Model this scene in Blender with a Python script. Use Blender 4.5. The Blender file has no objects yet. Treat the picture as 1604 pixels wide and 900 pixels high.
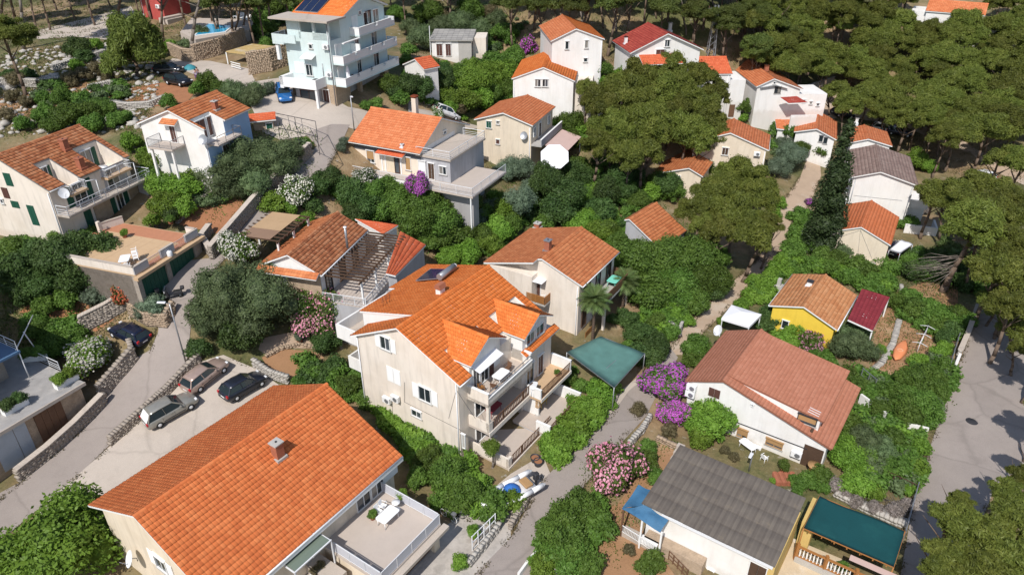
import bpy, bmesh, math, random
import numpy as np
from mathutils import Vector, Matrix
from mathutils.geometry import tessellate_polygon

# ------------------------------------------------------------------ camera, light, exposure
SC = bpy.context.scene
COL = SC.collection
CAM_H = 42.0
PITCH = math.radians(30.2)
FOC = 1134.0                       # focal length in pixels of a 1604 px wide picture
cd = bpy.data.cameras.new('camera'); cam = bpy.data.objects.new('camera', cd); COL.objects.link(cam)
cam.location = (0, 0, CAM_H); cam.rotation_euler = (math.pi/2 - PITCH, 0, 0)
cd.sensor_width = 36.0; cd.lens = 36.0*FOC/1604; cd.clip_start = 0.5; cd.clip_end = 6000
SC.camera = cam
SUN_EL = math.radians(49); SUN_AZ = math.radians(23)      # shadows run 23 degrees right of straight ahead
W = bpy.data.worlds.new("World"); SC.world = W; W.use_nodes = True
nt = W.node_tree; bg = nt.nodes['Background']; sky = nt.nodes.new('ShaderNodeTexSky')
sky.sky_type = 'NISHITA'; sky.sun_disc = False; sky.sun_elevation = SUN_EL; sky.sun_rotation = math.pi + SUN_AZ
nt.links.new(sky.outputs[0], bg.inputs[0]); bg.inputs[1].default_value = 0.12
sl = bpy.data.lights.new('sun', 'SUN'); sl.energy = 4.3; sl.angle = math.radians(0.5); sl.color = (1.0, 0.955, 0.89)
sun = bpy.data.objects.new('sun', sl); COL.objects.link(sun)
sun.rotation_euler = Vector((math.sin(SUN_AZ)*math.cos(SUN_EL), math.cos(SUN_AZ)*math.cos(SUN_EL), -math.sin(SUN_EL))).to_track_quat('-Z', 'Y').to_euler()
SC.view_settings.view_transform = 'Standard'; SC.view_settings.look = 'None'
SC.view_settings.exposure = 0.03; SC.view_settings.gamma = 1.0
RNG = random.Random(7)

# ------------------------------------------------------------------ sight lines and terrain
FW = np.array([0, math.cos(PITCH), -math.sin(PITCH)]); UP = np.array([0, math.sin(PITCH), math.cos(PITCH)])
EYE = np.array([0, 0, CAM_H])
def ray(px, py):
    d = FW + np.array([1., 0, 0])*(px-802)/FOC - UP*(py-450)/FOC
    return d/np.linalg.norm(d)
def flat(px, py, z=0.0):           # the place at height z seen at that point of the survey picture
    d = ray(px, py); return EYE + d*((z-CAM_H)/d[2])
def depth(w): return float((np.asarray(w)-EYE)@FW)
SURVEY = [(0,899,-.5),(0,780,0),(265,645,1.5),(200,660,1.2),(210,522,4),(270,460,7),(350,400,8.5),(500,240,13),(446,150,16.5),(520,165,16),(280,130,16),(330,70,17),
(0,100,17),(0,0,20),(60,365,9.5),(0,370,9.5),(0,480,6),(0,560,3),(100,600,1.8),(130,365,9.8),(600,320,8),(760,300,6),(520,480,3),(420,560,2),(735,728,0),(905,525,1.5),(870,300,4.5),
(760,240,7),(845,155,10.5),(900,105,15),(1000,105,14),(1120,160,8.5),(1225,160,7.5),(1000,300,3.5),(1060,380,1.5),(1250,300,1),(1380,340,0.5),(1540,280,1),
(1500,650,0),(1000,600,0.3),(800,899,-0.3),(1604,899,-0.3),(1300,150,6),(1500,40,14),(1604,150,8),(1100,0,22),(700,60,16.5),(680,100,16),(800,20,20),(1604,300,2),(1604,0,18),
(230,452,7.5),(303,410,7.8),(310,432,7.7),(400,899,0),(500,700,0.5),(220,240,13.5),(340,240,13.5),(100,250,12)]
SPOT = [(5.3,109.7,10.5),(8.5,114,14.8),(21.3,110.8,13.4),(30,118.4,9.5),(40.7,120.4,8),(31,99.7,4),(26.1,97.2,2.2),(-12.2,101.4,14.6),(82,141,14),(0.5,98.1,7),(-12.8,85.9,9.8),(-47.4,70.2,10.2),(-43,62,8.6),(48.3,112,2.5),(-35.6,68.1,8.6),(-38.3,62.4,8.0),(-34.8,58.6,7.2)]   # house plots
WP = np.array([flat(x, y, z) for x, y, z in SURVEY]+[np.array(p, float) for p in SPOT]); NP_ = len(WP)
def _phi(r): return np.where(r > 0, r*r*np.log(r+1e-9), 0)
_A = np.zeros((NP_+3, NP_+3)); _A[:NP_,:NP_] = _phi(np.linalg.norm(WP[:,None,:2]-WP[None,:,:2], axis=2)) + 18*np.eye(NP_)
_A[:NP_,NP_] = 1; _A[:NP_,NP_+1:] = WP[:,:2]; _A[NP_:,:NP_] = _A[:NP_,NP_:].T
_b = np.zeros(NP_+3); _b[:NP_] = WP[:,2]; TS = np.linalg.solve(_A, _b)
def tz(x, y):                      # terrain height
    x = np.asarray(x, float); y = np.asarray(y, float); dx, dy = x, y-95
    r = np.hypot(dx, dy); k = np.where(r > 135, 135/np.maximum(r, 1e-6), 1); x = dx*k; y = 95+dy*k
    q = np.sqrt((WP[:,0]-x[...,None])**2 + (WP[:,1]-y[...,None])**2)
    return _phi(q)@TS[:NP_] + TS[NP_] + TS[NP_+1]*x + TS[NP_+2]*y
def tzf(x, y): return float(tz(x, y))
def G(px, py, lift=0.0):           # where the sight line meets the terrain (raised by lift)
    d = ray(px, py); ts = np.arange(15, 420, 0.7); w = EYE + d*ts[:,None]
    below = w[:,2] < tz(w[:,0], w[:,1]) + lift
    i = int(np.argmax(below))
    if not below[i]: return w[-1]
    a, c = ts[max(i-1, 0)], ts[i]
    for _ in range(18):
        m = (a+c)/2; q = EYE + d*m
        if q[2] < tzf(q[0], q[1]) + lift: c = m
        else: a = m
    return EYE + d*c

# ------------------------------------------------------------------ materials
MATS = {}
def nodes(name):
    m = bpy.data.materials.new(name); m.use_nodes = True; t = m.node_tree; b = t.nodes['Principled BSDF']
    return m, t, b
def N(t, kind, **kw):
    n = t.nodes.new(kind)
    for k, v in kw.items(): setattr(n, k, v)
    return n
def noise(t, vec, scale, detail=4, rough=.6):
    n = N(t, 'ShaderNodeTexNoise'); n.inputs['Scale'].default_value = scale; n.inputs['Detail'].default_value = detail; n.inputs['Roughness'].default_value = rough
    t.links.new(vec, n.inputs['Vector']); return n.outputs['Fac']
def ramp(t, fac, stops):
    r = N(t, 'ShaderNodeValToRGB'); e = r.color_ramp.elements
    while len(e) < len(stops): e.new(.5)
    for k, (p, c) in enumerate(stops):
        e[k].position = p; e[k].color = (*c, 1) if len(c) == 3 else c
    t.links.new(fac, r.inputs[0]); return r.outputs[0]
def mix(t, fac, a, b, mode='MIX'):
    n = N(t, 'ShaderNodeMix', data_type='RGBA', blend_type=mode)
    for s, v in ((n.inputs[0], fac), (n.inputs[6], a), (n.inputs[7], b)):
        if hasattr(v, 'links'): t.links.new(v, s)
        elif isinstance(v, (int, float)): s.default_value = v
        else: s.default_value = (*v, 1)
    return n.outputs[2]
def bump(t, b, h, strength, dist=.05):
    n = N(t, 'ShaderNodeBump'); n.inputs['Strength'].default_value = strength; n.inputs['Distance'].default_value = dist
    t.links.new(h, n.inputs['Height']); t.links.new(n.outputs[0], b.inputs['Normal'])
def paving(name, col, crack=.45, patch=.12, cell=.35, wear=None):
    """old paving: repaired patches, thin wandering cracks, stains and grit"""
    m, t, b = nodes(name); tc = N(t, 'ShaderNodeTexCoord').outputs['Object']
    wv = N(t, 'ShaderNodeTexNoise'); wv.inputs['Scale'].default_value = .9; wv.inputs['Detail'].default_value = 4; t.links.new(tc, wv.inputs['Vector'])
    ad = N(t, 'ShaderNodeMix', data_type='VECTOR'); ad.inputs[0].default_value = .35; t.links.new(tc, ad.inputs[4]); t.links.new(wv.outputs['Color'], ad.inputs[5]); vec = ad.outputs[1]
    big = noise(t, tc, .16, 6, .65); mid = noise(t, tc, 1.1, 6, .75); f = noise(t, tc, 26, 3)
    c = ramp(t, big, [(.3, mul(col, .84)), (.55, col), (.75, wear or mul(col, 1.15))])
    c = mix(t, .4, c, ramp(t, mid, [(.3, mul(col, .74)), (.5, col), (.72, mul(col, 1.12))])); c = mix(t, .3, c, ramp(t, f, [(.35, mul(col, .6)), (.65, mul(col, 1.3))]))
    vp = N(t, 'ShaderNodeTexVoronoi'); vp.inputs['Scale'].default_value = .22; t.links.new(vec, vp.inputs['Vector']); sp = N(t, 'ShaderNodeSeparateColor'); t.links.new(vp.outputs['Color'], sp.inputs[0])
    c = mix(t, 1.0, c, ramp(t, sp.outputs[0], [(0, (1-patch,)*3), (.5, (1, 1, 1)), (1, (1, 1, 1))]), 'MULTIPLY')
    vo = N(t, 'ShaderNodeTexVoronoi', feature='DISTANCE_TO_EDGE'); vo.inputs['Scale'].default_value = cell; t.links.new(vec, vo.inputs['Vector'])
    c = mix(t, 1.0, c, ramp(t, vo.outputs['Distance'], [(0, (1-crack,)*3), (.012, (1-crack*.4,)*3), (.022, (1, 1, 1))]), 'MULTIPLY')
    t.links.new(c, b.inputs['Base Color']); b.inputs['Roughness'].default_value = .93; b.inputs['Specular IOR Level'].default_value = .2; bump(t, b, f, .35, .02); MATS[name] = m; return m
def mul(c, k): return tuple(min(1, v*k) for v in c)
def plain(name, col, rough=.75, var=.18, scale=1.2, bmp=.15, metal=0, spec=.3, fine=14, wear=None, coat=0):
    """a surface with large stains, fine grain and (optionally) a second wear colour"""
    if name in MATS: return MATS[name]
    m, t, b = nodes(name); tc = N(t, 'ShaderNodeTexCoord').outputs['Object']
    a = noise(t, tc, scale, 5); f = noise(t, tc, fine, 3)
    c = ramp(t, a, [(.25, mul(col, 1-var)), (.55, col), (.8, mul(col, 1+var*.5))])
    c = mix(t, .35, c, ramp(t, f, [(.3, mul(col, 1-var*.8)), (.7, mul(col, 1+var*.6))]))
    if wear:
        w = noise(t, tc, scale*.55, 6, .7)
        c = mix(t, ramp(t, w, [(.52, (0, 0, 0)), (.68, (1, 1, 1))]), c, wear)
    t.links.new(c, b.inputs['Base Color']); b.inputs['Roughness'].default_value = rough; b.inputs['Metallic'].default_value = metal
    b.inputs['Specular IOR Level'].default_value = spec; b.inputs['Coat Weight'].default_value = coat
    if bmp: bump(t, b, f, bmp)
    MATS[name] = m; return m
def wallmat(name, col, dirt=.12):
    """painted render with weather streaks running down and a fine trowel grain"""
    if name in MATS: return MATS[name]
    m, t, b = nodes(name); tc = N(t, 'ShaderNodeTexCoord').outputs['Object']
    mp = N(t, 'ShaderNodeMapping'); mp.inputs['Scale'].default_value = (2.2, 2.2, .28); t.links.new(tc, mp.inputs[0])
    s = noise(t, mp.outputs[0], 1.0, 6, .65); g = noise(t, tc, .55, 4); f = noise(t, tc, 18, 3)
    c = ramp(t, s, [(.28, mul(col, 1-dirt*1.3)), (.5, col), (.75, mul(col, 1.04))])
    c = mix(t, ramp(t, g, [(.45, (0, 0, 0)), (.75, (.6, .6, .6))]), c, mul((col[0], col[1]*.96, col[2]*.90), 1-dirt*1.3))
    sz = N(t, 'ShaderNodeSeparateXYZ'); t.links.new(tc, sz.inputs[0]); md = N(t, 'ShaderNodeMath', operation='MULTIPLY_ADD'); t.links.new(noise(t, tc, 1.6, 5, .7), md.inputs[0]); md.inputs[1].default_value = 1.6; t.links.new(sz.outputs[2], md.inputs[2])
    c = mix(t, ramp(t, md.outputs[0], [(.5, (.45, .45, .45)), (1.0, (0, 0, 0))]), c, mul((col[0], col[1]*.92, col[2]*.82), .70))
    mp2 = N(t, 'ShaderNodeMapping'); mp2.inputs['Scale'].default_value = (4, 4, .22); t.links.new(tc, mp2.inputs[0]); c = mix(t, ramp(t, noise(t, mp2.outputs[0], 1.0, 3, .5), [(.66, (0, 0, 0)), (.78, (.3, .3, .3))]), c, mul(col, .72))
    t.links.new(c, b.inputs['Base Color']); b.inputs['Roughness'].default_value = .9; b.inputs['Specular IOR Level'].default_value = .2
    bump(t, b, f, .25, .02); MATS[name] = m; return m
def tilemat(name, c0, c1, c2, joint=.45, patch=.5, moss=None):
    """clay tiles: every tile its own tone (u, v count the tiles), lip shade and dirt painted into the joints, large weathered patches"""
    if name in MATS: return MATS[name]
    m, t, b = nodes(name); uv = N(t, 'ShaderNodeUVMap').outputs[0]; tc = N(t, 'ShaderNodeTexCoord').outputs['Object']
    fl = N(t, 'ShaderNodeVectorMath', operation='FLOOR'); t.links.new(uv, fl.inputs[0])
    wn = N(t, 'ShaderNodeTexWhiteNoise', noise_dimensions='2D'); t.links.new(fl.outputs[0], wn.inputs['Vector'])
    c = ramp(t, wn.outputs['Value'], [(0, c0), (.55, c1), (1, c2)])
    c = mix(t, patch, c, ramp(t, noise(t, tc, .8, 6, .65), [(.3, c0), (.5, c1), (.72, c2)]))
    if moss: c = mix(t, ramp(t, noise(t, tc, 1.7, 6, .75), [(.56, (0, 0, 0)), (.74, (.75, .75, .75))]), c, moss)
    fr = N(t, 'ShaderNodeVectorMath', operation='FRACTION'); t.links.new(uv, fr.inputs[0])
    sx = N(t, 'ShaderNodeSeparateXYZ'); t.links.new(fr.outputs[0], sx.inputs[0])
    ju = ramp(t, sx.outputs[0], [(0, (joint,)*3), (.14, (1, 1, 1)), (1, (1, 1, 1))]); jv = ramp(t, sx.outputs[1], [(0, (joint*.8,)*3), (.13, (1, 1, 1)), (1, (1, 1, 1))])  # tile edges painted darker, as shade under the lips along with dirt
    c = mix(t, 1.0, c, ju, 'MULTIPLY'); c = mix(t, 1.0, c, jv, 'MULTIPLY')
    t.links.new(c, b.inputs['Base Color']); b.inputs['Roughness'].default_value = .85; b.inputs['Specular IOR Level'].default_value = .15
    bump(t, b, noise(t, tc, 22, 3), .3, .02); MATS[name] = m; return m
def leafmat(name, c0, c1, c2, trans=.28, scale=.55):
    if name in MATS: return MATS[name]
    m, t, b = nodes(name); t.nodes.remove(b); out = t.nodes['Material Output']
    oi = N(t, 'ShaderNodeObjectInfo'); tc = N(t, 'ShaderNodeTexCoord').outputs['Object']
    ad = N(t, 'ShaderNodeVectorMath', operation='ADD'); t.links.new(tc, ad.inputs[0]); t.links.new(oi.outputs['Location'], ad.inputs[1])
    c = ramp(t, noise(t, ad.outputs[0], scale, 3), [(.3, c0), (.5, c1), (.7, c2)])
    c = mix(t, .45, c, ramp(t, noise(t, ad.outputs[0], 6, 2), [(.3, c0), (.7, c2)]))
    hs = N(t, 'ShaderNodeHueSaturation'); t.links.new(c, hs.inputs['Color'])
    mr = N(t, 'ShaderNodeMapRange'); mr.inputs[3].default_value = .72; mr.inputs[4].default_value = 1.28; t.links.new(oi.outputs['Random'], mr.inputs[0]); t.links.new(mr.outputs[0], hs.inputs['Value'])
    mh = N(t, 'ShaderNodeMapRange'); mh.inputs[3].default_value = .485; mh.inputs[4].default_value = .512; t.links.new(oi.outputs['Random'], mh.inputs[0]); t.links.new(mh.outputs[0], hs.inputs['Hue'])
    d = N(t, 'ShaderNodeBsdfPrincipled'); d.inputs['Roughness'].default_value = .55; d.inputs['Specular IOR Level'].default_value = .25
    tr = N(t, 'ShaderNodeBsdfTranslucent'); t.links.new(hs.outputs[0], d.inputs['Base Color']); t.links.new(hs.outputs[0], tr.inputs[0])
    ms = N(t, 'ShaderNodeMixShader'); ms.inputs[0].default_value = trans; t.links.new(d.outputs[0], ms.inputs[1]); t.links.new(tr.outputs[0], ms.inputs[2])
    t.links.new(ms.outputs[0], out.inputs['Surface']); MATS[name] = m; return m
def glassmat(name, col=(.02, .03, .035)):
    if name in MATS: return MATS[name]
    m, t, b = nodes(name); b.inputs['Base Color'].default_value = (*col, 1); b.inputs['Roughness'].default_value = .08; b.inputs['Specular IOR Level'].default_value = .6
    MATS[name] = m; return m

# ------------------------------------------------------------------ mesh building
def raw_mesh(name, verts, faces, mats, uvs=None, mi=None):
    """verts (N,3), faces (M,k) arrays of one polygon size"""
    verts = np.asarray(verts, np.float32); faces = np.asarray(faces, np.int32); me = bpy.data.meshes.new(name)
    k = faces.shape[1]; M = len(faces)
    me.vertices.add(len(verts)); me.vertices.foreach_set('co', verts.ravel())
    me.loops.add(M*k); me.loops.foreach_set('vertex_index', faces.ravel())
    me.polygons.add(M); me.polygons.foreach_set('loop_start', np.arange(0, M*k, k, dtype=np.int32)); me.polygons.foreach_set('loop_total', np.full(M, k, np.int32))
    if uvs is not None:
        l = me.uv_layers.new(name='UVMap'); l.data.foreach_set('uv', np.asarray(uvs, np.float32)[faces.ravel()].ravel())
    if mi is not None: me.polygons.foreach_set('material_index', np.asarray(mi, np.int32))
    for m in (mats if isinstance(mats, (list, tuple)) else [mats]): me.materials.append(m)
    me.update(); me.validate(); return me
def tag(o, label=None, cat=None, group=None, kind=None):
    if label: o['label'] = label
    if cat: o['category'] = cat
    if group: o['group'] = group
    if kind: o['kind'] = kind
    return o
def put(name, me, parent=None, loc=(0, 0, 0), rz=0, scale=None):
    o = bpy.data.objects.new(name, me); COL.objects.link(o); o.location = loc; o.rotation_euler = (0, 0, rz)
    if scale is not None: o.scale = (scale,)*3 if isinstance(scale, (int, float)) else scale
    if parent: o.parent = parent
    return o
def thing(name, label, cat, loc=(0, 0, 0), rz=0, group=None):
    return tag(put(name, None, None, loc, rz), label, cat, group)
def copy_tree(o, parent=None):
    c = o.copy(); COL.objects.link(c)
    if parent: c.parent = parent
    for ch in list(o.children): copy_tree(ch, c)
    return c
class MB:
    """collects boxes, beams, prisms and tubes; build() links them as one mesh object"""
    def __init__(s): s.v = []; s.f = []; s.m = []; s.cur = 0; s.smooth = []
    def poly(s, pts, faces, sm=False):
        n = len(s.v); s.v += [tuple(map(float, p)) for p in pts]
        for f in faces: s.f.append([n+i for i in f]); s.m.append(s.cur); s.smooth.append(sm)
        return s
    def box(s, x0, x1, y0, y1, z0, z1):
        x0, x1 = min(x0, x1), max(x0, x1); y0, y1 = min(y0, y1), max(y0, y1); z0, z1 = min(z0, z1), max(z0, z1)
        return s.poly([(x0,y0,z0),(x1,y0,z0),(x1,y1,z0),(x0,y1,z0),(x0,y0,z1),(x1,y0,z1),(x1,y1,z1),(x0,y1,z1)],
            [(0,3,2,1),(4,5,6,7),(0,1,5,4),(1,2,6,5),(2,3,7,6),(3,0,4,7)])
    def prism(s, loop, d):             # loop of 3D points (counter-clockwise seen from +d) extruded by vector d
        n = len(loop); d = np.asarray(d, float); a = [np.asarray(p, float) for p in loop]
        return s.poly(a+[p+d for p in a], [list(range(n))[::-1], [n+i for i in range(n)]]+[(i, (i+1) % n, n+(i+1) % n, n+i) for i in range(n)])
    def beam(s, p, q, w, h=None):      # rectangular bar
        h = h or w; p = Vector(p); q = Vector(q); d = (q-p).normalized(); up = Vector((0, 0, 1)) if abs(d.z) < .95 else Vector((1, 0, 0))
        a = d.cross(up).normalized()*w/2; b = a.cross(d).normalized()*h/2
        return s.prism([p-a-b, p+a-b, p+a+b, p-a+b], q-p)
    def tube(s, p, q, r0, r1=None, n=8, cap=True):
        r1 = r0 if r1 is None else r1; p = Vector(p); q = Vector(q); d = (q-p).normalized(); up = Vector((0, 0, 1)) if abs(d.z) < .95 else Vector((1, 0, 0))
        a = d.cross(up).normalized(); b = a.cross(d); pts = []
        for c, r in ((p, r0), (q, r1)): pts += [c+(a*math.cos(2*math.pi*k/n)+b*math.sin(2*math.pi*k/n))*r for k in range(n)]
        s.poly(pts, [(k, (k+1) % n, n+(k+1) % n, n+k) for k in range(n)], True)
        if cap: n0 = len(s.v)-2*n; s.f += [[n0+k for k in range(n)][::-1], [n0+n+k for k in range(n)]]; s.m += [s.cur]*2; s.smooth += [False]*2
        return s
    def path(s, pts, r, n=6):
        for a, b in zip(pts[:-1], pts[1:]): s.tube(a, b, r, r, n)
        return s
    def lathe(s, c, prof, n=12, axis=2):   # profile of (r, z) round an axis through c
        pts = []
        for r, z in prof:
            for k in range(n):
                x, y = r*math.cos(2*math.pi*k/n), r*math.sin(2*math.pi*k/n); p = (x, y, z) if axis == 2 else ((x, z, y) if axis == 1 else (z, x, y))
                pts.append((c[0]+p[0], c[1]+p[1], c[2]+p[2]))
        m = len(prof); return s.poly(pts, [(i*n+k, i*n+(k+1) % n, (i+1)*n+(k+1) % n, (i+1)*n+k) for i in range(m-1) for k in range(n)], True)
    def mesh(s, name, mats, bevel=0):
        me = bpy.data.meshes.new(name); me.from_pydata(s.v, [], s.f)
        for m in (mats if isinstance(mats, (list, tuple)) else [mats]): me.materials.append(m)
        bm = bmesh.new(); bm.from_mesh(me)
        for f, mi, sm in zip(bm.faces, s.m, s.smooth): f.material_index = mi; f.smooth = sm
        bmesh.ops.recalc_face_normals(bm, faces=bm.faces)
        if bevel: bmesh.ops.bevel(bm, geom=[e for e in bm.edges], offset=bevel, segments=1, affect='EDGES', clamp_overlap=True)
        bm.to_mesh(me); bm.free(); return me
    def build(s, name, mats, parent=None, loc=(0, 0, 0), rz=0, bevel=0, label=None, kind=None):
        o = put(name, s.mesh(name, mats, bevel), parent, loc, rz)
        if label: o['label'] = label
        if kind: o['kind'] = kind
        return o
# ------------------------------------------------------------------ colours
white_wall = wallmat('white_render', (.78, .765, .745), .08)
pale_wall = wallmat('pale_render', (.74, .665, .585), .15)
cream_wall = wallmat('cream_render', (.71, .615, .49), .15)
beige_wall = wallmat('beige_render', (.70, .61, .48), .10)
pink_wall = wallmat('peach_render', (.76, .66, .55), .09)
blue_wall = wallmat('mint_render', (.60, .70, .70), .06)
bluer_wall = wallmat('blue_paint_render', (.30, .45, .66), .06)
yellow_wall = wallmat('yellow_render', (.78, .55, .07), .1)
ochre_wall = wallmat('ochre_render', (.62, .45, .17), .14)
red_wall = wallmat('red_render', (.46, .09, .08), .12)
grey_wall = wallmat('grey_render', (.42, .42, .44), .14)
concrete = plain('concrete', (.44, .42, .39), .9, .2, .8, .3)
pale_conc = paving('pale_concrete', (.50, .435, .375), .14, .08, .2, (.56, .50, .44))
asphalt = paving('old_asphalt', (.33, .285, .257), .16, .10, .22, (.40, .345, .30))
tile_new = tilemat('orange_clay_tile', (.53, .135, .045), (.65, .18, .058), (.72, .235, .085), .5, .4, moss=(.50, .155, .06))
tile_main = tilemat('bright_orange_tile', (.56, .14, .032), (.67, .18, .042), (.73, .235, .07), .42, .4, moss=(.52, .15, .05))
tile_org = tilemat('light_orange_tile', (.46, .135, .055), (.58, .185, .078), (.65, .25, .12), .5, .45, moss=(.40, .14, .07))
tile_old = tilemat('weathered_clay_tile', (.27, .085, .04), (.46, .17, .075), (.58, .27, .14), .42, .3, moss=(.20, .12, .08))
tile_mid = tilemat('aged_orange_tile', (.40, .125, .05), (.54, .185, .075), (.62, .25, .11), .5, .4, moss=(.32, .15, .08))
tile_yel = tilemat('sandy_clay_tile', (.46, .18, .075), (.56, .25, .11), (.63, .32, .16), .6, .35)
tile_red = tilemat('dark_red_tile', (.27, .045, .035), (.34, .06, .045), (.40, .085, .06), .5, .4)
tile_crim = tilemat('red_orange_tile', (.50, .10, .045), (.58, .13, .055), (.64, .17, .08), .6, .4)
tile_maroon = tilemat('maroon_tile', (.20, .03, .04), (.24, .035, .045), (.28, .045, .055), .6, .4)
tile_shing = tilemat('salmon_shingle', (.41, .165, .10), (.465, .19, .118), (.51, .225, .145), .84, .4, moss=(.34, .145, .09))
tile_grey = tilemat('grey_brown_tile', (.22, .15, .13), (.29, .20, .17), (.36, .27, .23), .55, .5)
felt = tilemat('grey_roof_felt', (.082, .070, .063), (.112, .097, .086), (.150, .131, .113), .9, .55, moss=(.17, .14, .105))
slate = tilemat('grey_sheet_roof', (.20, .195, .19), (.27, .26, .25), (.33, .32, .30), .6, .5)
frame_w = plain('white_paint', (.80, .80, .79), .5, .06, 2, 0)
metal_w = plain('white_metal', (.72, .73, .75), .4, .06, 2, 0)
metal_g = plain('grey_metal', (.36, .37, .39), .4, .1, 3, 0, metal=.6)
metal_d = plain('dark_metal', (.04, .04, .045), .5, .1, 3, 0)
wood_d = plain('dark_timber', (.085, .05, .032), .8, .3, 2, .3)
wood_o = plain('orange_timber', (.36, .16, .05), .6, .2, 3, .2)
wood_b = plain('brown_timber', (.16, .085, .05), .7, .25, 3, .2)
green_sh = plain('green_shutter_paint', (.015, .085, .055), .55, .15, 2, .1)
brown_sh = plain('brown_shutter_paint', (.105, .05, .04), .6, .2, 2, .1)
roller = plain('tan_roller_blind', (.40, .24, .11), .6, .15, 3, .1)
plastic_w = plain('white_plastic', (.82, .82, .82), .35, .03, 2, 0)
glass = glassmat('window_glass')
glass_b = glassmat('sky_glass', (.10, .16, .24))
pv = plain('solar_glass', (.012, .02, .055), .12, .2, 4, 0, spec=.6)
rubber = plain('rubber', (.02, .02, .02), .8, .1, 4, 0)
cloth_b = plain('blue_cover', (.04, .16, .50), .7, .15, 2, .1)
cloth_w = plain('white_canvas', (.80, .80, .83), .8, .05, 1, .05)
cloth_tan = plain('tan_canvas', (.46, .31, .18), .85, .12, 1, .1)
cloth_br = plain('brown_canvas', (.27, .17, .115), .85, .12, 1, .1)
cloth_pk = plain('rose_canvas', (.58, .42, .38), .85, .08, 1, .05)
cloth_gr = plain('green_net', (.085, .20, .175), .85, .2, .7, .15, wear=(.13, .255, .225))
cloth_teal = plain('teal_sheet', (.006, .062, .068), .8, .2, .8, .2, wear=(.010, .078, .080))
cloth_sheet = plain('blue_sheet', (.05, .15, .27), .6, .25, 1.1, .3, wear=(.03, .09, .17))
brickm = plain('brick_red', (.36, .13, .075), .85, .25, 3, .3)
terracotta = plain('terracotta_floor', (.47, .21, .12), .8, .15, 2, .2)
tan_floor = plain('tan_floor', (.55, .38, .23), .8, .1, 2, .15)
pale_floor = plain('pale_floor', (.50, .43, .375), .8, .1, 1.5, .15)
stone_a = plain('limestone', (.36, .31, .262), .95, .4, 2.2, .5, fine=9)
stone_b = plain('tan_stone', (.42, .32, .23), .95, .4, 2.2, .5, fine=9)
stone_p = plain('pale_rock', (.45, .42, .38), .95, .35, 2.2, .5, fine=9)
mortar = plain('mortar', (.24, .205, .175), .95, .2, 2, .3)
soil = plain('dry_soil', (.34, .19, .10), .95, .25, .5, .5, fine=7, wear=(.42, .28, .17))
soil_red = plain('red_soil', (.33, .15, .075), .95, .25, .7, .5, fine=7)
dirt_path = plain('dusty_path', (.44, .33, .24), .95, .18, .4, .4, fine=7, wear=(.50, .42, .34))
water = glassmat('pool_water', (.02, .36, .62))
bark = plain('pine_bark', (.16, .115, .085), .95, .35, 3, .5)
bark_g = plain('grey_bark', (.21, .18, .155), .95, .3, 3, .5)
LEAF = {
 'conifer': leafmat('young_conifer_needles', (0.073, 0.112, 0.020), (0.134, 0.190, 0.034), (0.224, 0.280, 0.062), .24),
 'bright': leafmat('bright_leaves', (0.069, 0.140, 0.016), (0.134, 0.241, 0.027), (0.224, 0.347, 0.054)),
 'green': leafmat('green_leaves', (0.045, 0.095, 0.016), (0.090, 0.162, 0.025), (0.151, 0.241, 0.045)),
 'dark': leafmat('dark_leaves', (0.031, 0.067, 0.020), (0.060, 0.110, 0.027), (0.103, 0.162, 0.043)),
 'olive': leafmat('olive_leaves', (0.069, 0.108, 0.047), (0.112, 0.162, 0.067), (0.174, 0.230, 0.103)),
 'silver': leafmat('silver_leaves', (0.090, 0.134, 0.083), (0.134, 0.190, 0.118), (0.196, 0.252, 0.168)),
 'pine': leafmat('pine_needles', (.056, .080, .014), (.118, .148, .024), (.215, .235, .048), .24),
 'pined': leafmat('dark_pine_needles', (.046, .070, .016), (.088, .118, .024), (.150, .178, .042), .24),
 'cypress': leafmat('cypress_leaves', (0.027, 0.054, 0.020), (0.047, 0.084, 0.028), (0.074, 0.119, 0.040), .14),
 'scrub': leafmat('dry_scrub', (0.112, 0.110, 0.050), (0.179, 0.157, 0.073), (0.258, 0.218, 0.118)),
 'dry': leafmat('dead_twigs', (0.168, 0.146, 0.123), (0.246, 0.213, 0.190), (0.336, 0.291, 0.269), .1),
 'palm': leafmat('palm_fronds', (0.067, 0.118, 0.031), (0.112, 0.179, 0.050), (0.190, 0.246, 0.090)),
}
FLOWER = {
 'pink': leafmat('pink_petals', (.58, .17, .28), (.68, .29, .40), (.78, .47, .55), .3, 2),
 'white': leafmat('white_petals', (.66, .62, .52), (.74, .72, .64), (.80, .78, .72), .3, 2),
 'magenta': leafmat('magenta_bracts', (.36, .05, .38), (.50, .10, .52), (.62, .20, .62), .35, 2),
 'red': leafmat('red_petals', (.36, .04, .03), (.44, .07, .04), (.50, .13, .08), .3, 2),
}

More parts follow.
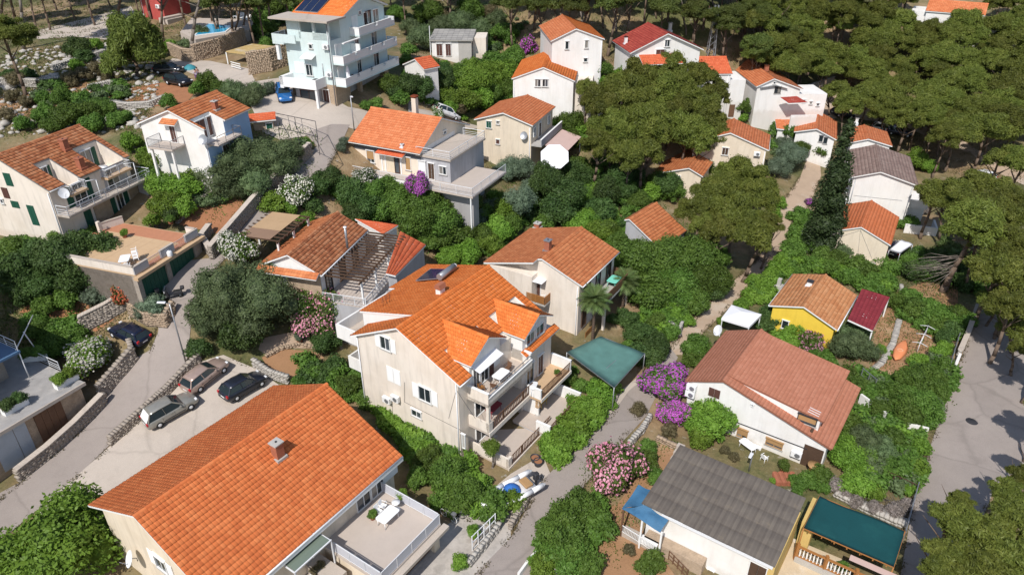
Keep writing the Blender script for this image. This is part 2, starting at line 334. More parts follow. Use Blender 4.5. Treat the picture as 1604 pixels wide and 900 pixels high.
# ------------------------------------------------------------------ ground
def terrain_mat():
    m, t, b = nodes('hillside'); tc = N(t, 'ShaderNodeTexCoord').outputs['Object']
    big = noise(t, tc, .06, 6, .65); mid = noise(t, tc, .35, 6, .65); fine = noise(t, tc, 2.6, 5, .7)
    c = ramp(t, mid, [(.28, (.13, .10, .05)), (.44, (.24, .16, .085)), (.58, (.31, .22, .125)), (.75, (.38, .30, .20))])
    grass = ramp(t, fine, [(.3, (.055, .07, .02)), (.6, (.13, .125, .045)), (.8, (.24, .20, .10))])
    c = mix(t, ramp(t, big, [(.42, (0, 0, 0)), (.58, (1, 1, 1))]), c, grass)
    c = mix(t, ramp(t, noise(t, tc, 1.1, 6, .8), [(.60, (0, 0, 0)), (.66, (.8, .8, .8))]), c, ramp(t, fine, [(.3, (.28, .26, .23)), (.7, (.44, .41, .37))]))
    t.links.new(c, b.inputs['Base Color']); b.inputs['Roughness'].default_value = .95; bump(t, b, fine, .8, .15); return m
def axis_(lo, hi, step, far): 
    f = np.arange(lo, hi+.01, step); k = np.array([4, 12, 30, 70, 150, 350, 800, 1700]); k = k[k < far]
    return np.concatenate([lo-k[::-1], f, hi+k])
gx = axis_(-150, 150, 1.5, 2000); gy = axis_(15, 240, 1.5, 2000)
XX, YY = np.meshgrid(gx, gy); ZZ = tz(XX, YY)
nx, ny = len(gx), len(gy); ii = np.arange(nx*ny).reshape(ny, nx)
gf = np.stack([ii[:-1,:-1], ii[:-1,1:], ii[1:,1:], ii[1:,:-1]], -1).reshape(-1, 4)
gm = raw_mesh('ground', np.stack([XX, YY, ZZ], -1).reshape(-1, 3), gf, terrain_mat()); gm.polygons.foreach_set('use_smooth', np.ones(len(gf), bool))
tag(put('ground', gm), kind='structure')
def drape(name, pts, mat, lift=.05, px=True, kind='structure', cell=1.5):
    """a sheet of the given outline laid on the terrain"""
    w = [G(*p)[:2] if px else p for p in pts]
    tri = tessellate_polygon([[Vector((x, y, 0)) for x, y in w]])
    bm = bmesh.new(); vs = [bm.verts.new((x, y, 0)) for x, y in w]
    for f in tri:
        try: bm.faces.new([vs[i] for i in f])
        except ValueError: pass
    xs = [p[0] for p in w]; ys = [p[1] for p in w]
    for ax, lo, hi in ((0, min(xs), max(xs)), (1, min(ys), max(ys))):
        k = math.ceil(lo/cell)*cell
        while k < hi:
            co = (k, 0, 0) if ax == 0 else (0, k, 0); no = (1, 0, 0) if ax == 0 else (0, 1, 0)
            bmesh.ops.bisect_plane(bm, geom=bm.verts[:]+bm.edges[:]+bm.faces[:], plane_co=co, plane_no=no); k += cell
    vv = np.array([v.co[:] for v in bm.verts]); zz = tz(vv[:,0], vv[:,1])+lift
    for v, z in zip(bm.verts, zz): v.co.z = z
    for f in bm.faces:
        f.normal_update()
        if f.normal.z < 0: f.normal_flip()
        f.smooth = True
    me = bpy.data.meshes.new(name); bm.to_mesh(me); bm.free(); me.materials.append(mat)
    return tag(put(name, me), kind=kind)
drape('road', [(-40,800),(0,772),(32,755),(120,680),(165,625),(215,560),(236,548),(248,520),(250,492),(266,470),(250,452),(262,446),(300,408),(336,404),(400,330),(487,247),(495,228),(478,210),(520,195),(548,196),(535,225),(500,292),(440,330),(372,385),(340,420),(312,455),(300,500),(292,570),(262,612),(172,697),(70,790),(-40,880)], asphalt, .05)
drape('road', [(738,905),(800,842),(850,752),(912,690),(965,640),(985,612),(1012,590),(1032,560),(1050,545),(1062,560),(1032,612),(1012,652),(935,735),(882,805),(838,890),(825,910)], asphalt, .05)
drape('road', [(1405,930),(1428,800),(1460,690),(1482,630),(1506,560),(1524,498),(1540,470),(1580,470),(1600,530),(1640,560),(1660,690),(1560,760),(1500,905),(1500,930)], asphalt, .05)
drape('parking_lot', [(60,795),(172,699),(262,614),(296,574),(350,556),(402,578),(442,606),(330,690),(150,800),(140,830),(60,830)], pale_conc, .045)
drape('courtyard', [(412,208),(384,150),(330,126),(262,100),(270,92),(330,96),(390,108),(400,128),(440,122),(470,140),(545,168),(600,180),(560,205),(540,198),(520,198),(478,214),(440,220)], pale_conc, .045)
drape('path', [(1042,556),(1058,522),(1098,490),(1132,456),(1184,410),(1204,380),(1224,322),(1254,276),(1268,238),(1284,240),(1286,276),(1264,330),(1242,386),(1216,412),(1182,442),(1142,482),(1102,520),(1076,556)], dirt_path, .045)
drape('driveway', [(598,930),(690,832),(726,800),(800,822),(800,845),(738,905),(720,930)], plain('stone_driveway', (.46, .42, .38), .9, .3, 1.1, .4, fine=5, wear=(.33, .30, .27)), .045)
drape('forecourt', [(760,775),(800,742),(850,712),(862,742),(800,828),(775,808)], pale_conc, .046)
drape('forecourt', [(935,640),(1000,590),(1015,600),(985,628),(952,660)], pale_conc, .046)
drape('garden_soil', [(280,352),(322,312),(376,308),(388,326),(340,366)], soil_red, .045)
drape('garden_soil', [(30,490),(100,432),(150,430),(190,440),(215,470),(150,520),(110,500)], soil_red, .045)
drape('garden_soil', [(1362,505),(1400,462),(1470,520),(1472,560),(1440,576),(1400,602),(1368,590)], soil, .045)
drape('garden_soil', [(1400,460),(1450,440),(1500,455),(1500,490),(1470,500)], soil, .045)
drape('garden_soil', [(935,905),(930,830),(960,790),(985,800),(1060,905)], soil, .045)
drape('garden_soil', [(1010,730),(1040,690),(1060,702),(1010,790),(960,800)], soil, .045)
drape('garden_soil', [(410,560),(440,545),(500,552),(508,560),(470,598),(425,585)], soil, .045)
drape('dry_lot', [(150,160),(190,140),(255,130),(310,140),(290,165),(200,168)], soil_red, .045)
drape('path', [(45,52),(150,25),(205,10),(212,22),(180,45),(190,66),(120,58),(60,62)], pale_conc, .045)
drape('path', [(612,652),(692,716),(684,726),(602,664)], brickm, .046)
drape('path', [(405,548),(410,530),(470,518),(500,520),(510,545),(440,545),(420,556)], dirt_path, .045)
drape('path', [(1330,140),(1280,152),(1262,160),(1290,190),(1320,182),(1370,190),(1420,200),(1520,240),(1604,290),(1604,270),(1500,215),(1400,180)], dirt_path, .045)
drape('path', [(640,100),(650,170),(700,180),(760,200),(700,200),(640,185)], pale_conc, .045)
drape('courtyard', [(1195,905),(1215,870),(1232,838),(1262,852),(1330,880),(1330,930),(1190,930)], plain('sand_paving', (.58, .47, .33), .9, .2, 1.2, .3, wear=(.66, .58, .47)), .047)
drape('path', [(1470,905),(1475,870),(1440,830),(1432,860),(1420,905)], soil, .044)

# ------------------------------------------------------------------ houses
PANES = [glass, glass, glassmat('grey_glass', (.07, .085, .10)), glassmat('curtained_glass', (.22, .21, .19))]
FIT = {
 'BL':(-18.429,37.242,0.974,15.631,6.675,7.201,5.024,8.142,-0.349),
 'main':(-5.554,52.138,0.975,12.341,5.406,6.087,8.211,10.979,-0.228),
 'cr':(5.104,65.771,1.018,8.465,6.171,4.502,7.303,9.029,-0.008),
 'perg':(-19.701,64.928,1.300,10.147,3.343,3.267,9.005,10.567,-0.156),
 'h2':(-12.802,85.943,-0.449,10.047,6.780,5.186,13.604,16.343,-0.022),
 'h3':(0.513,98.117,1.194,9.304,4.216,4.187,12.603,13.955,0.102),
 'wA':(5.260,109.674,1.428,11.707,4.540,4.519,15.700,17.449,-0.013),
 'wB':(8.536,113.957,1.688,11.466,3.654,4.275,20.205,21.843,0.108),
 'red':(21.337,110.806,1.756,8.494,5.393,5.716,19.001,21.490,0.064),
 'w11':(40.697,120.438,1.613,12.764,2.645,4.868,12.056,13.298,-0.457),
 'h12':(31.065,99.690,1.243,6.826,4.983,5.297,8.500,10.375,0.005),
 'h14':(26.110,97.190,1.116,9.949,4.755,2.023,5.108,6.694,0.720),
 'h15':(15.261,77.255,0.871,6.095,5.876,4.261,5.003,7.361,-0.022),
 'wR':(49.576,93.546,1.217,11.325,3.283,4.678,6.703,7.879,-0.065),
 'gar':(44.114,82.440,1.040,9.174,3.266,3.587,3.304,4.682,-0.148),
 'yel':(31.191,64.206,0.955,8.022,3.243,3.445,3.332,4.313,-0.418),
 'brown':(20.252,51.836,0.954,9.432,3.210,9.184,3.718,5.102,-1.230),
 'left':(-47.439,70.162,1.252,10.120,6.994,5.650,15.503,18.308,-0.018),
 'h23':(-34.307,77.403,1.254,7.878,4.470,4.099,18.412,20.241,0.195),
 'h13a':(48.257,112.096,1.198,9.872,3.156,3.101,6.553,7.367,-0.515),
 'h13b':(54.250,107.768,1.255,7.166,2.467,3.437,6.002,6.841,0.080),
 'w10':(30.045,118.411,0.036,8.382,4.352,4.305,14.000,15.656,-0.001),
 'hut':(-12.230,101.408,0.735,2.686,3.029,2.024,18.112,19.343,0.189),
 'tr1':(81.939,141.152,-0.535,9.562,3.884,3.789,19.000,20.480,-0.001),
}
def tiles(P, tw, th, mat, parent, name='roof_tiles', amp=.035, lip=.03, k=3):
    """relief of laid tiles on the four-sided slope P = eave0, eave1, ridge1, ridge0; one joined mesh"""
    P = [np.asarray(p, float) for p in P]
    L = max(np.linalg.norm(P[1]-P[0]), np.linalg.norm(P[2]-P[3])); S = (np.linalg.norm(P[3]-P[0])+np.linalg.norm(P[2]-P[1]))/2
    nc = max(1, round(L/tw)); nr = max(1, round(S/th)); nrm = np.cross(P[1]-P[0], P[3]-P[0]); nrm /= np.linalg.norm(nrm)
    if nrm[2] < 0: nrm = -nrm
    prof = {2: [0, 1], 3: [0, .85, .85], 4: [0, .7, 1, .7]}[k]
    u = np.arange(nc*k+1)/(nc*k); hp = amp*np.array([prof[i % k] for i in range(nc*k+1)])
    def at(u, v, h):
        a = P[0]*(1-u)[:,None]+P[1]*u[:,None]; b = P[3]*(1-u)[:,None]+P[2]*u[:,None]
        return a*(1-v)+b*v+nrm*np.asarray(h)[:,None]
    V = []; F = []; UV = []; n = len(u); rj = np.random.default_rng(int(abs(P[0][0]*91+P[2][1]*37)*10) % 99991); jt = .35*amp; sag = .022 if amp > .015 else .004
    for j in range(nr):
        v0, v1 = j/nr, (j+1)/nr; b0 = len(V)*n
        q_ = np.repeat(rj.uniform(-jt, jt, nc+1), k)[:n]; sg = lambda v: -sag*(1-np.cos(2*math.pi*u*max(1, L/4.5)))*.5*(.4+.6*math.sin(math.pi*v))
        V += [at(u, v0, np.full(n, -.01)), at(u, v0, hp+lip+q_+sg(v0)), at(u, v1, hp*.9+.004+q_*.3+sg(v1))]
        for vv in (j+.02, j+.05, j+.98): UV.append(np.stack([u*nc, np.full(n, vv)], -1))
        a = np.arange(n-1)+b0
        F += [np.stack([a, a+1, a+1+n, a+n], -1), np.stack([a+n, a+n+1, a+1+2*n, a+2*n], -1)]
    me = raw_mesh(name, np.concatenate(V), np.concatenate(F), mat, np.concatenate(UV))
    o = put(name, me, parent); o['kind'] = 'stuff'; return o
class H:
    """a house: an Empty at its base with x along the ridge (A = near end, B = far end), y to the left (L) and right (R)"""
    def __init__(s, key, label, cat='house', x=None, y=None, th=None, gz=None, name='house'):
        if key in FIT:
            X, Y, T, L, w1, w2, ze, zr, k = FIT[key]; s.gz = tzf(X, Y) if gz is None else gz
            s.x0, s.x1, s.yl, s.yr, s.zl, s.zr_, s.zt = -L/2, L/2, w1, -w2, ze-s.gz, ze+k-s.gz, zr-s.gz
        else: X, Y, T = x, y, th; s.gz = tzf(X, Y) if gz is None else gz
        s.X, s.Y, s.T = X, Y, T; s.root = thing(name, label, cat, (X, Y, s.gz), T); s.pl = {}
        c, n = math.cos(T), math.sin(T); s.M = np.array([[c, n, 0], [-n, c, 0], [0, 0, 1]])
    def loc(s, w): return s.M@(np.asarray(w, float)-np.array([s.X, s.Y, s.gz]))
    def wor(s, l): return s.M.T@np.asarray(l, float)+np.array([s.X, s.Y, s.gz])
    def _hit(s, px, py, ax, c):
        o = s.loc(EYE); d = s.M@ray(px, py); return o+d*((c-o[ax])/d[ax])
    def onz(s, px, py, z): return s._hit(px, py, 2, z)
    def onf(s, f, px, py, plane=None):
        c = s.pl[f] if plane is None else plane; h = s._hit(px, py, 0 if f in 'AB' else 1, c); return (h[1] if f in 'AB' else h[0], h[2])
    def fb(s, mb, f, a0, a1, z0, z1, d0, d1, plane=None):      # a box on face f, from depth d0 to d1 outward
        c = s.pl[f] if plane is None else plane; sg = {'A': -1, 'B': 1, 'L': 1, 'R': -1}[f]
        return mb.box(c+sg*d0, c+sg*d1, a0, a1, z0, z1) if f in 'AB' else mb.box(a0, a1, c+sg*d0, c+sg*d1, z0, z1)
    def gable(s, wall, roof, ohg=.35, ohe=.45, base=-2.5, tw=.3, thh=.36, k=3, trim=None, thick=.14, tl=True, tr=True, amp=.035, cuts=()):
        s.pl = {'A': s.x0+ohg, 'B': s.x1-ohg, 'L': s.yl-ohe, 'R': s.yr+ohe}; s.soff = thick
        sl = lambda y: s.zt-(s.zt-s.zl)*y/s.yl if y > 0 else s.zt-(s.zt-s.zr_)*y/s.yr
        s.slope = sl; yL, yR = s.pl['L'], s.pl['R']; t = thick+.02
        cuts = sorted(cuts); xs = [s.pl['A']]
        for c in cuts: xs += [c[0], c[1]]
        xs.append(s.pl['B'])
        for i in range(len(xs)-1):
            if xs[i+1]-xs[i] < .02: continue
            q = [(yL, base), (yL, sl(yL)-t), (0, s.zt-t)]
            if i % 2: c = cuts[i//2]; q += [(c[2], sl(c[2])-t), (c[2], c[3]), (yR, c[3]), (yR, base)]
            else: q += [(yR, sl(yR)-t), (yR, base)]
            MB().prism([(xs[i], y, z) for y, z in q][::-1], (xs[i+1]-xs[i], 0, 0)).build('wall', wall, s.root)
        trim = trim or frame_w
        s.roofs = []
        e = .015
        for y, z, on in ((s.yl, s.zl, tl), (s.yr, s.zr_, tr)):
            parts = [(s.x0, s.x1, 0, y)]
            if y < 0 and cuts:
                ym = max(c[2] for c in cuts); xs = [s.x0]+[v for c in cuts for v in c[:2]]+[s.x1]; parts = [(s.x0, s.x1, 0, ym)]+[(xs[i], xs[i+1], ym, y) for i in range(0, len(xs), 2) if xs[i+1]-xs[i] > .1]
            for xa, xb, ya, yb in parts:
                za, zb = sl(ya), sl(yb)
                r = MB().prism([(xa, yb, zb), (xa, ya, za), (xa, ya, za-thick), (xa, yb, zb-thick)], (xb-xa, 0, 0)).build('roof', trim, s.root); s.roofs.append(r)
                k_ = 1.01 if yb == y else 1
                if on: tiles([(xa-e, yb*k_, zb+.012), (xb+e, yb*k_, zb+.012), (xb+e, ya, za+.012), (xa-e, ya, za+.012)], tw, thh, roof, r, k=k, amp=amp)
        s.ridge(s.x0-.03, s.x1+.03, 0, s.zt, roof)
    def ridge(s, x0, x1, y, z, mat):
        """half-round ridge tiles, lapped one over the next"""
        n = max(2, round((x1-x0)/.4)); V = []; F = []; UV = []; q = 6
        for i in range(n):
            a, b = x0+(x1-x0)*i/n, x0+(x1-x0)*(i+1)/n+.03
            for xx, r, du in ((a, .15, .2), (b, .125, .9)):
                for j in range(q):
                    g = math.pi*j/(q-1); V.append((xx, y+math.cos(g)*r*1.15, z-.04+math.sin(g)*r)); UV.append((i+du, .5))
            o = i*2*q; F += [(o+j, o+j+1, o+q+j+1, o+q+j) for j in range(q-1)]
        put('ridge_cap', raw_mesh('ridge_cap', V, F, mat, UV), s.root)['kind'] = 'stuff'
    def win(s, f, px, py, w, h, style='plain', col=None, plane=None, at=None, open_=1.0, sill=True, fr=None):
        """a window or door on face f centred on the surveyed point: frame > panes, sill; shutters beside it"""
        a, z = at if at else s.onf(f, px, py, plane); fr = fr or frame_w; b = .06
        if style == 'closed':
            m = MB(); n = 2 if w > .7 else 1
            for i in range(n): s.fb(m, f, a-w/2+w*i/n+.01, a-w/2+w*(i+1)/n-.01, z-h/2, z+h/2, .003, .05, plane)
            sh = m.build('shutter', col, s.root); m = MB(); q = int(h/.12)
            for i in range(n):
                for j in range(q): zz = z-h/2+.06+(h-.12)*(j+.5)/q; s.fb(m, f, a-w/2+w*i/n+.07, a-w/2+w*(i+1)/n-.07, zz-.03, zz+.02, .05, .065, plane)
            o = m.build('louvre', col, sh); o['kind'] = 'stuff'; return sh
        m = MB()
        for a0, a1, z0, z1 in ((a-w/2, a-w/2+b, z-h/2, z+h/2), (a+w/2-b, a+w/2, z-h/2, z+h/2), (a-w/2+b, a+w/2-b, z+h/2-b, z+h/2), (a-w/2+b, a+w/2-b, z-h/2, z-h/2+b)): s.fb(m, f, a0, a1, z0, z1, .003, .11, plane)
        s.fb(m, f, a-w/2-.05, a+w/2+.05, z+h/2+.001, z+h/2+.07, .002, .17, plane)
        if w > .75: s.fb(m, f, a-b/2, a+b/2, z-h/2+b, z+h/2-b, .003, .05, plane)
        o = m.build('door' if h > 1.75 else 'window', fr, s.root)
        n = 2 if w > .75 else 1
        for i in range(n): s.fb(MB(), f, a-w/2+b+(w-2*b)*i/n, a-w/2+b+(w-2*b)*(i+1)/n, z-h/2+b, z+h/2-b, .004, .025, plane).build('pane', RNG.choice(PANES), o)
        if sill and h < 1.75: s.fb(MB(), f, a-w/2-.08, a+w/2+.08, z-h/2-.07, z-h/2-.01, .002, .14, plane).build('sill', concrete if sill is True else sill, o)
        if style == 'roller': s.fb(MB(), f, a-w/2+b, a+w/2-b, z-h/2+b+h*.25*(1-open_), z+h/2-b, .03, .055, plane).build('roller_blind', col, o)
        if style == 'dark':  s.fb(MB(), f, a-w/2+b, a+w/2-b, z-h/2+b, z+h/2-b, .03, .05, plane).build('door_leaf', col, o)
        if style == 'open':
            for sg in (-1, 1):
                m = MB(); e = a+sg*(w/2+.02); s.fb(m, f, e, e+sg*w*.5, z-h/2, z+h/2, .02, .06, plane)
                sh = m.build('shutter', col, s.root); m = MB(); q = int(h/.12)
                for j in range(q): zz = z-h/2+.06+(h-.12)*(j+.5)/q; s.fb(m, f, e+sg*.06, e+sg*(w*.5-.06), zz-.03, zz+.02, .06, .075, plane)
                m.build('louvre', col, sh)['kind'] = 'stuff'
        return o
    def part(s, name, mat, *boxes, bevel=0, label=None):
        m = MB()
        for b in boxes: m.box(*b)
        return m.build(name, mat, s.root, bevel=bevel, label=label)
    def chimney(s, px, py, w, d, h, mat, cap=concrete, on='R', base=None):
        """stack rising from the slope at the surveyed foot"""
        o = s.loc(EYE); dd = s.M@ray(px, py); t = 20.
        while t < 250:
            q = o+dd*t
            if q[2] < s.slope(q[1]): break
            t += .05
        x, y, z = q
        st = s.part('chimney', mat, (x-w/2, x+w/2, y-d/2, y+d/2, z-.6, z+h))
        MB().box(x-w/2-.07, x+w/2+.07, y-d/2-.07, y+d/2+.07, z+h+.001, z+h+.09).build('chimney_cap', cap, st)
        m = MB().box(x-w/2-.12, x+w/2+.12, y-d/2-.12, y+d/2+.12, z-.5, z+.1); m.build('flashing', metal_w if mat is not brickm else cap, st)
        MB().tube((x, y, z+h+.08), (x, y, z+h+.16), .08, .07, 8).build('flue', metal_d, st); return x, y, z
    def gutter(s, side, mat=metal_w, r=.07, x0=None, x1=None):
        y, z = (s.yl+.06, s.zl) if side == 'L' else (s.yr-.06, s.zr_)
        MB().tube((s.x0 if x0 is None else x0, y, z-.06), (s.x1 if x1 is None else x1, y, z-.06), r, r, 8).build('gutter', mat, s.root)
    def pipe(s, f, a, z0, z1, mat=metal_w, r=.05):
        c = s.pl[f]; sg = {'A': -1, 'B': 1, 'L': 1, 'R': -1}[f]; p = (c+sg*.08, a) if f in 'AB' else (a, c+sg*.08)
        MB().tube((*p, z0), (*p, z1), r, r, 6).build('downpipe', mat, s.root)
    def rail(s, pts, h=.95, mat=None, sp=.14, posts=1.5, thin=.018, parent=None, mid=False, name='railing'):
        """posts, top and bottom bars and uprights along a polyline of local floor points"""
        mat = mat or metal_w; m = MB(); up = np.array([0, 0, 1.])
        for a, b in zip(pts[:-1], pts[1:]):
            a = np.asarray(a, float); b = np.asarray(b, float); L = np.linalg.norm(b-a); n = max(1, round(L/posts))
            m.beam(a+up*h, b+up*h, .05); m.beam(a+up*.1, b+up*.1, .03)
            for i in range(n+1): p = a+(b-a)*i/n; m.beam(p, p+up*(h-.02), .045)
            if mid:
                for q in (.35, .6): m.beam(a+up*h*q, b+up*h*q, .03)
            elif sp:
                q = int(L/sp)
                for i in range(1, q): p = a+(b-a)*i/q; m.beam(p+up*.11, p+up*(h-.03), thin)
        return m.build(name, mat, parent or s.root)
    def parapet(s, pts, h, t, mat, cap=None):
        """low solid wall along local floor points"""
        m = MB(); c = MB()
        for a, b in zip(pts[:-1], pts[1:]):
            a = Vector(a); b = Vector(b); d = (b-a).normalized()*t/2
            m.beam(a-d+Vector((0, 0, h/2)), b+d+Vector((0, 0, h/2)), t, h); c.beam(a-d*1.2+Vector((0, 0, h+.03)), b+d*1.2+Vector((0, 0, h+.03)), t+.08, .05)
        o = m.build('parapet', mat, s.root); c.build('coping', cap or mat, o); return o
    def ac(s, f, px, py, plane=None, at=None):
        a, z = at if at else s.onf(f, px, py, plane); o = s.fb(MB(), f, a-.42, a+.42, z-.3, z+.3, .12, .42, plane).build('air_conditioner', plastic_w, s.root, bevel=.02)
        c = s.pl[f] if plane is None else plane; sg = {'A': -1, 'B': 1, 'L': 1, 'R': -1}[f]; q = (c+sg*.425, a-.1, z) if f in 'AB' else (a-.1, c+sg*.425, z)
        MB().lathe(q, [(.22, 0), (.22, sg*.02), (.17, sg*.02), (.05, sg*.005), (.001, sg*.02)], 14, 0 if f in 'AB' else 1).build('fan_grille', metal_g, o)
        m = MB()
        for e in (-.3, .3): s.fb(m, f, a+e-.02, a+e+.02, z-.36, z-.31, .0, .4, plane)
        m.build('bracket', metal_g, o)
# ------------------------------------------------------------------ garden furniture, built once and copied
def plastic_chair(label, loc, rz, group=None, mat=None):
    mat = mat or plastic_w; t = thing('garden_chair', label, 'chair', loc, rz, group)
    MB().box(-.22, .22, -.22, .22, .41, .45).build('seat', mat, t, bevel=.01)
    MB().prism([(-.22, -.2, .45), (-.22, .2, .45), (-.30, .2, .86), (-.30, -.2, .86)], (.03, 0, 0)).build('backrest', mat, t, bevel=.01)
    m = MB(); 
    for y in (-.23, .23): m.beam((-.24, y, .64), (.2, y, .64), .05, .03)
    m.build('armrest', mat, t)
    for x in (-.19, .19):
        for y in (-.19, .19): MB().tube((x, y, .42), (x*1.15, y*1.15, 0), .025, .02, 6).build('leg', mat, t)
    return t
def garden_table(label, loc, rz, l=1.5, w=.9, mat=None, group=None, legs=True, h=.73):
    mat = mat or plastic_w; t = thing('garden_table', label, 'table', loc, rz, group)
    m = MB(); c = .12; m.prism([(-l/2+c, -w/2, h-.04), (l/2-c, -w/2, h-.04), (l/2, -w/2+c, h-.04), (l/2, w/2-c, h-.04), (l/2-c, w/2, h-.04), (-l/2+c, w/2, h-.04), (-l/2, w/2-c, h-.04), (-l/2, -w/2+c, h-.04)], (0, 0, .04)); m.build('tabletop', mat, t, bevel=.008)
    MB().box(-l/2+.12, l/2-.12, -w/2+.12, w/2-.12, h-.1, h-.042).build('apron', mat, t)
    for x in (-1, 1):
        for y in (-1, 1): MB().tube((x*(l/2-.16), y*(w/2-.16), h-.05), (x*(l/2-.12), y*(w/2-.12), 0), .035, .025, 6).build('leg', mat, t)
    return t
def round_table(label, loc, r=.6, mat=None, h=.73):
    mat = mat or plastic_w; t = thing('round_table', label, 'table', loc)
    MB().lathe((0, 0, h-.04), [(.001, .04), (r, .04), (r, 0), (.001, 0)], 16).build('tabletop', mat, t)
    MB().tube((0, 0, .05), (0, 0, h-.03), .035, .035, 8).build('leg', mat, t)
    MB().lathe((0, 0, 0), [(.28, 0), (.26, .04), (.04, .06)], 10).build('base', mat, t); return t
def shut_umbrella(label, loc, mat, h=2.3):
    t = thing('closed_parasol', label, 'parasol', loc)
    MB().tube((0, 0, 0), (0, 0, h), .025, .025, 8).build('pole', metal_w, t)
    m = MB(); n = 16; pts = []
    prof = [(.20, h*.38), (.17, h*.55), (.19, h*.62), (.13, h*.82), (.035, h*.98)]
    for r, z in prof: pts += [(r*(1+.25*(k % 2))*math.cos(2*math.pi*k/n), r*(1+.25*(k % 2))*math.sin(2*math.pi*k/n), z) for k in range(n)]
    m.poly(pts, [(i*n+k, i*n+(k+1) % n, (i+1)*n+(k+1) % n, (i+1)*n+k) for i in range(len(prof)-1) for k in range(n)]); m.build('folded_canopy', mat, t)
    MB().lathe((0, 0, 0), [(.25, 0), (.25, .06), (.05, .1)], 12).build('base', concrete, t); return t
def dish(parent, loc, az, r=.45, mat=None, el=.5):
    """satellite dish on a wall arm, facing azimuth az in its parent's frame"""
    mat = mat or metal_w; d = Vector((math.cos(az)*math.cos(el), math.sin(az)*math.cos(el), math.sin(el))); u = d.cross(Vector((0, 0, 1))).normalized(); v = u.cross(d)
    c = Vector(loc); m = MB(); n = 16; pts = []; rings = [(.02, 0), (.5, .03), (1, .12)]
    for q, dz in rings: pts += [c+u*r*q*math.cos(2*math.pi*k/n)+v*r*q*1.08*math.sin(2*math.pi*k/n)+d*dz*r*2 for k in range(n)]
    m.poly(pts, [(i*n+k, i*n+(k+1) % n, (i+1)*n+(k+1) % n, (i+1)*n+k) for i in range(2) for k in range(n)], True)
    o = m.build('satellite_dish', mat, parent); MB().path([c-v*r*.9, c+d*r*1.2-v*r*.35], .018).build('feed_arm', metal_g, o); MB().path([c, c-d*.35, c-d*.35-Vector((0, 0, .3))], .03).build('bracket', metal_g, o); return o
LEAFJOBS = []
def planter(label, loc, rz, l=1.0, w=.4, h=.4, leaf='bright', mat=None, bush=.35):
    t = thing('planter_box', label, 'planter', loc, rz); mat = mat or frame_w
    m = MB()
    for b in ((-l/2, l/2, -w/2, -w/2+.05), (-l/2, l/2, w/2-.05, w/2), (-l/2, -l/2+.05, -w/2+.05, w/2-.05), (l/2-.05, l/2, -w/2+.05, w/2-.05)): m.box(*b, 0, h)
    m.build('trough', mat, t); MB().box(-l/2+.05, l/2-.05, -w/2+.05, w/2-.05, .02, h-.06).build('potting_soil', soil_red, t)
    LEAFJOBS.append((t, l, h, leaf, bush)); return t

# ------------------------------------------------------------------ the long house with the big orange roof (bottom left)
h = H('BL', 'long low cream house under a big bright orange tiled roof beside the parking lot', gz=0)
h.gable(cream_wall, tile_new, ohg=.5, ohe=.55, tw=.27, thh=.36, k=3)
h.gutter('R', metal_w, .1); h.gutter('L', metal_w, .08)
h.part('fascia', frame_w, (h.x0, h.x1, h.yr-.12, h.yr+.02, h.zr_-.42, h.zr_-.16))
h.part('gutter_ledge', metal_w, (h.x0+.2, h.x0+10.5, h.yl+.15, h.yl+.75, 1.55, 1.75))
h.chimney(437, 715, .62, .62, 1.25, brickm)
TER = 2.35
o1 = h.onz(687.5, 804, TER+1.0); o2 = h.onz(597, 896, TER+1.0); yo = (o1[1]+o2[1])/2; xa, xb = o2[0], o1[0]; yi = h.pl['R']
h.part('terrace_slab', pale_floor, (xa-.05, xb+.05, yo-.05, yi-.003, TER-.22, TER))
h.part('terrace_edge', pale_conc, (xa-.35, xb+.35, yo-.55, yo-.06, TER-.45, TER-.18))
h.part('garage_wall', cream_wall, (xa+.1, xa+.7, yo+.1, yi-.01, -1, TER-.23), (xb-.6, xb-.05, yo+.1, yi-.01, -1, TER-.23), (xa+.71, xb-.61, yo+.6, yo+.8, -1, TER-.23))
ng = 3
for i in range(ng):
    a, b = xa+.75+(xb-xa-1.4)*i/ng, xa+.75+(xb-xa-1.4)*(i+1)/ng-.06
    g = h.part('garage_door', wood_b, (a, b, yo+.5, yo+.58, -.05, TER-.3))
    for j in range(5): MB().box(a+.02+(b-a)*j/5, a-.02+(b-a)*(j+1)/5, yo+.47, yo+.499, 0, TER-.34).build('board', wood_b, g)
for p, q in (((xa, yo), (xb, yo)), ((xb, yo+.1), (xb, yi-.05)), ((xa, yo+.1), (xa, yi-1.2))):
    r = h.rail([(*p, TER), (*q, TER)], .95, metal_w, 0, 1.4)
    m = MB(); n = max(1, round(math.hypot(q[0]-p[0], q[1]-p[1])/1.4))
    for i in range(n):
        e = [(p[k]+(q[k]-p[k])*(i+.04)/n, p[k]+(q[k]-p[k])*(i+.96)/n) for k in (0, 1)]
        MB().beam((e[0][0], e[1][0], TER+.5), (e[0][1], e[1][1], TER+.5), .02, .72).build('panel', plain('grey_panel', (.50, .51, .56), .35, .06), r)
zc = TER+1.15
for px in (572, 592): h.win('R', px, 800 - (px-572)*.95, 1.5, 2.1, 'plain', at=(h.onf('R', px, 800-(px-572)*.95)[0], zc-.08))
h.win('R', 0, 0, 1.6, 1.5, 'closed', frame_w, at=(h.onf('R', 588, 772)[0]+1.6, zc+.1))
h.win('A', 253, 882, 1.3, 1.3, 'open', frame_w); dish(h.root, (h.x0-.1, 2.6, 2.7), math.pi*.9, .55)
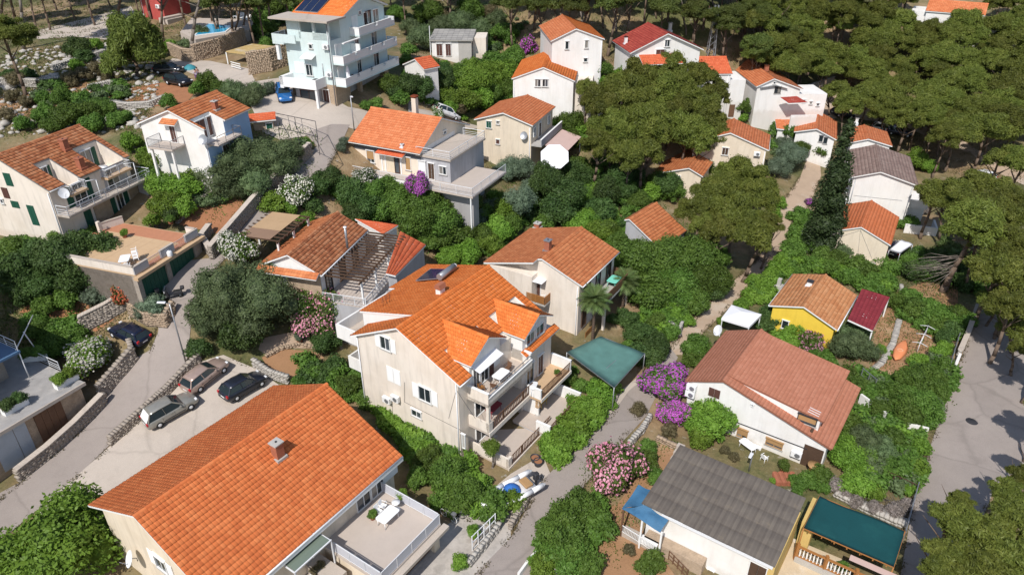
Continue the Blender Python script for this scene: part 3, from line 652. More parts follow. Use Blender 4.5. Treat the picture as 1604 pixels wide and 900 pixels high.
h.part('awning_frame', metal_w, (xa-3.4, xa-.3, yi-1.5, yi-1.42, TER+1.62, TER+1.7), (xa-3.4, xa-3.32, yi-1.5, yi, TER+1.55, TER+1.62), (xa-.38, xa-.3, yi-1.5, yi, TER+1.55, TER+1.62), (xa-1.9, xa-1.82, yi-1.5, yi, TER+1.55, TER+1.62), (xa-.38, xa-.3, yi-1.5, yi-1.42, -.5, TER+1.61), (xa-3.4, xa-3.32, yi-1.5, yi-1.42, -.5, TER+1.61))
h.part('awning_glass', glassmat('green_glass', (.16, .20, .16)), (xa-3.3, xa-.4, yi-1.41, yi-.02, TER+1.64, TER+1.665))
h.part('step', pale_conc, (xa-1.6, xa-.4, yi-2.6, yi-.02, -.6, TER-.5), (xa-2.7, xa-1.62, yi-2.4, yi-.02, -.6, 1.1))
BLH = h
L2W = lambda hh, px, py, z: tuple(hh.wor(hh.onz(px, py, z)))
tp = L2W(h, 607, 805, TER+.7); garden_table('white plastic table on the paved terrace of the long orange roofed house', (tp[0], tp[1], TER), h.T, 1.6, .95)
for k, (px, py) in enumerate(((597, 797), (604, 789))):
    p = L2W(h, px-4, py+2, TER+.45); plastic_chair(['white plastic chair at the left end of the white terrace table', 'white plastic chair behind the white terrace table, nearest the glass door'][k], (p[0], p[1], TER), h.T-math.pi/2+.2*k)
p = L2W(h, 620, 786, TER+.7); round_table('small round white table in the far corner of the paved terrace', (p[0], p[1], TER), .3)
p = L2W(h, 499, 893, 1.5); planter('white trough planter with leafy plant below the glass awning', (p[0], p[1], 1.1), h.T, 1.1, .5, .5, 'scrub')

# ------------------------------------------------------------------ the tall pale house in the middle
h = H('main', 'tall pale house with orange roof, two dormers and stacked balconies in the centre', gz=0); M_ = h
h.pl = {'A': h.x0+.35, 'B': h.x1-.35, 'L': h.yl-.4, 'R': h.yr+.45}
sl = lambda y: h.zt-(h.zt-h.zl)*y/h.yl if y > 0 else h.zt-(h.zt-h.zr_)*y/h.yr
h.slope = sl; yL, yR = h.pl['L'], h.pl['R']; A, B = h.pl['A'], h.pl['B']; t = .17
MB().prism([(A, yL, -2), (A, yL, sl(yL)-t), (A, 0, h.zt-t), (A, yR, sl(yR)-t), (A, yR, -2)][::-1], (B-A, 0, 0)).build('wall', pale_wall, h.root)
xr = -3.95; zw = lambda y: h.zt-.29*y; E1, E2, XM = 6.35, 7.25, .7
r = MB().prism([(h.x0, h.yl, h.zl), (h.x0, 0, h.zt), (h.x0, 0, h.zt-.14), (h.x0, h.yl, h.zl-.14)], (xr-h.x0-.003, 0, 0)).build('roof', frame_w, h.root, label='short left slope beside the gable')
tiles([(h.x0-.01, h.yl, h.zl+.01), (xr-.01, h.yl, h.zl+.01), (xr-.01, 0, h.zt+.01), (h.x0-.01, 0, h.zt+.01)], .27, .36, tile_main, r)
for xa_, xb_, e_ in ((xr, XM, E1), (XM, h.x1, E2)):
    r = MB().prism([(xa_, e_, zw(e_)), (xa_, 0, h.zt-.004), (xa_, 0, h.zt-.15), (xa_, e_, zw(e_)-.15)], (xb_-xa_, 0, 0)).build('roof', frame_w, h.root, label='shallow left slope with the solar heater')
    tiles([(xa_-.01, e_+.05, zw(e_)), (xb_+.01, e_+.05, zw(e_)), (xb_+.01, 0, h.zt+.008), (xa_-.01, 0, h.zt+.008)], .27, .36, tile_main, r)
MB().prism([(xr+.06, yL+.003, -2), (xr+.06, E1-.3, -2), (xr+.06, E1-.3, zw(E1-.3)-.16), (xr+.06, .3, h.zt-.26), (xr+.06, .3, 8), (xr+.06, yL+.003, 8)], (XM-xr, 0, 0)).build('left_wing', white_wall, h.root); MB().prism([(XM+.07, yL+.003, -2), (XM+.07, E2-.3, -2), (XM+.07, E2-.3, zw(E2-.3)-.16), (XM+.07, .3, h.zt-.26), (XM+.07, .3, 8), (XM+.07, yL+.003, 8)], (B-XM-.08, 0, 0)).build('left_wing', pale_wall, h.root)
h.part('left_balcony', white_wall, (-4.7, 1.8, E1-.28, 8.8, 5.95, 6.2), (-4.7, 1.8, 8.62, 8.8, 6.203, 7.35), (-4.7, -4.52, E1-.9, 8.617, 6.203, 7.35), (1.62, 1.8, E2-.2, 8.617, 6.203, 7.35)); h.part('balcony_floor', pale_conc, (-4.5, 1.6, E1-.27, 8.6, 6.205, 6.23)); h.part('lower_balcony', white_wall, (-4.3, 1.5, E1-.27, 8.2, 2.7, 2.95), (-4.3, 1.5, 8.05, 8.2, 2.953, 3.95), (-4.3, -4.15, E1-.27, 8.047, 2.953, 3.95))
cut = -4.6; yc = -3.4
def RS(x0, x1, y0, y1):
    r2 = MB().prism([(x0, y0, sl(y0)), (x0, y0, sl(y0)-.14), (x0, y1, sl(y1)-.14), (x0, y1, sl(y1))], (x1-x0, 0, 0)).build('roof', frame_w, h.root)
    tiles([(x1+.012, y0*1.004, sl(y0)+.012), (x0-.012, y0*1.004, sl(y0)+.012), (x0-.012, y1, sl(y1)+.012), (x1+.012, y1, sl(y1)+.012)], .27, .36, tile_main, r2)
RS(h.x0, h.x1, yc, 0); RS(h.x0, cut, h.yr, yc); RS(5.3, h.x1, h.yr, yc); RS(-.35, 1.35, -5.0, yc)
h.ridge(h.x0-.03, h.x1+.03, 0, h.zt, tile_main)
h.part('bargeboard', frame_w, (h.x0-.04, h.x0-.001, h.yl, h.yl+.01, h.zl-.2, h.zl))
def dormer(xc, w, yf, zf, zr):
    """gabled dormer: roof planes run back into the main slope"""
    yb = h.yr*(h.zt-zr)/(h.zt-h.zr_); ybe = h.yr*(h.zt-zf)/(h.zt-h.zr_); e = .35
    d = MB().prism([(xc-w/2, yf, zf-2.6), (xc+w/2, yf, zf-2.6), (xc+w/2, yf, zf), (xc, yf, zr-.12), (xc-w/2, yf, zf)][::-1], (0, ybe-yf-.3, 0)).build('dormer', white_wall, h.root)
    for sgn in (-1, 1):
        P = [(xc+sgn*(w/2+e), yf-.45, zf-.1), (xc+sgn*(w/2+e), ybe+.15, zf-.1), (xc, yb, zr), (xc, yf-.45, zr)]
        rr = MB(); rr.prism([P[0], P[1], P[2], P[3]], (0, 0, -.1)); ro = rr.build('dormer_roof', frame_w, h.root); tiles([tuple(np.array(p)+[0, 0, .012]) for p in P], .27, .36, tile_main, ro)
    # ridge tiles run across the house
    V = []; F = []; UV = []; n = 8; q = 6
    for i in range(n):
        a, b = yf-.47+(yb-yf+.4)*i/n, yf-.47+(yb-yf+.4)*(i+1)/n+.03
        for yy, rr_, du in ((a, .15, .2), (b, .125, .9)):
            for j in range(q): g = math.pi*j/(q-1); V.append((xc+math.cos(g)*rr_*1.15, yy, zr-.03+math.sin(g)*rr_)); UV.append((i+du, .5))
        o = i*2*q; F += [(o+j, o+j+1, o+q+j+1, o+q+j) for j in range(q-1)]
    put('dormer_ridge', raw_mesh('dormer_ridge', V, F, tile_main, UV), d)['kind'] = 'stuff'
    return yf
dormer(-2.3, 4.1, -5.66, 9.0, 10.25); dormer(3.35, 3.8, -6.77, 8.62, 9.75)
for xx, w_ in ((-3.55, .9), (-2.45, 1.1)): h.win('R', 0, 0, w_, 2.1, 'plain', at=(xx, 6.98), plane=-5.66)
h.win('R', 0, 0, .6, 2.0, 'closed', brown_sh, at=(-1.45, 6.95), plane=-5.66); MB().prism([(-4.1, -5.66, 8.25), (-4.1, -6.5, 8.0), (-4.1, -6.5, 8.04), (-4.1, -5.66, 8.3)], (3.2, 0, 0)).build('awning', cloth_w, h.root)
for xx in (-.75, .75): h.win('R', 0, 0, 1.3, 1.1, 'plain', at=(3.35+xx, 7.75), plane=-6.77)
# the upper terrace
TZ = 5.85
c1 = h.onz(765, 619, TZ+1.0); c2 = h.onz(833, 555, TZ+1.0); c0 = h.onz(728, 600, TZ+1.0)
yo = (c1[1]+c2[1])/2; xa, xb = -4.65, c2[0]; yq = yR
h.part('balcony_slab', pale_wall, (xa, xb, yo, yR-.003, TZ-.35, TZ-.04)); h.part('terrace_floor', pale_floor, (xa+.17, xb-.15, yo+.17, yR-.004, TZ-.039, TZ))
h.parapet([(xa+.08, yR-.02, TZ-.35), (xa+.08, yo+.08, TZ-.35)], 1.3, .16, pale_wall, frame_w)
h.parapet([(xa+.16, yo+.08, TZ-.35), (xb-.1, yo+.08, TZ-.35)], .85, .16, pale_wall, frame_w); h.rail([(xa+.2, yo+.08, TZ+.5), (xb-.1, yo+.08, TZ+.5)], .5, metal_g, 0, 1.3)
h.parapet([(xb-.08, yo+.16, TZ-.35), (xb-.08, yR-.05, TZ-.35)], 1.5, .16, white_wall, frame_w)
# middle and ground balconies, left bay
for z_, col in ((2.95, wood_b), (.15, wood_b)):
    e = h.onz(771, 668, 3.95); f_ = h.onz(828, 608, 3.95); yo2 = yo-.05
    if z_ < 1: e = h.onz(788, 735, 1.1); f_ = h.onz(845, 664, 1.1); yo2 = (e[1]+f_[1])/2
    h.part('balcony_slab', pale_floor, (xa, xb+.2, yo2, yR-.003, z_-.22, z_)); h.part('balcony_edge', pale_wall, (xa-.02, xb+.2, yo2-.06, yo2-.003, z_-.4, z_+.03))
    h.rail([(xa+.6, yo2+.06, z_), (xb+.1, yo2+.06, z_)], .95, col, .22, 1.3, .05)
    h.part('side_wall', pale_wall, (xa, xa+.16, yo2+.05, yR-.004, z_+.003, z_+(.95 if z_ > 1 else 1.0)), (xa, xa+.5, yo2+.003, yo2+.2, z_+.003, z_+.95))
    h.part('dividing_wall', white_wall, (xb+.02, xb+.18, yo2+1.2, yR-.004, z_+.003, z_+2.5))
    for xx, ww in ((xa+1.6, 1.6), (xa+4.2, 1.4)): h.win('R', 0, 0, ww, 2.1, 'plain', at=(xx, z_+1.07))
h.part('balcony_pillar', pale_wall, (xa, xa+.25, yo-.02, yo+.25, 3.2, TZ-.36))
# right bay with its two balconies and the strip of roof over it
s1 = h.onz(832, 549, 7.0); s2 = h.onz(876, 512, 7.0); s0 = h.onz(860, 490, 7.6)
xs, xe = 1.45, h.x1+.1; ys = -7.25
h.part('right_bay', pale_wall, (xs, xe-.1, ys+.5, yR+.3, -2, 7.0))
ro = MB().prism([(xs-.25, ys-.1, 6.75), (xs-.25, ys-.1, 6.63), (xs-.25, -6.78, 6.93), (xs-.25, -6.78, 7.05)], (xe-xs+.5, 0, 0)).build('porch_roof', frame_w, h.root)
tiles([(xe+.27, ys-.12, 6.762), (xs-.27, ys-.12, 6.762), (xs-.27, -6.78, 7.062), (xe+.27, -6.78, 7.062)], .27, .36, tile_main, ro)
h.pl['R2'] = ys+.5
for (z_, k1, k2, fl) in ((2.85, (849, 612), (894, 567), tan_floor), (.6, (864, 669), (908, 618), pale_floor)):
    e = h.onz(*k1, z_+.95); f_ = h.onz(*k2, z_+.95); yo3 = (e[1]+f_[1])/2; xa3, xb3 = e[0]-.1, f_[0]+.1
    h.part('balcony_slab', fl, (xa3, xb3, yo3, ys+.497, z_-.22, z_)); h.part('balcony_edge', pale_wall, (xa3, xb3, yo3-.06, yo3-.003, z_-.3, z_+.02))
    h.rail([(xa3+.1, yo3+.06, z_), (xb3-.1, yo3+.06, z_)], .95, wood_b, .2, 1.3, .05)
    h.parapet([(xa3+.08, yo3+.1, z_), (xa3+.08, yo3+1.3, z_)], .95, .16, white_wall, frame_w); h.parapet([(xb3-.08, yo3+.1, z_), (xb3-.08, ys+.4, z_)], 1.1, .16, white_wall, frame_w)
    h.win('R', 0, 0, 1.2, 2.1, 'plain', at=(xs+1.2, z_+1.07), plane=ys+.5); h.win('R', 0, 0, .9, 2.1, 'dark', brown_sh, at=(xs+2.9, z_+1.07), plane=ys+.5)
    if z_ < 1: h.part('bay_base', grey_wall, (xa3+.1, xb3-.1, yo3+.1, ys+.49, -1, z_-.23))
# lit gable wall
h.win('A', 604, 537, 1.1, 1.3, 'open', frame_w); h.win('A', 617, 588, 1.5, 1.5, 'closed', frame_w); h.win('A', 666, 617, 1.3, 1.45, 'open', frame_w); h.win('A', 653, 647, 1.1, .75, 'plain'); h.win('A', 677, 700, .9, .6, 'plain'); h.win('A', 727, 690, .35, 1.5, 'dark', concrete, sill=False)
h.ac('A', 609, 623); h.ac('A', 622, 621)
for q in (0, 1): h.pipe('A', yL-.12 if q == 0 else yR+.12, -1, (sl(yL) if q == 0 else sl(yR))-.25)
m = MB()
for p, q in (((634, 629), (634, 598)), ((634, 629), (722, 673)), ((615, 635), (615, 670)), ((715, 610), (703, 655)), ((715, 610), (745, 655))):
    a, b = h.onf('A', *p), h.onf('A', *q); m.beam((A-.02, *a), (A-.02, *b), .02)
m.build('wall_cable', metal_d, h.root)
h.gutter('R', metal_w, .06, h.x0, cut)
# solar water heater on the left slope
def onw(px, py, up=.0):
    o = h.loc(EYE); d = h.M@ray(px, py); t_ = 20.
    while t_ < 120:
        q = o+d*t_
        if q[2] < zw(q[1])+up: return q
        t_ += .03
PQ = [onw(*p, .25) for p in ((651, 439.5), (687, 436), (700, 421.5), (674, 421))]; pc0 = sum(PQ)/4; PQ = [np.array([p[0], p[1], zw(p[1])+.2]) for p in PQ]
pan = MB().prism([tuple(p) for p in PQ], (0, 0, .08)).build('solar_panel', metal_g, h.root); MB().prism([tuple(pc0*[1, 1, 0]+(p-pc0*[1, 1, 0])*[.96, .96, 1]+[0, 0, .082]) for p in PQ], (0, 0, .012)).build('panel_glass', pv, pan)
TA, TB = onw(688, 434, .5), onw(711, 417, .5); MB().tube(TA, TB, .30, .30, 14).build('water_tank', metal_g, h.root); MB().tube(TB+(TB-TA)*.01, TB+(TB-TA)*.1, .27, .2, 12).build('tank_cap', plastic_w, h.root); cq = onw(690, 459)
ck = h.part('chimney', white_wall, (cq[0]-.32, cq[0]+.32, cq[1]-.25, cq[1]+.25, cq[2]-.5, cq[2]+.55)); MB().prism([(cq[0]-.42, cq[1]-.36, cq[2]+.56), (cq[0]-.42, cq[1]+.36, cq[2]+.56), (cq[0]-.42, cq[1]+.2, cq[2]+.95), (cq[0]-.42, cq[1]-.2, cq[2]+.95)], (.84, 0, 0)).build('chimney_cap', brickm, ck)
m = MB(); 
for e in (-.4, 0, .4): m.path([(-2.4+e, 4.6, zw(4.6)), (-2.4+e, 4.6, zw(4.6)+.9)], .015)
for e in (.5, .7, .9): m.path([(-3.0, 4.6, zw(4.6)+e), (-1.8, 4.6, zw(4.6)+e)], .012)
m.build('antenna', metal_d, h.root)
# things on its balconies
p = h.wor((-1.6, -6.7, TZ)); garden_table('white table on the top roof terrace under the dormer', tuple(p), h.T, 1.5, .9)
CH = wood_b
for lab, x, y, rz in (('brown wicker chair beyond the white roof terrace table', -.3, -6.5, math.pi), ('brown wicker chair nearest the parapet of the roof terrace', -2.9, -6.9, .3), ('small folding chair by the dormer shutter on the roof terrace', -3.6, -6.2, -.4)):
    p = h.wor((x, y, TZ)); plastic_chair(lab, tuple(p), h.T+rz, 'brown chairs on the roof terrace', CH if 'wicker' in lab else wood_o)
p = h.wor((xa+2.6, yo+1.3, .15)); shut_umbrella('closed tan parasol on the ground balcony nearest the boat', tuple(p), cloth_tan)
p = h.wor((xs+.4, ys-.9, .6)); shut_umbrella('closed tan parasol on the lower right balcony', tuple(p), cloth_tan)
p = h.wor((xa+2.2, yo+1.1, 2.95)); garden_table('dark red table in the shade of the middle balcony', tuple(p), h.T, 1.6, .8, plain('red_cloth', (.25, .04, .05), .8))
p = h.wor((xs+.2, ys-.6, 2.85)); garden_table('white folding drying rack on the orange floored balcony', tuple(p), h.T+.3, 1.1, .5, metal_w, h=.95)
p = h.wor((xs+1.6, ys-.6, .6)); garden_table('yellow table under the orange floored balcony', tuple(p), h.T, 1.1, .7, plain('yellow_paint', (.55, .36, .05), .6))
dish(h.root, (xa-.1, yo-.15, 1.9), -math.pi*.62, .42, plain('grey_dish', (.42, .46, .55), .5))
# ------------------------------------------------------------------ brown-roofed house right of the tall house
h = H('cr', 'pale two storey house with weathered tile roof and palm in front', gz=1.2); CR = h
h.gable(pale_wall, tile_mid, ohg=.2, ohe=.4, tw=.3, thh=.38)
h.gutter('R'); h.pipe('A', h.pl['R']+.15, -2, h.zr_-.3)
h.chimney(858, 392, .55, .55, 1.1, brickm, metal_g, 'R'); h.chimney(842, 356, .6, .6, .5, brickm, concrete, 'L')
h.part('left_wing', pale_wall, (h.x0-.9, h.x0+.19, .55, h.pl['L'], -2.5, h.slope(h.pl['L'])-.16))
w_ = MB().prism([(h.x0-.95, h.yl, h.zl), (h.x0-.95, .4, h.slope(.4)), (h.x0-.95, .4, h.slope(.4)-.14), (h.x0-.95, h.yl, h.zl-.14)], (.94, 0, 0)).build('roof', frame_w, h.root, label='short roof strip over the left wing'); tiles([(h.x0-.96, h.yl*1.01, h.zl+.012), (h.x0-.01, h.yl*1.01, h.zl+.012), (h.x0-.01, .4, h.slope(.4)+.012), (h.x0-.96, .4, h.slope(.4)+.012)], .3, .38, tile_mid, w_)
e = h.onf('A', 846, 463); zb = e[1]-.2
h.part('balcony_slab', concrete, (h.pl['A']-1.15, h.pl['A']-.004, e[0]-1.2, e[0]+1.0, zb-.15, zb)); b1 = h.rail([(h.pl['A']-.02, e[0]-1.15, zb), (h.pl['A']-1.1, e[0]-1.15, zb), (h.pl['A']-1.1, e[0]+.95, zb), (h.pl['A']-.02, e[0]+.95, zb)], .9, wood_o, .12, 1.2, .09)
h.win('A', 0, 0, .8, 2.0, 'dark', brown_sh, at=(e[0]+.3, zb+1.02)); h.part('awning', cloth_w, (h.pl['A']-1.0, h.pl['A']-.01, e[0]-.7, e[0]+.8, zb+2.2, zb+2.24))
zf = h.zr_-2.75
h.part('balcony_slab', concrete, (h.x0+2.4, h.x1-.1, h.pl['R']-1.9, h.pl['R']-.004, zf-.18, zf)); h.rail([(h.x0+2.5, h.pl['R']-.05, zf), (h.x0+2.5, h.pl['R']-1.85, zf), (h.x1-.2, h.pl['R']-1.85, zf), (h.x1-.2, h.pl['R']-.05, zf)], .95, wood_b, .1, 1.3, .09)
h.part('balcony_pillar', pale_wall, (h.x1-.45, h.x1-.15, h.pl['R']-1.85, h.pl['R']-1.6, -2, zf-.19), (h.x0+2.45, h.x0+2.75, h.pl['R']-1.85, h.pl['R']-1.6, -2, zf-.19))
for a, w in ((h.x0+2.0, 1.1), (h.x0+4.4, 1.0), (h.x1-1.6, 1.1)): h.win('R', 0, 0, w, 2.0, 'plain', at=(a, zf+1.1), fr=wood_d)
for a, w in ((h.x0+1.5, 1.0), (h.x0+4.2, 1.1), (h.x1-1.6, 1.0)): h.win('R', 0, 0, w, 1.9, 'dark', wood_d, at=(a, zf-1.7), fr=wood_d)
p = h.wor((h.x1-2.2, h.pl['R']-1.0, zf)); garden_table('table under a mint green cloth on the wooden railed balcony', tuple(p), h.T, 1.6, 1.1, plain('mint_cloth', (.20, .62, .50), .8))
tw_ = h.part('hanging_towel', cloth_tan, (h.x1-.4+.0, h.x1-.37, h.pl['R']-1.86, h.pl['R']-1.2, zf-1.2, zf-.25))
h.part('lower_fence', wood_o, (h.x0+.3, h.x0+2.2, h.pl['R']-.9, h.pl['R']-.86, -.2, .8))
p = h.wor((h.x0-.5, e[0]-.2, zb)); p = h.wor((h.pl['A']-.6, e[0]-.6, zb)); plastic_chair('white chair on the small wooden balcony of the pale house', tuple(p), h.T+2)
# pergola-roofed carport: green shade net
def netmat(name, col, hole):
    m, t, b = nodes(name); out = t.nodes['Material Output']; tc = N(t, 'ShaderNodeTexCoord').outputs['Object']; c = ramp(t, noise(t, tc, .8, 5), [(.3, mul(col, .85)), (.7, mul(col, 1.2))]); t.links.new(c, b.inputs['Base Color']); b.inputs['Roughness'].default_value = .9
    tr = N(t, 'ShaderNodeBsdfTransparent'); ms = N(t, 'ShaderNodeMixShader'); ms.inputs[0].default_value = hole; t.links.new(b.outputs[0], ms.inputs[1]); t.links.new(tr.outputs[0], ms.inputs[2]); t.links.new(ms.outputs[0], out.inputs['Surface']); return m
net_gr = netmat('green_shade_net', (.10, .225, .20), .18)
def shade(name, label, corners, zs, mat, gz, post=metal_g, sag=.12, posts=True, n=9, thick=.012):
    """net or sheet stretched between four corner points, on posts"""
    P = [flat(px, py, z) for (px, py), z in zip(corners, zs)]; c = sum(P)/4; t = thing(name, label, 'canopy', (c[0], c[1], gz)); P = [p-np.array([c[0], c[1], gz]) for p in P]
    V = []; 
    for dz in (0, -thick):
        for i in range(n):
            for j in range(n):
                u, v = i/(n-1), j/(n-1); p = (P[0]*(1-u)+P[1]*u)*(1-v)+(P[3]*(1-u)+P[2]*u)*v
                V.append(p+[0, 0, dz-sag*math.sin(math.pi*u)*math.sin(math.pi*v)+.05*math.sin(7*u)*math.sin(5*v)])
    F = []; q = n*n
    for i in range(n-1):
        for j in range(n-1): a = i*n+j; F += [(a, a+n, a+n+1, a+1), (q+a, q+a+1, q+a+n+1, q+a+n)]
    for i in range(n-1): 
        for a, b in ((i, i+1), ((n-1)*n+i, (n-1)*n+i+1), (i*n, (i+1)*n), (i*n+n-1, (i+1)*n+n-1)): F.append((a, b, q+b, q+a))
    o = put('sheet', raw_mesh('sheet', V, F, mat), t); m = MB()
    for a, b in zip(P, P[1:]+P[:1]): m.beam(a-[0, 0, .06], b-[0, 0, .06], .06)
    for u in (.33, .66): m.beam(P[0]*(1-u)+P[1]*u-[0, 0, .17], P[3]*(1-u)+P[2]*u-[0, 0, .17], .05)
    m.build('frame', post, t)
    if posts:
        for p in P: w = tzf(p[0]+c[0], p[1]+c[1])-gz-.3; MB().tube((p[0], p[1], w), (p[0], p[1], p[2]-.03), .045, .045, 8).build('post', post, t)
    return t
shade('shade_net_canopy', 'green net canopy over the parking spot below the palm', [(888,551),(962,606),(1010,553),(941,526)], [3.1,2.9,2.9,3.2], net_gr, .4, sag=.16)

# ------------------------------------------------------------------ house with the timber pergola terrace
h = H('perg', 'stone and white house with weathered roof and slatted timber pergola terrace', gz=4.2); PG = h
h.gable(white_wall, tile_old, ohg=.35, ohe=.3, tw=.3, thh=.38); h.roofs[0].children[0].data.materials[0] = tile_mid
h.gutter('R')
pr = MB().prism([(h.x0-.75, h.yl-.1, h.zl-.25), (h.x0-.75, h.yl-.1, h.zl-.35), (h.x0-.05, h.yl-.1, h.zl+.02), (h.x0-.05, h.yl-.1, h.zl+.12)], (0, h.yr-h.yl+.2, 0)).build('porch_roof', frame_w, h.root)
tiles([(h.x0-.77, h.yl-.1, h.zl-.24), (h.x0-.77, h.yr+.1, h.zl-.24), (h.x0-.05, h.yr+.1, h.zl+.135), (h.x0-.05, h.yl-.1, h.zl+.135)], .3, .38, tile_mid, pr)
h.part('stone_wall', stone_b, (h.pl['A']-.12, h.pl['A']-.004, h.pl['R'], h.pl['R']+3.6, -2.5, h.zl-.5))
q = h.onz(543, 378, h.zt-.5); MB().tube((q[0], q[1], h.zt-1.2), (q[0], q[1], h.zt+1.0), .12, .12, 10).build('flue_pipe', metal_g, h.root); MB().lathe((q[0], q[1], h.zt+1.0), [(.18, 0), (.18, .1), (.02, .16)], 10).build('cowl', metal_w, h.root)
# terrace to the right, floor boards and rafters one by one
zt_ = h.zr_-.25; z_f = h.zr_-2.85; e0 = h.onz(612, 370, zt_); e1 = h.onz(560, 470, zt_); yo = (e0[1]+e1[1])/2+.1
xa, xb = h.x0+.3, h.x1+.3
for i in range(18):
    x = xa+(xb-xa)*(i+.5)/18; MB().box(x-.05, x+.05, yo-.45, h.yr-.02, zt_-.1+(i % 3)*.004, zt_+.06).build('rafter', wood_d, h.root)
for yy in (yo, (yo+h.yr)/2): h.part('pergola_beam', wood_d, (xa-.2, xb+.2, yy-.06, yy+.06, zt_-.25, zt_-.104))
h.part('terrace_base', grey_wall, (xa-.3, xb+.1, yo-.6, h.pl['R']-.01, -3.5, z_f-.06))
for i in range(12):
    y0 = yo-.6+(h.pl['R']-yo+.58)*i/12; MB().box(xa-.3, xb+.1, y0, y0+(h.pl['R']-yo+.58)/12-.03, z_f-.055, z_f).build('floor_board', pale_floor, h.root)
for i in range(4): x = xa+(xb-xa)*(i+.1)/3.4; h.part('pergola_post', frame_w, (x-.08, x+.08, yo-.08, yo+.08, z_f+.002, zt_-.252)); 
h.rail([(xa-.2, yo-.5, z_f), (xb, yo-.5, z_f)], .95, metal_w, .13, 1.4); h.rail([(xa-.2, yo-.45, z_f), (xa-.2, h.pl['R']-.1, z_f)], .95, metal_w, .13, 1.2)
h.part('retaining_wall', grey_wall, (xa-.5, xb, yo-1.0, yo-.62, -3.5, z_f-.5))
for k in range(3): h.win('R', 0, 0, 1.2, 2.0, 'plain', at=(xa+1.4+2.8*k, z_f+1.05), fr=wood_d)
# two lower tiled roofs behind and to the right of the terrace
zz = h.zr_-.2
def lean(corners, zs, mat, thick=.16, label=None, parent=None, wallm=None, wallb=-3, tw=.3):
    """a single sloping roof from four surveyed corners: eave0, eave1, ridge1, ridge0"""
    P = [h.loc(flat(px, py, z+h.gz)) for (px, py), z in zip(corners, zs)]
    A_ = np.column_stack([np.array(P)[:, :2], np.ones(4)]); k_ = np.linalg.lstsq(A_, np.array(P)[:, 2], rcond=None)[0]; P = [np.array([p[0], p[1], k_@[p[0], p[1], 1]]) for p in P]
    r = MB().prism(P, (0, 0, -thick)).build('annex_roof', frame_w, h.root, label=label); tiles([p+[0, 0, .012] for p in P], tw, .38, mat, r)
    if wallm:
        c = sum(P)/4; Q = [c+(p-c)*.9 for p in P]; MB().poly([(q[0], q[1], wallb) for q in Q]+[(q[0], q[1], q[2]-thick-.02) for q in Q], [(0,1,2,3),(4,7,6,5)]+[(i, (i+1) % 4, 4+(i+1) % 4, 4+i) for i in range(4)]).build('annex_wall', wallm, h.root)
    return P
lean([(600,367),(624,354),(592,345),(556,344)], [zz-.4,zz-.4,zz+.2,zz+.2], tile_crim, wallm=white_wall)
lean([(620,436),(667,382),(627,363),(604,424)], [zz-.9,zz-.9,zz,zz], tile_crim, wallm=grey_wall)
# the slatted pergola with its tan sun sail on the left of that house
t = thing('timber_pergola', 'dark timber pergola with tan sun sail by the upper lane', 'pergola', tuple(G(435, 375)), 1.30)
hh = H.__new__(H); hh.X, hh.Y, hh.gz = G(435, 375); hh.T = 1.30; c_, n_ = math.cos(1.3), math.sin(1.3); hh.M = np.array([[c_, n_, 0], [-n_, c_, 0], [0, 0, 1]]); hh.root = t; hh.pl = {}
Z9 = 2.5; a = [hh.onz(*p, Z9) for p in ((400,372),(424,333),(475,338),(440,372))]; x0, x1 = min(p[0] for p in a), max(p[0] for p in a); y0, y1 = min(p[1] for p in a), max(p[1] for p in a)
for i in range(9): x = x0+(x1-x0)*i/8; MB().box(x-.05, x+.05, y0-.3, y1+.4, Z9-.12, Z9).build('rafter', wood_d, t)
for y in (y0, y1): MB().box(x0-.2, x1+.2, y-.06, y+.06, Z9-.28, Z9-.125).build('beam', wood_d, t)
for x in (x0, (x0+x1)/2, x1):
    for y in (y0, y1): MB().box(x-.09, x+.09, y-.09, y+.09, -1.5, Z9-.285).build('post', frame_w, t)
for i, mm in enumerate((cloth_br, cloth_tan, cloth_tan)):
    xx0, xx1 = x0+(x1-x0)*i/3, x0+(x1-x0)*(i+1)/3; MB().box(xx0+.01, xx1-.01, y0+.8, y1-.1, Z9+.01+.01*i, Z9+.03+.01*i).build('sun_sail', mm, t)

# ------------------------------------------------------------------ house with the long balcony (upper middle)
h = H('h2', 'cream house with orange roof, long front balcony and flat roof terrace', gz=10.0); H2 = h
h.gable(pink_wall, tile_org, ohg=.35, ohe=.7, tw=.3, thh=.36, base=-4, k=3)
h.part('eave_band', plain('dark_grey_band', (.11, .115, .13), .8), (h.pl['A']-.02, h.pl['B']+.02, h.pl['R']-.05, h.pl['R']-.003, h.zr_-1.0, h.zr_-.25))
zb = h.zr_-3.2
rx = h.x1+6.6; yf = h.pl['R']; 
ft = h.onz(706, 249, h.zr_-.35)[0]; fw = ft-h.pl['B']; fw = max(2.2, min(5.2, fw))
h.part('flat_roof_wing', grey_wall, (h.pl['B']+.003, h.pl['B']+fw, yf+.02, yf+8.2, -4, h.zr_-.55)); h.part('roof_terrace', pale_conc, (h.pl['B']-.6, h.pl['B']+fw+.2, yf-.2, yf+8.4, h.zr_-.54, h.zr_-.32))
h.rail([(h.pl['B']-.5, yf-.1, h.zr_-.32), (h.pl['B']+fw+.1, yf-.1, h.zr_-.32), (h.pl['B']+fw+.1, yf+8.3, h.zr_-.32), (h.pl['B']+1, yf+8.3, h.zr_-.32)], .9, metal_w, 0, 2, mid=True)
p1 = h.onz(533, 262, zb); p2 = h.onz(675, 303, zb); yo = (p1[1]+p2[1])/2; xa = h.x0-.8; p3 = h.onz(728, 318, zb); xe = p3[0]; DECK = (h.onz(697, 268, zb+.5)[0], yo-1.0, zb)
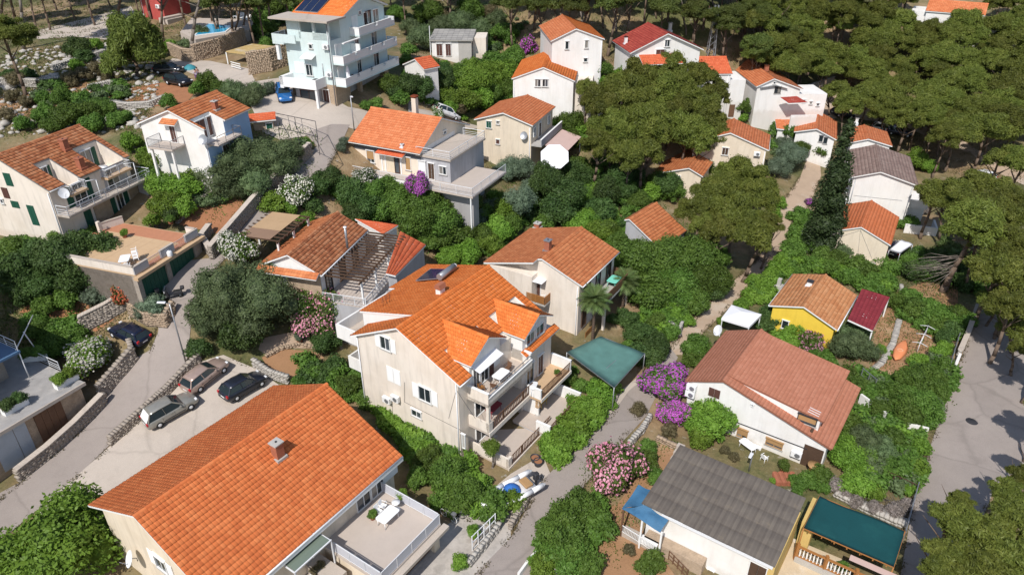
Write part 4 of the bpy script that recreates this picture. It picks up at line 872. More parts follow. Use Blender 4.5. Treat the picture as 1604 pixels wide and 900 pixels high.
h.part('balcony_slab', pale_floor, (xa, xe, yo, yf-.004, zb-.2, zb), (h.pl['B']+fw+.01, xe, yf+.001, yf+6, zb-.2, zb)); h.part('balcony_front', white_wall, (xa, h.x1-.5, yo-.15, yo-.003, zb-.75, zb+.35))
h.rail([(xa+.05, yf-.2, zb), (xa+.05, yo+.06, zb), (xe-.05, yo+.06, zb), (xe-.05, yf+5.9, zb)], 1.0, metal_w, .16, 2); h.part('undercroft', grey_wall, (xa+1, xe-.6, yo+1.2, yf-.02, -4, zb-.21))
for x in (h.x0+1.6, h.x0+4.2, h.x0+7, xe-.3): h.part('balcony_post', frame_w, (x-.07, x+.07, yo+.05, yo+.2, -4, zb-.21))
h.win('R', 0, 0, 1.15, 1.5, 'roller', roller, at=(h.onf('R', 581, 246)[0], zb+1.5), open_=0); h.win('R', 0, 0, .8, 1.6, 'roller', roller, at=(h.onf('R', 640, 262)[0], zb+1.45)); h.win('R', 0, 0, 1.0, 2.1, 'roller', frame_w, at=(h.onf('R', 662, 268)[0], zb+1.06), open_=0)
a = h.onf('R', 616, 252)[0]; h.part('entrance_recess', beige_wall, (a-.95, a+.95, yf-.02, yf-.003, zb+.01, zb+2.25)); h.win('R', 0, 0, .7, 2.0, 'plain', at=(a+.55, zb+1.03), plane=yf-.021, fr=brown_sh)
ar = MB().prism([(a-1.9, yf-.9, zb+2.42), (a-1.9, yf-.9, zb+2.34), (a-1.9, yf-.003, zb+2.62), (a-1.9, yf-.003, zb+2.70)], (3.8, 0, 0)).build('door_canopy', frame_w, h.root); tiles([(a+1.9, yf-.92, zb+2.43), (a-1.9, yf-.92, zb+2.43), (a-1.9, yf-.004, zb+2.715), (a+1.9, yf-.004, zb+2.715)], .3, .3, tile_crim, ar)
for x in (a-1.6, a-1.1, a+1.1): h.part('pilaster', frame_w, (x-.09, x+.09, yf-.1, yf-.004, zb+.003, zb+2.3))
h.part('gable_shade_wall', white_wall, (h.pl['B']+.004, h.pl['B']+.02, -3.6, 3.4, h.zr_-.31, h.zr_+.2)); h.win('B', 696, 207, .7, .4)
h.win('R', 0, 0, .9, 2.0, 'dark', wood_d, at=(h.pl['B']+fw*.35, zb+1.03), plane=yf+.02); h.win('R', 0, 0, 1.0, 1.0, at=(h.pl['B']+fw*.75, zb+1.4), plane=yf+.02)
o = h.onz(645, 172, h.zt); h.part('chimney', pink_wall, (o[0]-.3, o[0]+.3, 1.7, 2.3, 3, h.zt+1.3)); h.part('chimney_cap', tile_crim, (o[0]-.42, o[0]+.42, 1.58, 2.42, h.zt+1.302, h.zt+1.6), bevel=.12)
h.chimney(630, 231, .25, .25, .35, metal_w, metal_w)

# ------------------------------------------------------------------ beige house with the rose awning
h = H('h3', 'beige gabled house with rose awning and white octagonal parasol beside it', gz=6.3); h.gable(cream_wall, tile_org, ohg=.3, ohe=.3, tw=.3, thh=.38, base=-3, k=2)
h.win('A', 766, 195, .8, 1.0, 'dark', green_sh); h.win('A', 780, 192, .5, .5); h.win('A', 780, 222, .6, .7, 'dark', brown_sh); h.pipe('A', h.pl['R']+.2, -2, h.zr_-.4); dish(h.root, (h.pl['A']-.3, h.pl['R']+.9, h.zr_-1.5), math.pi*1.02, .5, metal_g)
zb = h.zr_-2.7; h.part('balcony_slab', concrete, (h.x0+.3, h.x1-.3, h.pl['R']-1.5, h.pl['R']-.004, zb-.2, zb)); h.parapet([(h.x0+.35, h.pl['R']-1.4, zb), (h.x1-.35, h.pl['R']-1.4, zb)], .8, .14, grey_wall, frame_w)
h.win('R', 0, 0, .9, 2, 'dark', wood_d, at=(h.x0+3.6, zb+1.05)); h.win('R', 0, 0, .9, 1.2, at=(h.x0+1.5, zb+1.4)); h.win('R', 0, 0, .9, 1.2, at=(h.x1-2, zb+1.4))
MB().prism([(h.x0+1.6, h.pl['R']-1.5, zb-.3), (h.x0+1.6, h.pl['R']-1.5, zb-.34), (h.x0+1.6, h.pl['R']-4.4, zb-1.1), (h.x0+1.6, h.pl['R']-4.4, zb-1.06)], (h.x1-h.x0-2, 0, 0)).build('awning', cloth_pk, h.root)
for x in (h.x0+1.7, h.x1-.6): MB().tube((x, h.pl['R']-4.3, -3), (x, h.pl['R']-4.3, zb-1.1), .04).build('awning_post', metal_w, h.root)
p = flat(869, 243, 9.4); t = thing('octagonal_parasol', 'big white octagonal parasol beside the beige house', 'parasol', (p[0], p[1], 6.2)); m = MB(); q = [(1.95*math.cos(math.pi*(k+.5)/4), 1.95*math.sin(math.pi*(k+.5)/4), 2.75) for k in range(8)]; m.poly(q+[(0, 0, 3.25)], [(k, (k+1) % 8, 8) for k in range(8)]); m.poly([(a, b, c-.02) for a, b, c in q]+[(0, 0, 3.23)], [((k+1) % 8, k, 8) for k in range(8)]); cn = m.build('canopy', cloth_w, t, (0, 0, .2)); cn.data.transform(Matrix.Translation((0, 0, 2.9))@Matrix.Rotation(math.radians(38), 4, 'X')@Matrix.Translation((0, 0, -2.9))); MB().tube((0, 0, -2), (0, 0, 2.9), .035).build('pole', metal_d, t)
m = MB(); [m.beam((a*.4, b*.4-.3, c-.3), (0, 0, 3.0), .025) for a, b, c in q]; m.build('ribs', metal_d, t); MB().path([(-2.1, -.9, -2), (-2.1, -.9, 2.4), (-.3, -.2, 1.6)], .05).build('arm', metal_d, t)

# ------------------------------------------------------------------ small upper houses
h = H('wA', 'white gabled house with bright orange roof and two small windows, in front of its twin', gz=10.4); h.gable(white_wall, tile_main, ohg=.2, ohe=.2, tw=.3, thh=.38, base=-4, k=2)
for px in (842.5, 854): h.win('A', px, 130, .85, 1.1)
h.pipe('A', h.pl['L']-.15, -4, h.zl-.3); h.part('side_annex', pale_wall, (h.x0+1.2, h.x1-3, h.pl['R']-2.6, h.pl['R']-.01, -4, h.zr_-.6)); h.part('annex_chimney', frame_w, (h.x0+.6, h.x0+1.8, h.pl['R']-4.4, h.pl['R']-3.4, -4, h.zr_-1.6), bevel=.05)
h = H('wB', 'white gabled house with two tone orange roof, furthest up beside purple bougainvillea', gz=14.2); h.gable(white_wall, tile_org, ohg=.25, ohe=.25, tw=.3, thh=.38, base=-4, k=2); h.roofs[1].children[0].data.materials[0] = tile_main
h.win('A', 888, 71, .55, 1.15); h.win('A', 918.5, 69.5, .55, 1.15); h.win('A', 917, 94, .6, .6); h.pipe('A', h.pl['R']+.15, -4, h.zr_-.3); h.part('porch', metal_g, (h.x0+.5, h.x0+4, h.pl['L']+.02, h.pl['L']+1.6, 2.0, 2.15))
h = H('red', 'white house with dark red striped metal tile roof and white chimney', gz=12.9); h.gable(white_wall, tile_red, ohg=.4, ohe=.4, tw=.75, thh=.4, base=-4, k=4, amp=.06)
h.win('A', 1045, 68, .8, 1.0); h.chimney(980, 69, .4, .4, 1.0, white_wall, tile_red, 'L'); h.chimney(1049, 48, .5, .5, 1.2, white_wall, metal_g); h.win('R', 0, 0, .8, .8, at=(h.x0+2, 3)); 
e = h.onf('A', 1031, 92); pr = MB().prism([(h.pl['A']-2.0, e[0]-3, e[1]-.3), (h.pl['A']-2.0, e[0]-3, e[1]-.42), (h.pl['A']-.005, e[0]-3, e[1]+.5), (h.pl['A']-.005, e[0]-3, e[1]+.62)], (0, 6, 0)).build('porch_roof', frame_w, h.root); tiles([(h.pl['A']-2.02, e[0]+3, e[1]-.29), (h.pl['A']-2.02, e[0]-3, e[1]-.29), (h.pl['A']-.006, e[0]-3, e[1]+.635), (h.pl['A']-.006, e[0]+3, e[1]+.635)], .3, .38, tile_crim, pr)
h.win('A', 1034, 83, 1.4, 1.0, 'dark', brown_sh); h.part('terrace_wall', white_wall, (h.pl['A']-1.5, h.pl['A']-.01, h.pl['L']-1.5, h.pl['L']+1.5, -4, 1.6))
h = H('w10', 'white house with flat looking red orange roof facing the big pines', gz=9.5); h.gable(white_wall, tile_crim, ohg=.15, ohe=.2, tw=.3, thh=.38, base=-5, k=2); h.pipe('R', h.pl['B']-.4, -4, h.zr_-.3)
h.part('side_wing', white_wall, (h.pl['B']+.003, h.pl['B']+2.6, h.pl['R']+.3, h.pl['R']+6, -5, h.zr_-1.1)); h.part('door', wood_b, (h.pl['B']+.6, h.pl['B']+1.5, h.pl['R']+.25, h.pl['R']+.295, -2.5, -.5))
h = H('w11', 'white gabled house with wide low side wing and orange roof near the forest edge', gz=8.2); h.gable(white_wall, tile_org, ohg=.3, ohe=.3, tw=.3, thh=.38, base=-4, k=2)
h.win('A', 1218, 141, 1.0, 1.0, fr=metal_d); h.win('A', 1213, 130, .4, .4); e = h.onf('A', 1214, 135); MB().prism([(h.pl['A']-.4, e[0]+2.4, e[1]-.2), (h.pl['A']-.4, e[0], e[1]+.25), (h.pl['A']-.4, e[0]-2.0, e[1]-.35), (h.pl['A']-.4, e[0], e[1]+.12)], (.39, 0, 0)).build('canopy', metal_g, h.root)
h.part('side_wing', white_wall, (h.x0+.4, h.x0+6, h.pl['R']-4.6, h.pl['R']-.003, -4, h.zr_-.9)); P = h.onf('A', 1243, 155)
for k in range(3): h.win('A', 0, 0, .5, .5, at=(h.pl['R']-1-1.2*k, 1.4-.3*k), plane=h.x0+.4)
h.chimney(1200, 112, .5, .6, .9, brickm, tile_org, 'R')
h.part('porch_wall', white_wall, (h.x0-3.2, h.x0-3.0, -6.5, -2.41, -4, .2))
lean([(1235,162),(1265,160.5),(1248,151),(1222,152.5)], [1.7,1.7,2.4,2.4], tile_red)
h = H('h12', 'beige house with orange roof and wall air conditioner beside the big pines', gz=2.2); h.gable(cream_wall, tile_org, ohg=.25, ohe=.25, tw=.3, thh=.38, base=-3, k=2); h.ac('A', 1186, 240); h.win('A', 1136, 237, .9, 1.1, 'dark', wood_d); h.gutter('R'); h.pipe('A', h.pl['R']+.15, -3, h.zr_-.3)
h = H('h14', 'small cream house with brown orange roof between pine and shrubs', gz=1.6); h.gable(cream_wall, tile_mid, ohg=.3, ohe=.3, tw=.3, thh=.38, base=-3, k=2); h.win('A', 1062, 279, .7, .8)
h = H('h15', 'old house with single wide weathered orange roof sunk among green shrubs', gz=1.8); h.yl, h.zl = .6, h.zt-.25; h.gable(grey_wall, tile_mid, ohg=.25, ohe=.1, tw=.3, thh=.38, base=-3); h.win('R', 0, 0, .9, 1.1, 'dark', wood_d, at=(h.x1-1.8, 1.8))
h = H('wR', 'white house with grey brown roof right of the tall cypress', gz=.5); h.gable(white_wall, tile_grey, ohg=.35, ohe=.35, tw=.5, thh=.45, base=-3, k=2, amp=.02)
h.pipe('A', h.pl['L']-.25, -2, h.zl-.3, metal_g); h.pipe('A', h.pl['R']+.2, -2, h.zr_-.3, metal_g); m = MB(); e = h.onf('A', 1337, 306); f_ = h.onf('A', 1413, 314); m.beam((h.pl['A']-.02, *e), (h.pl['A']-.02, *f_), .03); m.build('wall_cable', metal_g, h.root)
h.part('side_balcony', white_wall, (h.x0+1.2, h.x0+7, h.pl['R']-2.4, h.pl['R']-.004, 2.6, 2.85), (h.x0+1.2, h.x0+1.4, h.pl['R']-2.4, h.pl['R']-.01, 2.86, 3.7), (h.x0+1.41, h.x0+7, h.pl['R']-2.4, h.pl['R']-2.25, 2.86, 3.7)); h.part('side_wing', white_wall, (h.x0+1.8, h.x0+7, h.pl['R']-2.2, h.pl['R']-.005, -3, 2.59)); h.part('yard_wall', white_wall, (h.x0-1.2, h.x0+1.6, h.pl['R']-3.8, h.pl['R']-3.55, -2, 1.2), (h.x0-1.2, h.x0-1.0, h.pl['R']-3.54, h.pl['R']-.01, -2, 1.2)); h.part('yard_floor', pale_floor, (h.x0-.98, h.x0+1.7, h.pl['R']-3.5, h.pl['R']-.02, -.5, .15))
h.ac('L', 0, 0, at=(h.x0+3, 3.2)); dish(h.root, (h.x0+1.2, h.pl['L']+.5, h.zl-.9), math.pi, .45); h.win('L', 0, 0, .9, 1.9, at=(h.x0+2.2, 1.2))
h = H('gar', 'small beige house with plain orange gable roof below the grey brown roof', gz=.3); h.gable(beige_wall, tilemat('flat_orange_tile', (.55, .16, .065), (.60, .18, .075), (.64, .21, .095), .75, .3, moss=(.42, .15, .08)), ohg=.2, ohe=.2, tw=.3, thh=.38, base=-2, k=2)
m = MB(); 
for e in (h.onf('A', 1343, 405), h.onf('A', 1366, 405), h.onf('A', 1312, 372)): m.beam((h.pl['A']-.02, 0, h.zt-.5), (h.pl['A']-.02, *e), .025)
m.build('wall_cable', metal_g, h.root); h.part('front_step', concrete, (h.x0-.4, h.pl['A']-.01, h.yr+1, h.yl-1, -.5, .12))
h = H('h13a', 'wide house with pale orange gable roof behind the tall cypress', gz=2.2); h.gable(white_wall, tile_org, ohg=.35, ohe=.3, tw=.3, thh=.38, base=-3, k=2); h.win('A', 1293, 220, .6, 1.0, fr=metal_g); h.win('A', 1286, 217, .6, 1.0, fr=metal_g)
lean([(1216,203),(1267,206),(1280,172),(1213,177)], [3.7,3.7,5.0,5.0], tile_org, wallm=white_wall, label='wide roof slope facing the path')
h = H('h13b', 'orange roofed house with white gable just behind the grey brown roof', gz=1.4); h.gable(white_wall, tile_org, ohg=.3, ohe=.3, tw=.3, thh=.38, base=-3, k=2); h.chimney(1341, 193, .4, .4, .8, white_wall, concrete, 'L')
h = H('hut', 'tiny white garden house with red orange roof beside the apartment block', gz=14.6); h.gable(white_wall, tile_crim, ohg=.2, ohe=.2, tw=.3, thh=.36, base=-3, k=2); h.chimney(644, 92, .4, .4, .7, brickm, brickm, 'L')
h = H('tr1', 'long white house with pink orange roof at the top right above the forest', gz=13.5); h.gable(white_wall, tile_org, ohg=.2, ohe=.25, tw=.3, thh=.38, base=-5, k=2); h.part('wing', white_wall, (h.x0-2.4, h.x0+.19, -3, 3.4, -5, h.zr_-.3)); h.win('R', 0, 0, .9, .6, at=(h.x0+6, 3.6)); h.part('balcony', white_wall, (h.x0+.5, h.x1-1, h.pl['R']-2, h.pl['R']-.01, 1.5, 2.4))
P = flat(1432, 20, 17.2); h = H('tr2', 'tiny orange hip roofed annex left of the top right white house', 'annex', P[0], P[1], -.45, 13.2); h.x0, h.x1, h.yl, h.yr, h.zl, h.zr_, h.zt = -2.4, 2.4, 1.8, -1.8, 3.5, 3.5, 4.4; h.gable(white_wall, tile_crim, base=-4, k=2); h.win('R', 0, 0, 1.0, 1.2, at=(0, 2.4))
P = flat(1306, 53, 13.6); h = H('tr3', 'low orange roof almost swallowed by the pine forest', 'house', P[0], P[1], .3, 9.5); h.x0, h.x1, h.yl, h.yr, h.zl, h.zr_, h.zt = -3.2, 3.2, 2.5, -2.5, 3.2, 3.2, 4.4; h.gable(pale_wall, tile_crim, base=-4, k=2)
P = flat(812, 58, 17); h = H('tr4', 'small orange roofed shed left of the purple bougainvillea', 'shed', P[0], P[1], .9, 14.5); h.x0, h.x1, h.yl, h.yr, h.zl, h.zr_, h.zt = -1.5, 1.5, 1.5, -1.5, 2.2, 2.2, 3.0; h.gable(pale_wall, tile_org, base=-3, k=2)
P = flat(410, 178, 16.6); h = H('tr5', 'little stone shed with red orange roof and green door by the courtyard', 'shed', P[0], P[1], .35, 13.8); h.x0, h.x1, h.yl, h.yr, h.zl, h.zr_, h.zt = -1.5, 1.5, 1.2, -1.2, 2.3, 2.3, 2.8; h.gable(stone_b, tile_crim, base=-3, k=2); h.win('R', 0, 0, .8, 1.9, 'dark', green_sh, at=(.6, .9))
# ------------------------------------------------------------------ yellow house, brown house, felt-roofed house
h = H('yel', 'bright yellow cottage with sandy tile roof', gz=.3); h.gable(yellow_wall, tile_yel, ohg=.3, ohe=.3, tw=.3, thh=.36, base=-2); h.gutter('R', metal_w, .08); h.gutter('L', metal_w, .08)
h.part('bargeboard', yellow_wall, (h.x0-.03, h.x0-.002, h.yr, h.yr+.1, h.zr_-.2, h.zr_-.02)); h.chimney(1268, 447, .5, .5, .5, white_wall, metal_d, 'L'); h.win('A', 1230, 508, .7, 1.0)
lean([(1367,518),(1394,465),(1350,452),(1328,500)], [2.2,2.2,2.65,2.65], tile_maroon, label='maroon lean-to roof', tw=.5)
for px, py in ((1366, 519), (1392, 467)): q = h.loc(flat(px, py, 2.4)); h.part('lean_to_post', frame_w, (q[0]-.06, q[0]+.06, q[1]-.06, q[1]+.06, -1, 1.95))
h.part('rear_wall', concrete, (h.x1-1, h.x1+1.2, h.yl+.3, h.yl+.5, -1, .6)); h.part('barbecue', concrete, (h.x1-.2, h.x1+.7, h.yl+.9, h.yl+1.7, -.5, 1.1), (h.x1, h.x1+.5, h.yl+1.1, h.yl+1.5, 1.101, 1.9))

h = H('brown', 'large white house under a low salmon shingle roof with air conditioners', gz=0); BR = h
h.gable(white_wall, tile_shing, ohg=.2, ohe=.35, tw=.33, thh=.3, base=-2, k=2, amp=.008, trim=tile_shing)
ye = h.yr+1.1; zc = lambda y: h.zt+.02-(h.zt-4.0)*(y/ye); xd = h.x0+.95; xe = h.x1-.25
P = [(xe, ye, zc(ye)), (xd, ye, zc(ye)), (xd, 0, h.zt+.02), (xe, 0, h.zt+.02)]
rd = MB().prism([(xd, ye, zc(ye)), (xd, ye, zc(ye)-.12), (xd, 0, h.zt-.12), (xd, 0, h.zt+.02)], (xe-xd, 0, 0)).build('raised_roof', tile_shing, h.root, label='long shallow roof raised over the right slope'); tiles([tuple(np.array(p)+[0, 0, .01]) for p in P], .33, .3, tile_shing, rd, k=2, amp=.008)
MB().prism([(xd+.05, -.8, zc(-.8)-.13), (xd+.05, ye+.3, zc(ye+.3)-.13), (xd+.05, ye+.3, h.slope(ye+.3)-.1), (xd+.05, -.8, h.slope(-.8)-.1)], (xe-xd-.1, 0, 0)).build('dormer_wall', white_wall, h.root)
h.win('A', 0, 0, 1.5, .75, 'roller', roller, at=(ye+1.25, (zc(ye+1.25)+h.slope(ye+1.25))/2-.02), plane=xd+.05, fr=metal_d, open_=.4); h.part('recess_shade_panel', wood_d, (xd-.55, xd-.02, ye+.55, ye+2.0, h.slope(ye+2.0)-.3, h.slope(ye+.55)+.05))  # dark panel on the uncut roof, its colour standing in for a recess's shade
m = MB(); 
for k in range(3): m.beam((xd+.3+.3*k, ye+1.4, zc(ye+1.4)+.06), (xd+.3+.3*k, ye+.5, zc(ye+.5)+.06), .04)
m.build('roof_hooks', metal_w, h.root)
h.ac('A', 1083, 614); h.ac('A', 1085, 604); h.win('A', 1119, 615, 1.0, .85, 'closed', brown_sh); h.win('A', 1179, 634, .25, .25, 'dark', metal_d, sill=False)
zl = [h.onf('A', 1074, 630), h.onf('A', 1265, 703)]
m = MB(); m.beam((h.pl['A']-.03, *zl[0]), (h.pl['A']-.03, *zl[1]), .06); m.build('cable_duct', metal_d, h.root)
for px, py, w, hh_ in ((1163, 678, .9, .9), (1213, 694, 1.4, .7), (1206, 728, 1.4, .8), (1086, 648, .7, .7)): h.win('A', px, py, w, hh_, 'roller', roller, open_=0, fr=roller)
h.ac('A', 1186, 699); h.ac('A', 1249, 708); h.part('rear_corner', wood_d, (h.pl['A']-.003, h.pl['A']-.02, h.pl['R']+.1, h.pl['R']+1.6, -1.5, 1.9))
q = h.loc(G(1277, 727)); t = thing('wooden_barrel_table', 'round brown table at the corner of the salmon roofed house', 'table', tuple(flat(1277, 727, .9)[:2])+(0,)); MB().lathe((0, 0, 0), [(.34, 0), (.4, .4), (.34, .8)], 14).build('barrel', wood_o, t); MB().lathe((0, 0, .8), [(.55, 0), (.55, .05), (.001, .05)], 16).build('tabletop', roller, t)
for k, (px, py) in enumerate(((1170, 705), (1196, 722))):
    p = G(px, py); 
    if k == 0: garden_table('white table in the narrow yard behind the grey felt roof', tuple(p), BR.T+1.2, 1.5, .8)
    else: plastic_chair('white chair right of the white table behind the grey felt roof', tuple(p), .6)
# white gazebo behind it
def gazebo(label, corners, z, gz, mat):
    P = [flat(px, py, z) for px, py in corners]; c = sum(P)/4; t = thing('gazebo', label, 'gazebo', (c[0], c[1], gz)); P = [p-np.array([c[0], c[1], gz]) for p in P]
    m = MB(); m.poly([tuple(p) for p in P]+[(0, 0, z-gz+.5)]+[tuple(p-[0, 0, .25]) for p in P], [(0,1,4),(1,2,4),(2,3,4),(3,0,4),(0,5,6,1),(1,6,7,2),(2,7,8,3),(3,8,5,0)]); m.build('canopy', mat, t)
    for p in P: MB().box(p[0]*.95-.04, p[0]*.95+.04, p[1]*.95-.04, p[1]*.95+.04, -.3, p[2]-.01).build('post', metal_w, t)
    return t
gazebo('white garden gazebo with dark shade inside by the dusty path', [(1130,498),(1174,511),(1193,492),(1146,477)], 2.7, .3, cloth_w); dish(BR.root, (BR.x1-.6, BR.yl+.5, 3.9), 2.6, .5)

# grey felt roofed house: corners surveyed at roof height
P = [flat(1012, 789, 3.1), flat(1212, 885, 3.1), flat(1262, 773, 3.7), flat(1057, 702, 3.7)]; v = P[1]-P[0]; T = math.atan2(v[1], v[0]); c = sum(P)/4
h = H('grey', 'white house under a big grey felt sheet roof with blue sheeted porch', x=c[0], y=c[1], th=T, gz=0); L = [h.loc(p) for p in P]
xs0 = (L[0][0]+L[3][0])/2; xs1 = (L[1][0]+L[2][0])/2; yb = (L[0][1]+L[1][1])/2; yt = (L[2][1]+L[3][1])/2
h.pl = {'A': xs0+.3, 'B': xs1-.3, 'R': yb+.35, 'L': yt-.35}
Z = lambda y: 3.05+(y-yb)/(yt-yb)*.6
MB().prism([(xs0+.3, yb+.35, -1.5), (xs0+.3, yt-.35, -1.5), (xs0+.3, yt-.35, Z(yt)-.17), (xs0+.3, yb+.35, Z(yb)-.17)], (xs1-xs0-.6, 0, 0)).build('wall', white_wall, h.root)
MB().prism([(xs0, yb, Z(yb)-.15), (xs0, yt, Z(yt)-.15), (xs0, yt, Z(yt)), (xs0, yb, Z(yb))], (xs1-xs0, 0, 0)).build('roof_deck', metal_w, h.root)
ni, nj = 9, 5; rg = random.Random(3)
for i in range(ni):
    for j in range(nj):
        a, b = xs0-.08+(xs1-xs0+.16)*i/ni, xs0-.08+(xs1-xs0+.16)*(i+1)/ni+.04; y0, y1 = yb-.1+(yt-yb+.2)*j/nj, yb-.1+(yt-yb+.2)*(j+1)/nj+.05; d0 = .012+.02*rg.random()
        r = tiles([(b, y0, Z(y0)+d0+.012), (a, y0, Z(y0)+d0+.012), (a, y1, Z(y1)+d0), (b, y1, Z(y1)+d0)], .14, (y1-y0)*1.01, felt, h.root, 'felt_sheet', .005, .012, 2); del r['kind']
h.part('gutter', metal_w, (xs0+1.5, xs1, yb-.16, yb-.02, Z(yb)-.22, Z(yb)-.1)); h.part('ochre_wall', ochre_wall, (xs1-.295, xs1+.1, yb+.2, yt-.3, -1.5, Z(yb)-.4))
for i in range(9): h.part('stone_step', pale_conc, (xs0-.62, xs0-.05, yb+3.2+i*.5, yb+3.62+i*.5, -.5, .5+i*.28))
h.win('R', 1113, 895, .5, .6, 'dark', brown_sh); h.win('R', 0, 0, 1.2, 1.6, 'dark', wood_d, at=(xs1-.9, 1.5)); h.part('stone_plinth', stone_b, (xs0+.6, xs0+5, yb-.55, yb+.3, -1.2, .55))
# porch with blue sheets
q = [h.loc(flat(px, py, z)) for px, py, z in ((974,795,2.5),(1036,830,2.5),(1046,812,3.0),(1000,760,3.0))]
m = MB(); n = 10; Q = [(974,796,2.5),(1034,832,2.5),(1047,814,2.95),(1012,790,3.0),(1024,768,3.0),(1000,759,2.95)]; Q = [h.loc(flat(a, b, z)) for a, b, z in Q]
bl = lambda a, b, c, d, n: [(a*(1-u)+b*u)*(1-v)+(d*(1-u)+c*u)*v+np.array([0, 0, .07*math.sin(5*u+2*v)*math.cos(6*v)]) for u in np.linspace(0, 1, n) for v in np.linspace(0, 1, n)]
for a, b, c, d in ((Q[0], Q[1], Q[2], Q[3]), (Q[0], Q[3], Q[4], Q[5])):
    V = bl(a, b, c, d, 9); V2 = [p-[0, 0, .02] for p in V]; F = [(i*9+j, i*9+j+1, (i+1)*9+j+1, (i+1)*9+j) for i in range(8) for j in range(8)]
    put('blue_sheet', raw_mesh('blue_sheet', V+V2, F+[(81+f[3], 81+f[2], 81+f[1], 81+f[0]) for f in F], cloth_sheet), h.root)
for k, a in enumerate((Q[0], (Q[0]+Q[1])/2, Q[1], Q[5])): h.part('porch_post', frame_w if k in (1, 2) else wood_b, (a[0]-.06+.1, a[0]+.06+.1, a[1]+.04, a[1]+.16, -.8, a[2]-.08))
e = [Q[0], Q[1]]; h.rail([(e[0][0]+.1, e[0][1]+.1, .1), (e[1][0]-.1, e[1][1]+.1, .1)], .7, frame_w, .12, 1.2); h.part('porch_floor', pale_conc, (min(Q[0][0], Q[5][0])+.1, xs0+1.8, e[0][1]+.1, Q[3][1], -1, .1)); h.part('porch_bench', frame_w, (Q[1][0]-1.5, Q[1][0]-.2, Q[1][1]+.35, Q[1][1]+.75, .101, .55))
GY = h
# teal sheeted pergola with a timber balustrade
t = shade('timber_pergola', 'timber pergola under a dark teal sheet beside the street', [(1259,826),(1400,887),(1418,831),(1284,776)], [2.5,2.5,2.7,2.7], cloth_teal, -.1, wood_o, .02, n=15)
P0, P1, P2, P3 = [flat(px, py, z)-np.array(t.location) for (px, py), z in zip([(1259,826),(1400,887),(1418,831),(1284,776)], [2.5,2.5,2.7,2.7])]
A0, A1 = np.array([*P0[:2], 0.]), np.array([*P1[:2], 0.]); dv = (A1-A0)/np.linalg.norm(A1-A0); A1 = A1+dv*2; nv = np.array([dv[1], -dv[0], 0]); A0 = A0+nv*.25; A1 = A1+nv*.25
for z, w in ((1.0, .16), (.12, .14)): MB().beam(A0+[0, 0, z], A1+[0, 0, z], w, .1).build('rail', wood_o, t)
for i in range(5): p = A0+(A1-A0)*i/4; MB().beam(p+[0, 0, -.4], p+[0, 0, 1.3], .2).build('post', wood_o, t)
ML = MB().lathe((0, 0, 0), [(.05, .17), (.035, .3), (.065, .5), (.03, .78), (.05, .95)], 8).mesh('baluster', frame_w)
for i in range(34):
    if i % 8: p = A0+(A1-A0)*i/33; put('baluster', ML, t, tuple(p))
Bk = [np.array([*p[:2], 0.]) for p in (P3, P2)]; MB().beam(Bk[0]+[0, 0, .5], Bk[1]+[0, 0, .5], .2, 1.6).build('back_wall', stone_p, t); MB().beam(A0+[0, 0, -.2], A1+[0, 0, -.2], .5, .5).build('plinth', concrete, t)
for i in range(7): u = (i+.5)/7; MB().beam(P0*(1-u)+P1*u-[0, 0, .22], P3*(1-u)+P2*u-[0, 0, .22], .08, .12).build('rafter', wood_o, t)
MB().beam(P0+dv*3.2+[0, 0, -.5]+nv*.3, P0+dv*8.0+[0, 0, -.5]+nv*.3, .5, .03).build('side_cloth', cloth_pk, t)
st_ = thing('ochre_side_wall', 'ochre painted wall between the grey felt roof and the teal pergola', 'wall', tuple(GY.wor((xs1+.8, (yb+yt)/2+2, 0))), GY.T); MB().box(-.45, .35, .6, 3.4, -1, 2.1).build('wall', ochre_wall, st_)
for i in range(5): MB().box(.36, .7, .8+i*.5, 1.05+i*.5, 1.5, 1.75).build('rafter_end', brickm, st_)

# ------------------------------------------------------------------ left house with green shutters and the tiled garage terrace
h = H('left', 'white two storey house with patchy tiled roof, green shutters and garage terrace', gz=10.2); LH = h
x_ = lambda px, py: h.onz(px, py, h.zr_)[0]
a1, a2, b1, b2 = x_(102, 289), x_(124, 278), x_(162, 264), x_(199, 248); zlg = h.zr_-1.0
h.gable(pale_wall, tile_old, ohg=.15, ohe=.3, tw=.32, thh=.4, base=-2.5, trim=metal_g, cuts=[(a1, a2, h.yr*.42, zlg), (b1, b2, h.yr*.42, zlg)])
h.chimney(103, 234, .6, .6, 1.0, brickm, brickm, 'R'); h.chimney(128, 263, .6, .6, 1.0, brickm, brickm, 'R'); h.gutter('R', metal_w, .06, h.x0, a1); h.pipe('A', h.pl['R']+.12, -.5, h.zr_-.3)
for a, b in ((a1, a2), (b1, b2)):
    y = h.yr*.42; n = 'balcony_slab'; w = b-a
    h.win('R', 0, 0, w*.45, 2.0, 'plain', at=((a+b)/2-w*.05, zlg+1.05), plane=y); 
    for sx in (-1, 1): h.win('R', 0, 0, w*.18, 2.0, 'closed', green_sh, at=((a+b)/2-w*.05+sx*w*.34, zlg+1.05), plane=y)
    h.part(n, tan_floor, (a-.1, b+.05, h.pl['R']-.9, h.pl['R']-.004, zlg-.2, zlg-.01)); h.rail([(a-.05, h.pl['R'], zlg), (a-.05, h.pl['R']-.85, zlg), (b, h.pl['R']-.85, zlg), (b, h.pl['R'], zlg)], .85, metal_w, .16, 1.4)
p = h.wor((b1+.9, h.pl['R']+.6, zlg)); round_table('round white table on the top balcony of the green shuttered house', tuple(p), .55)
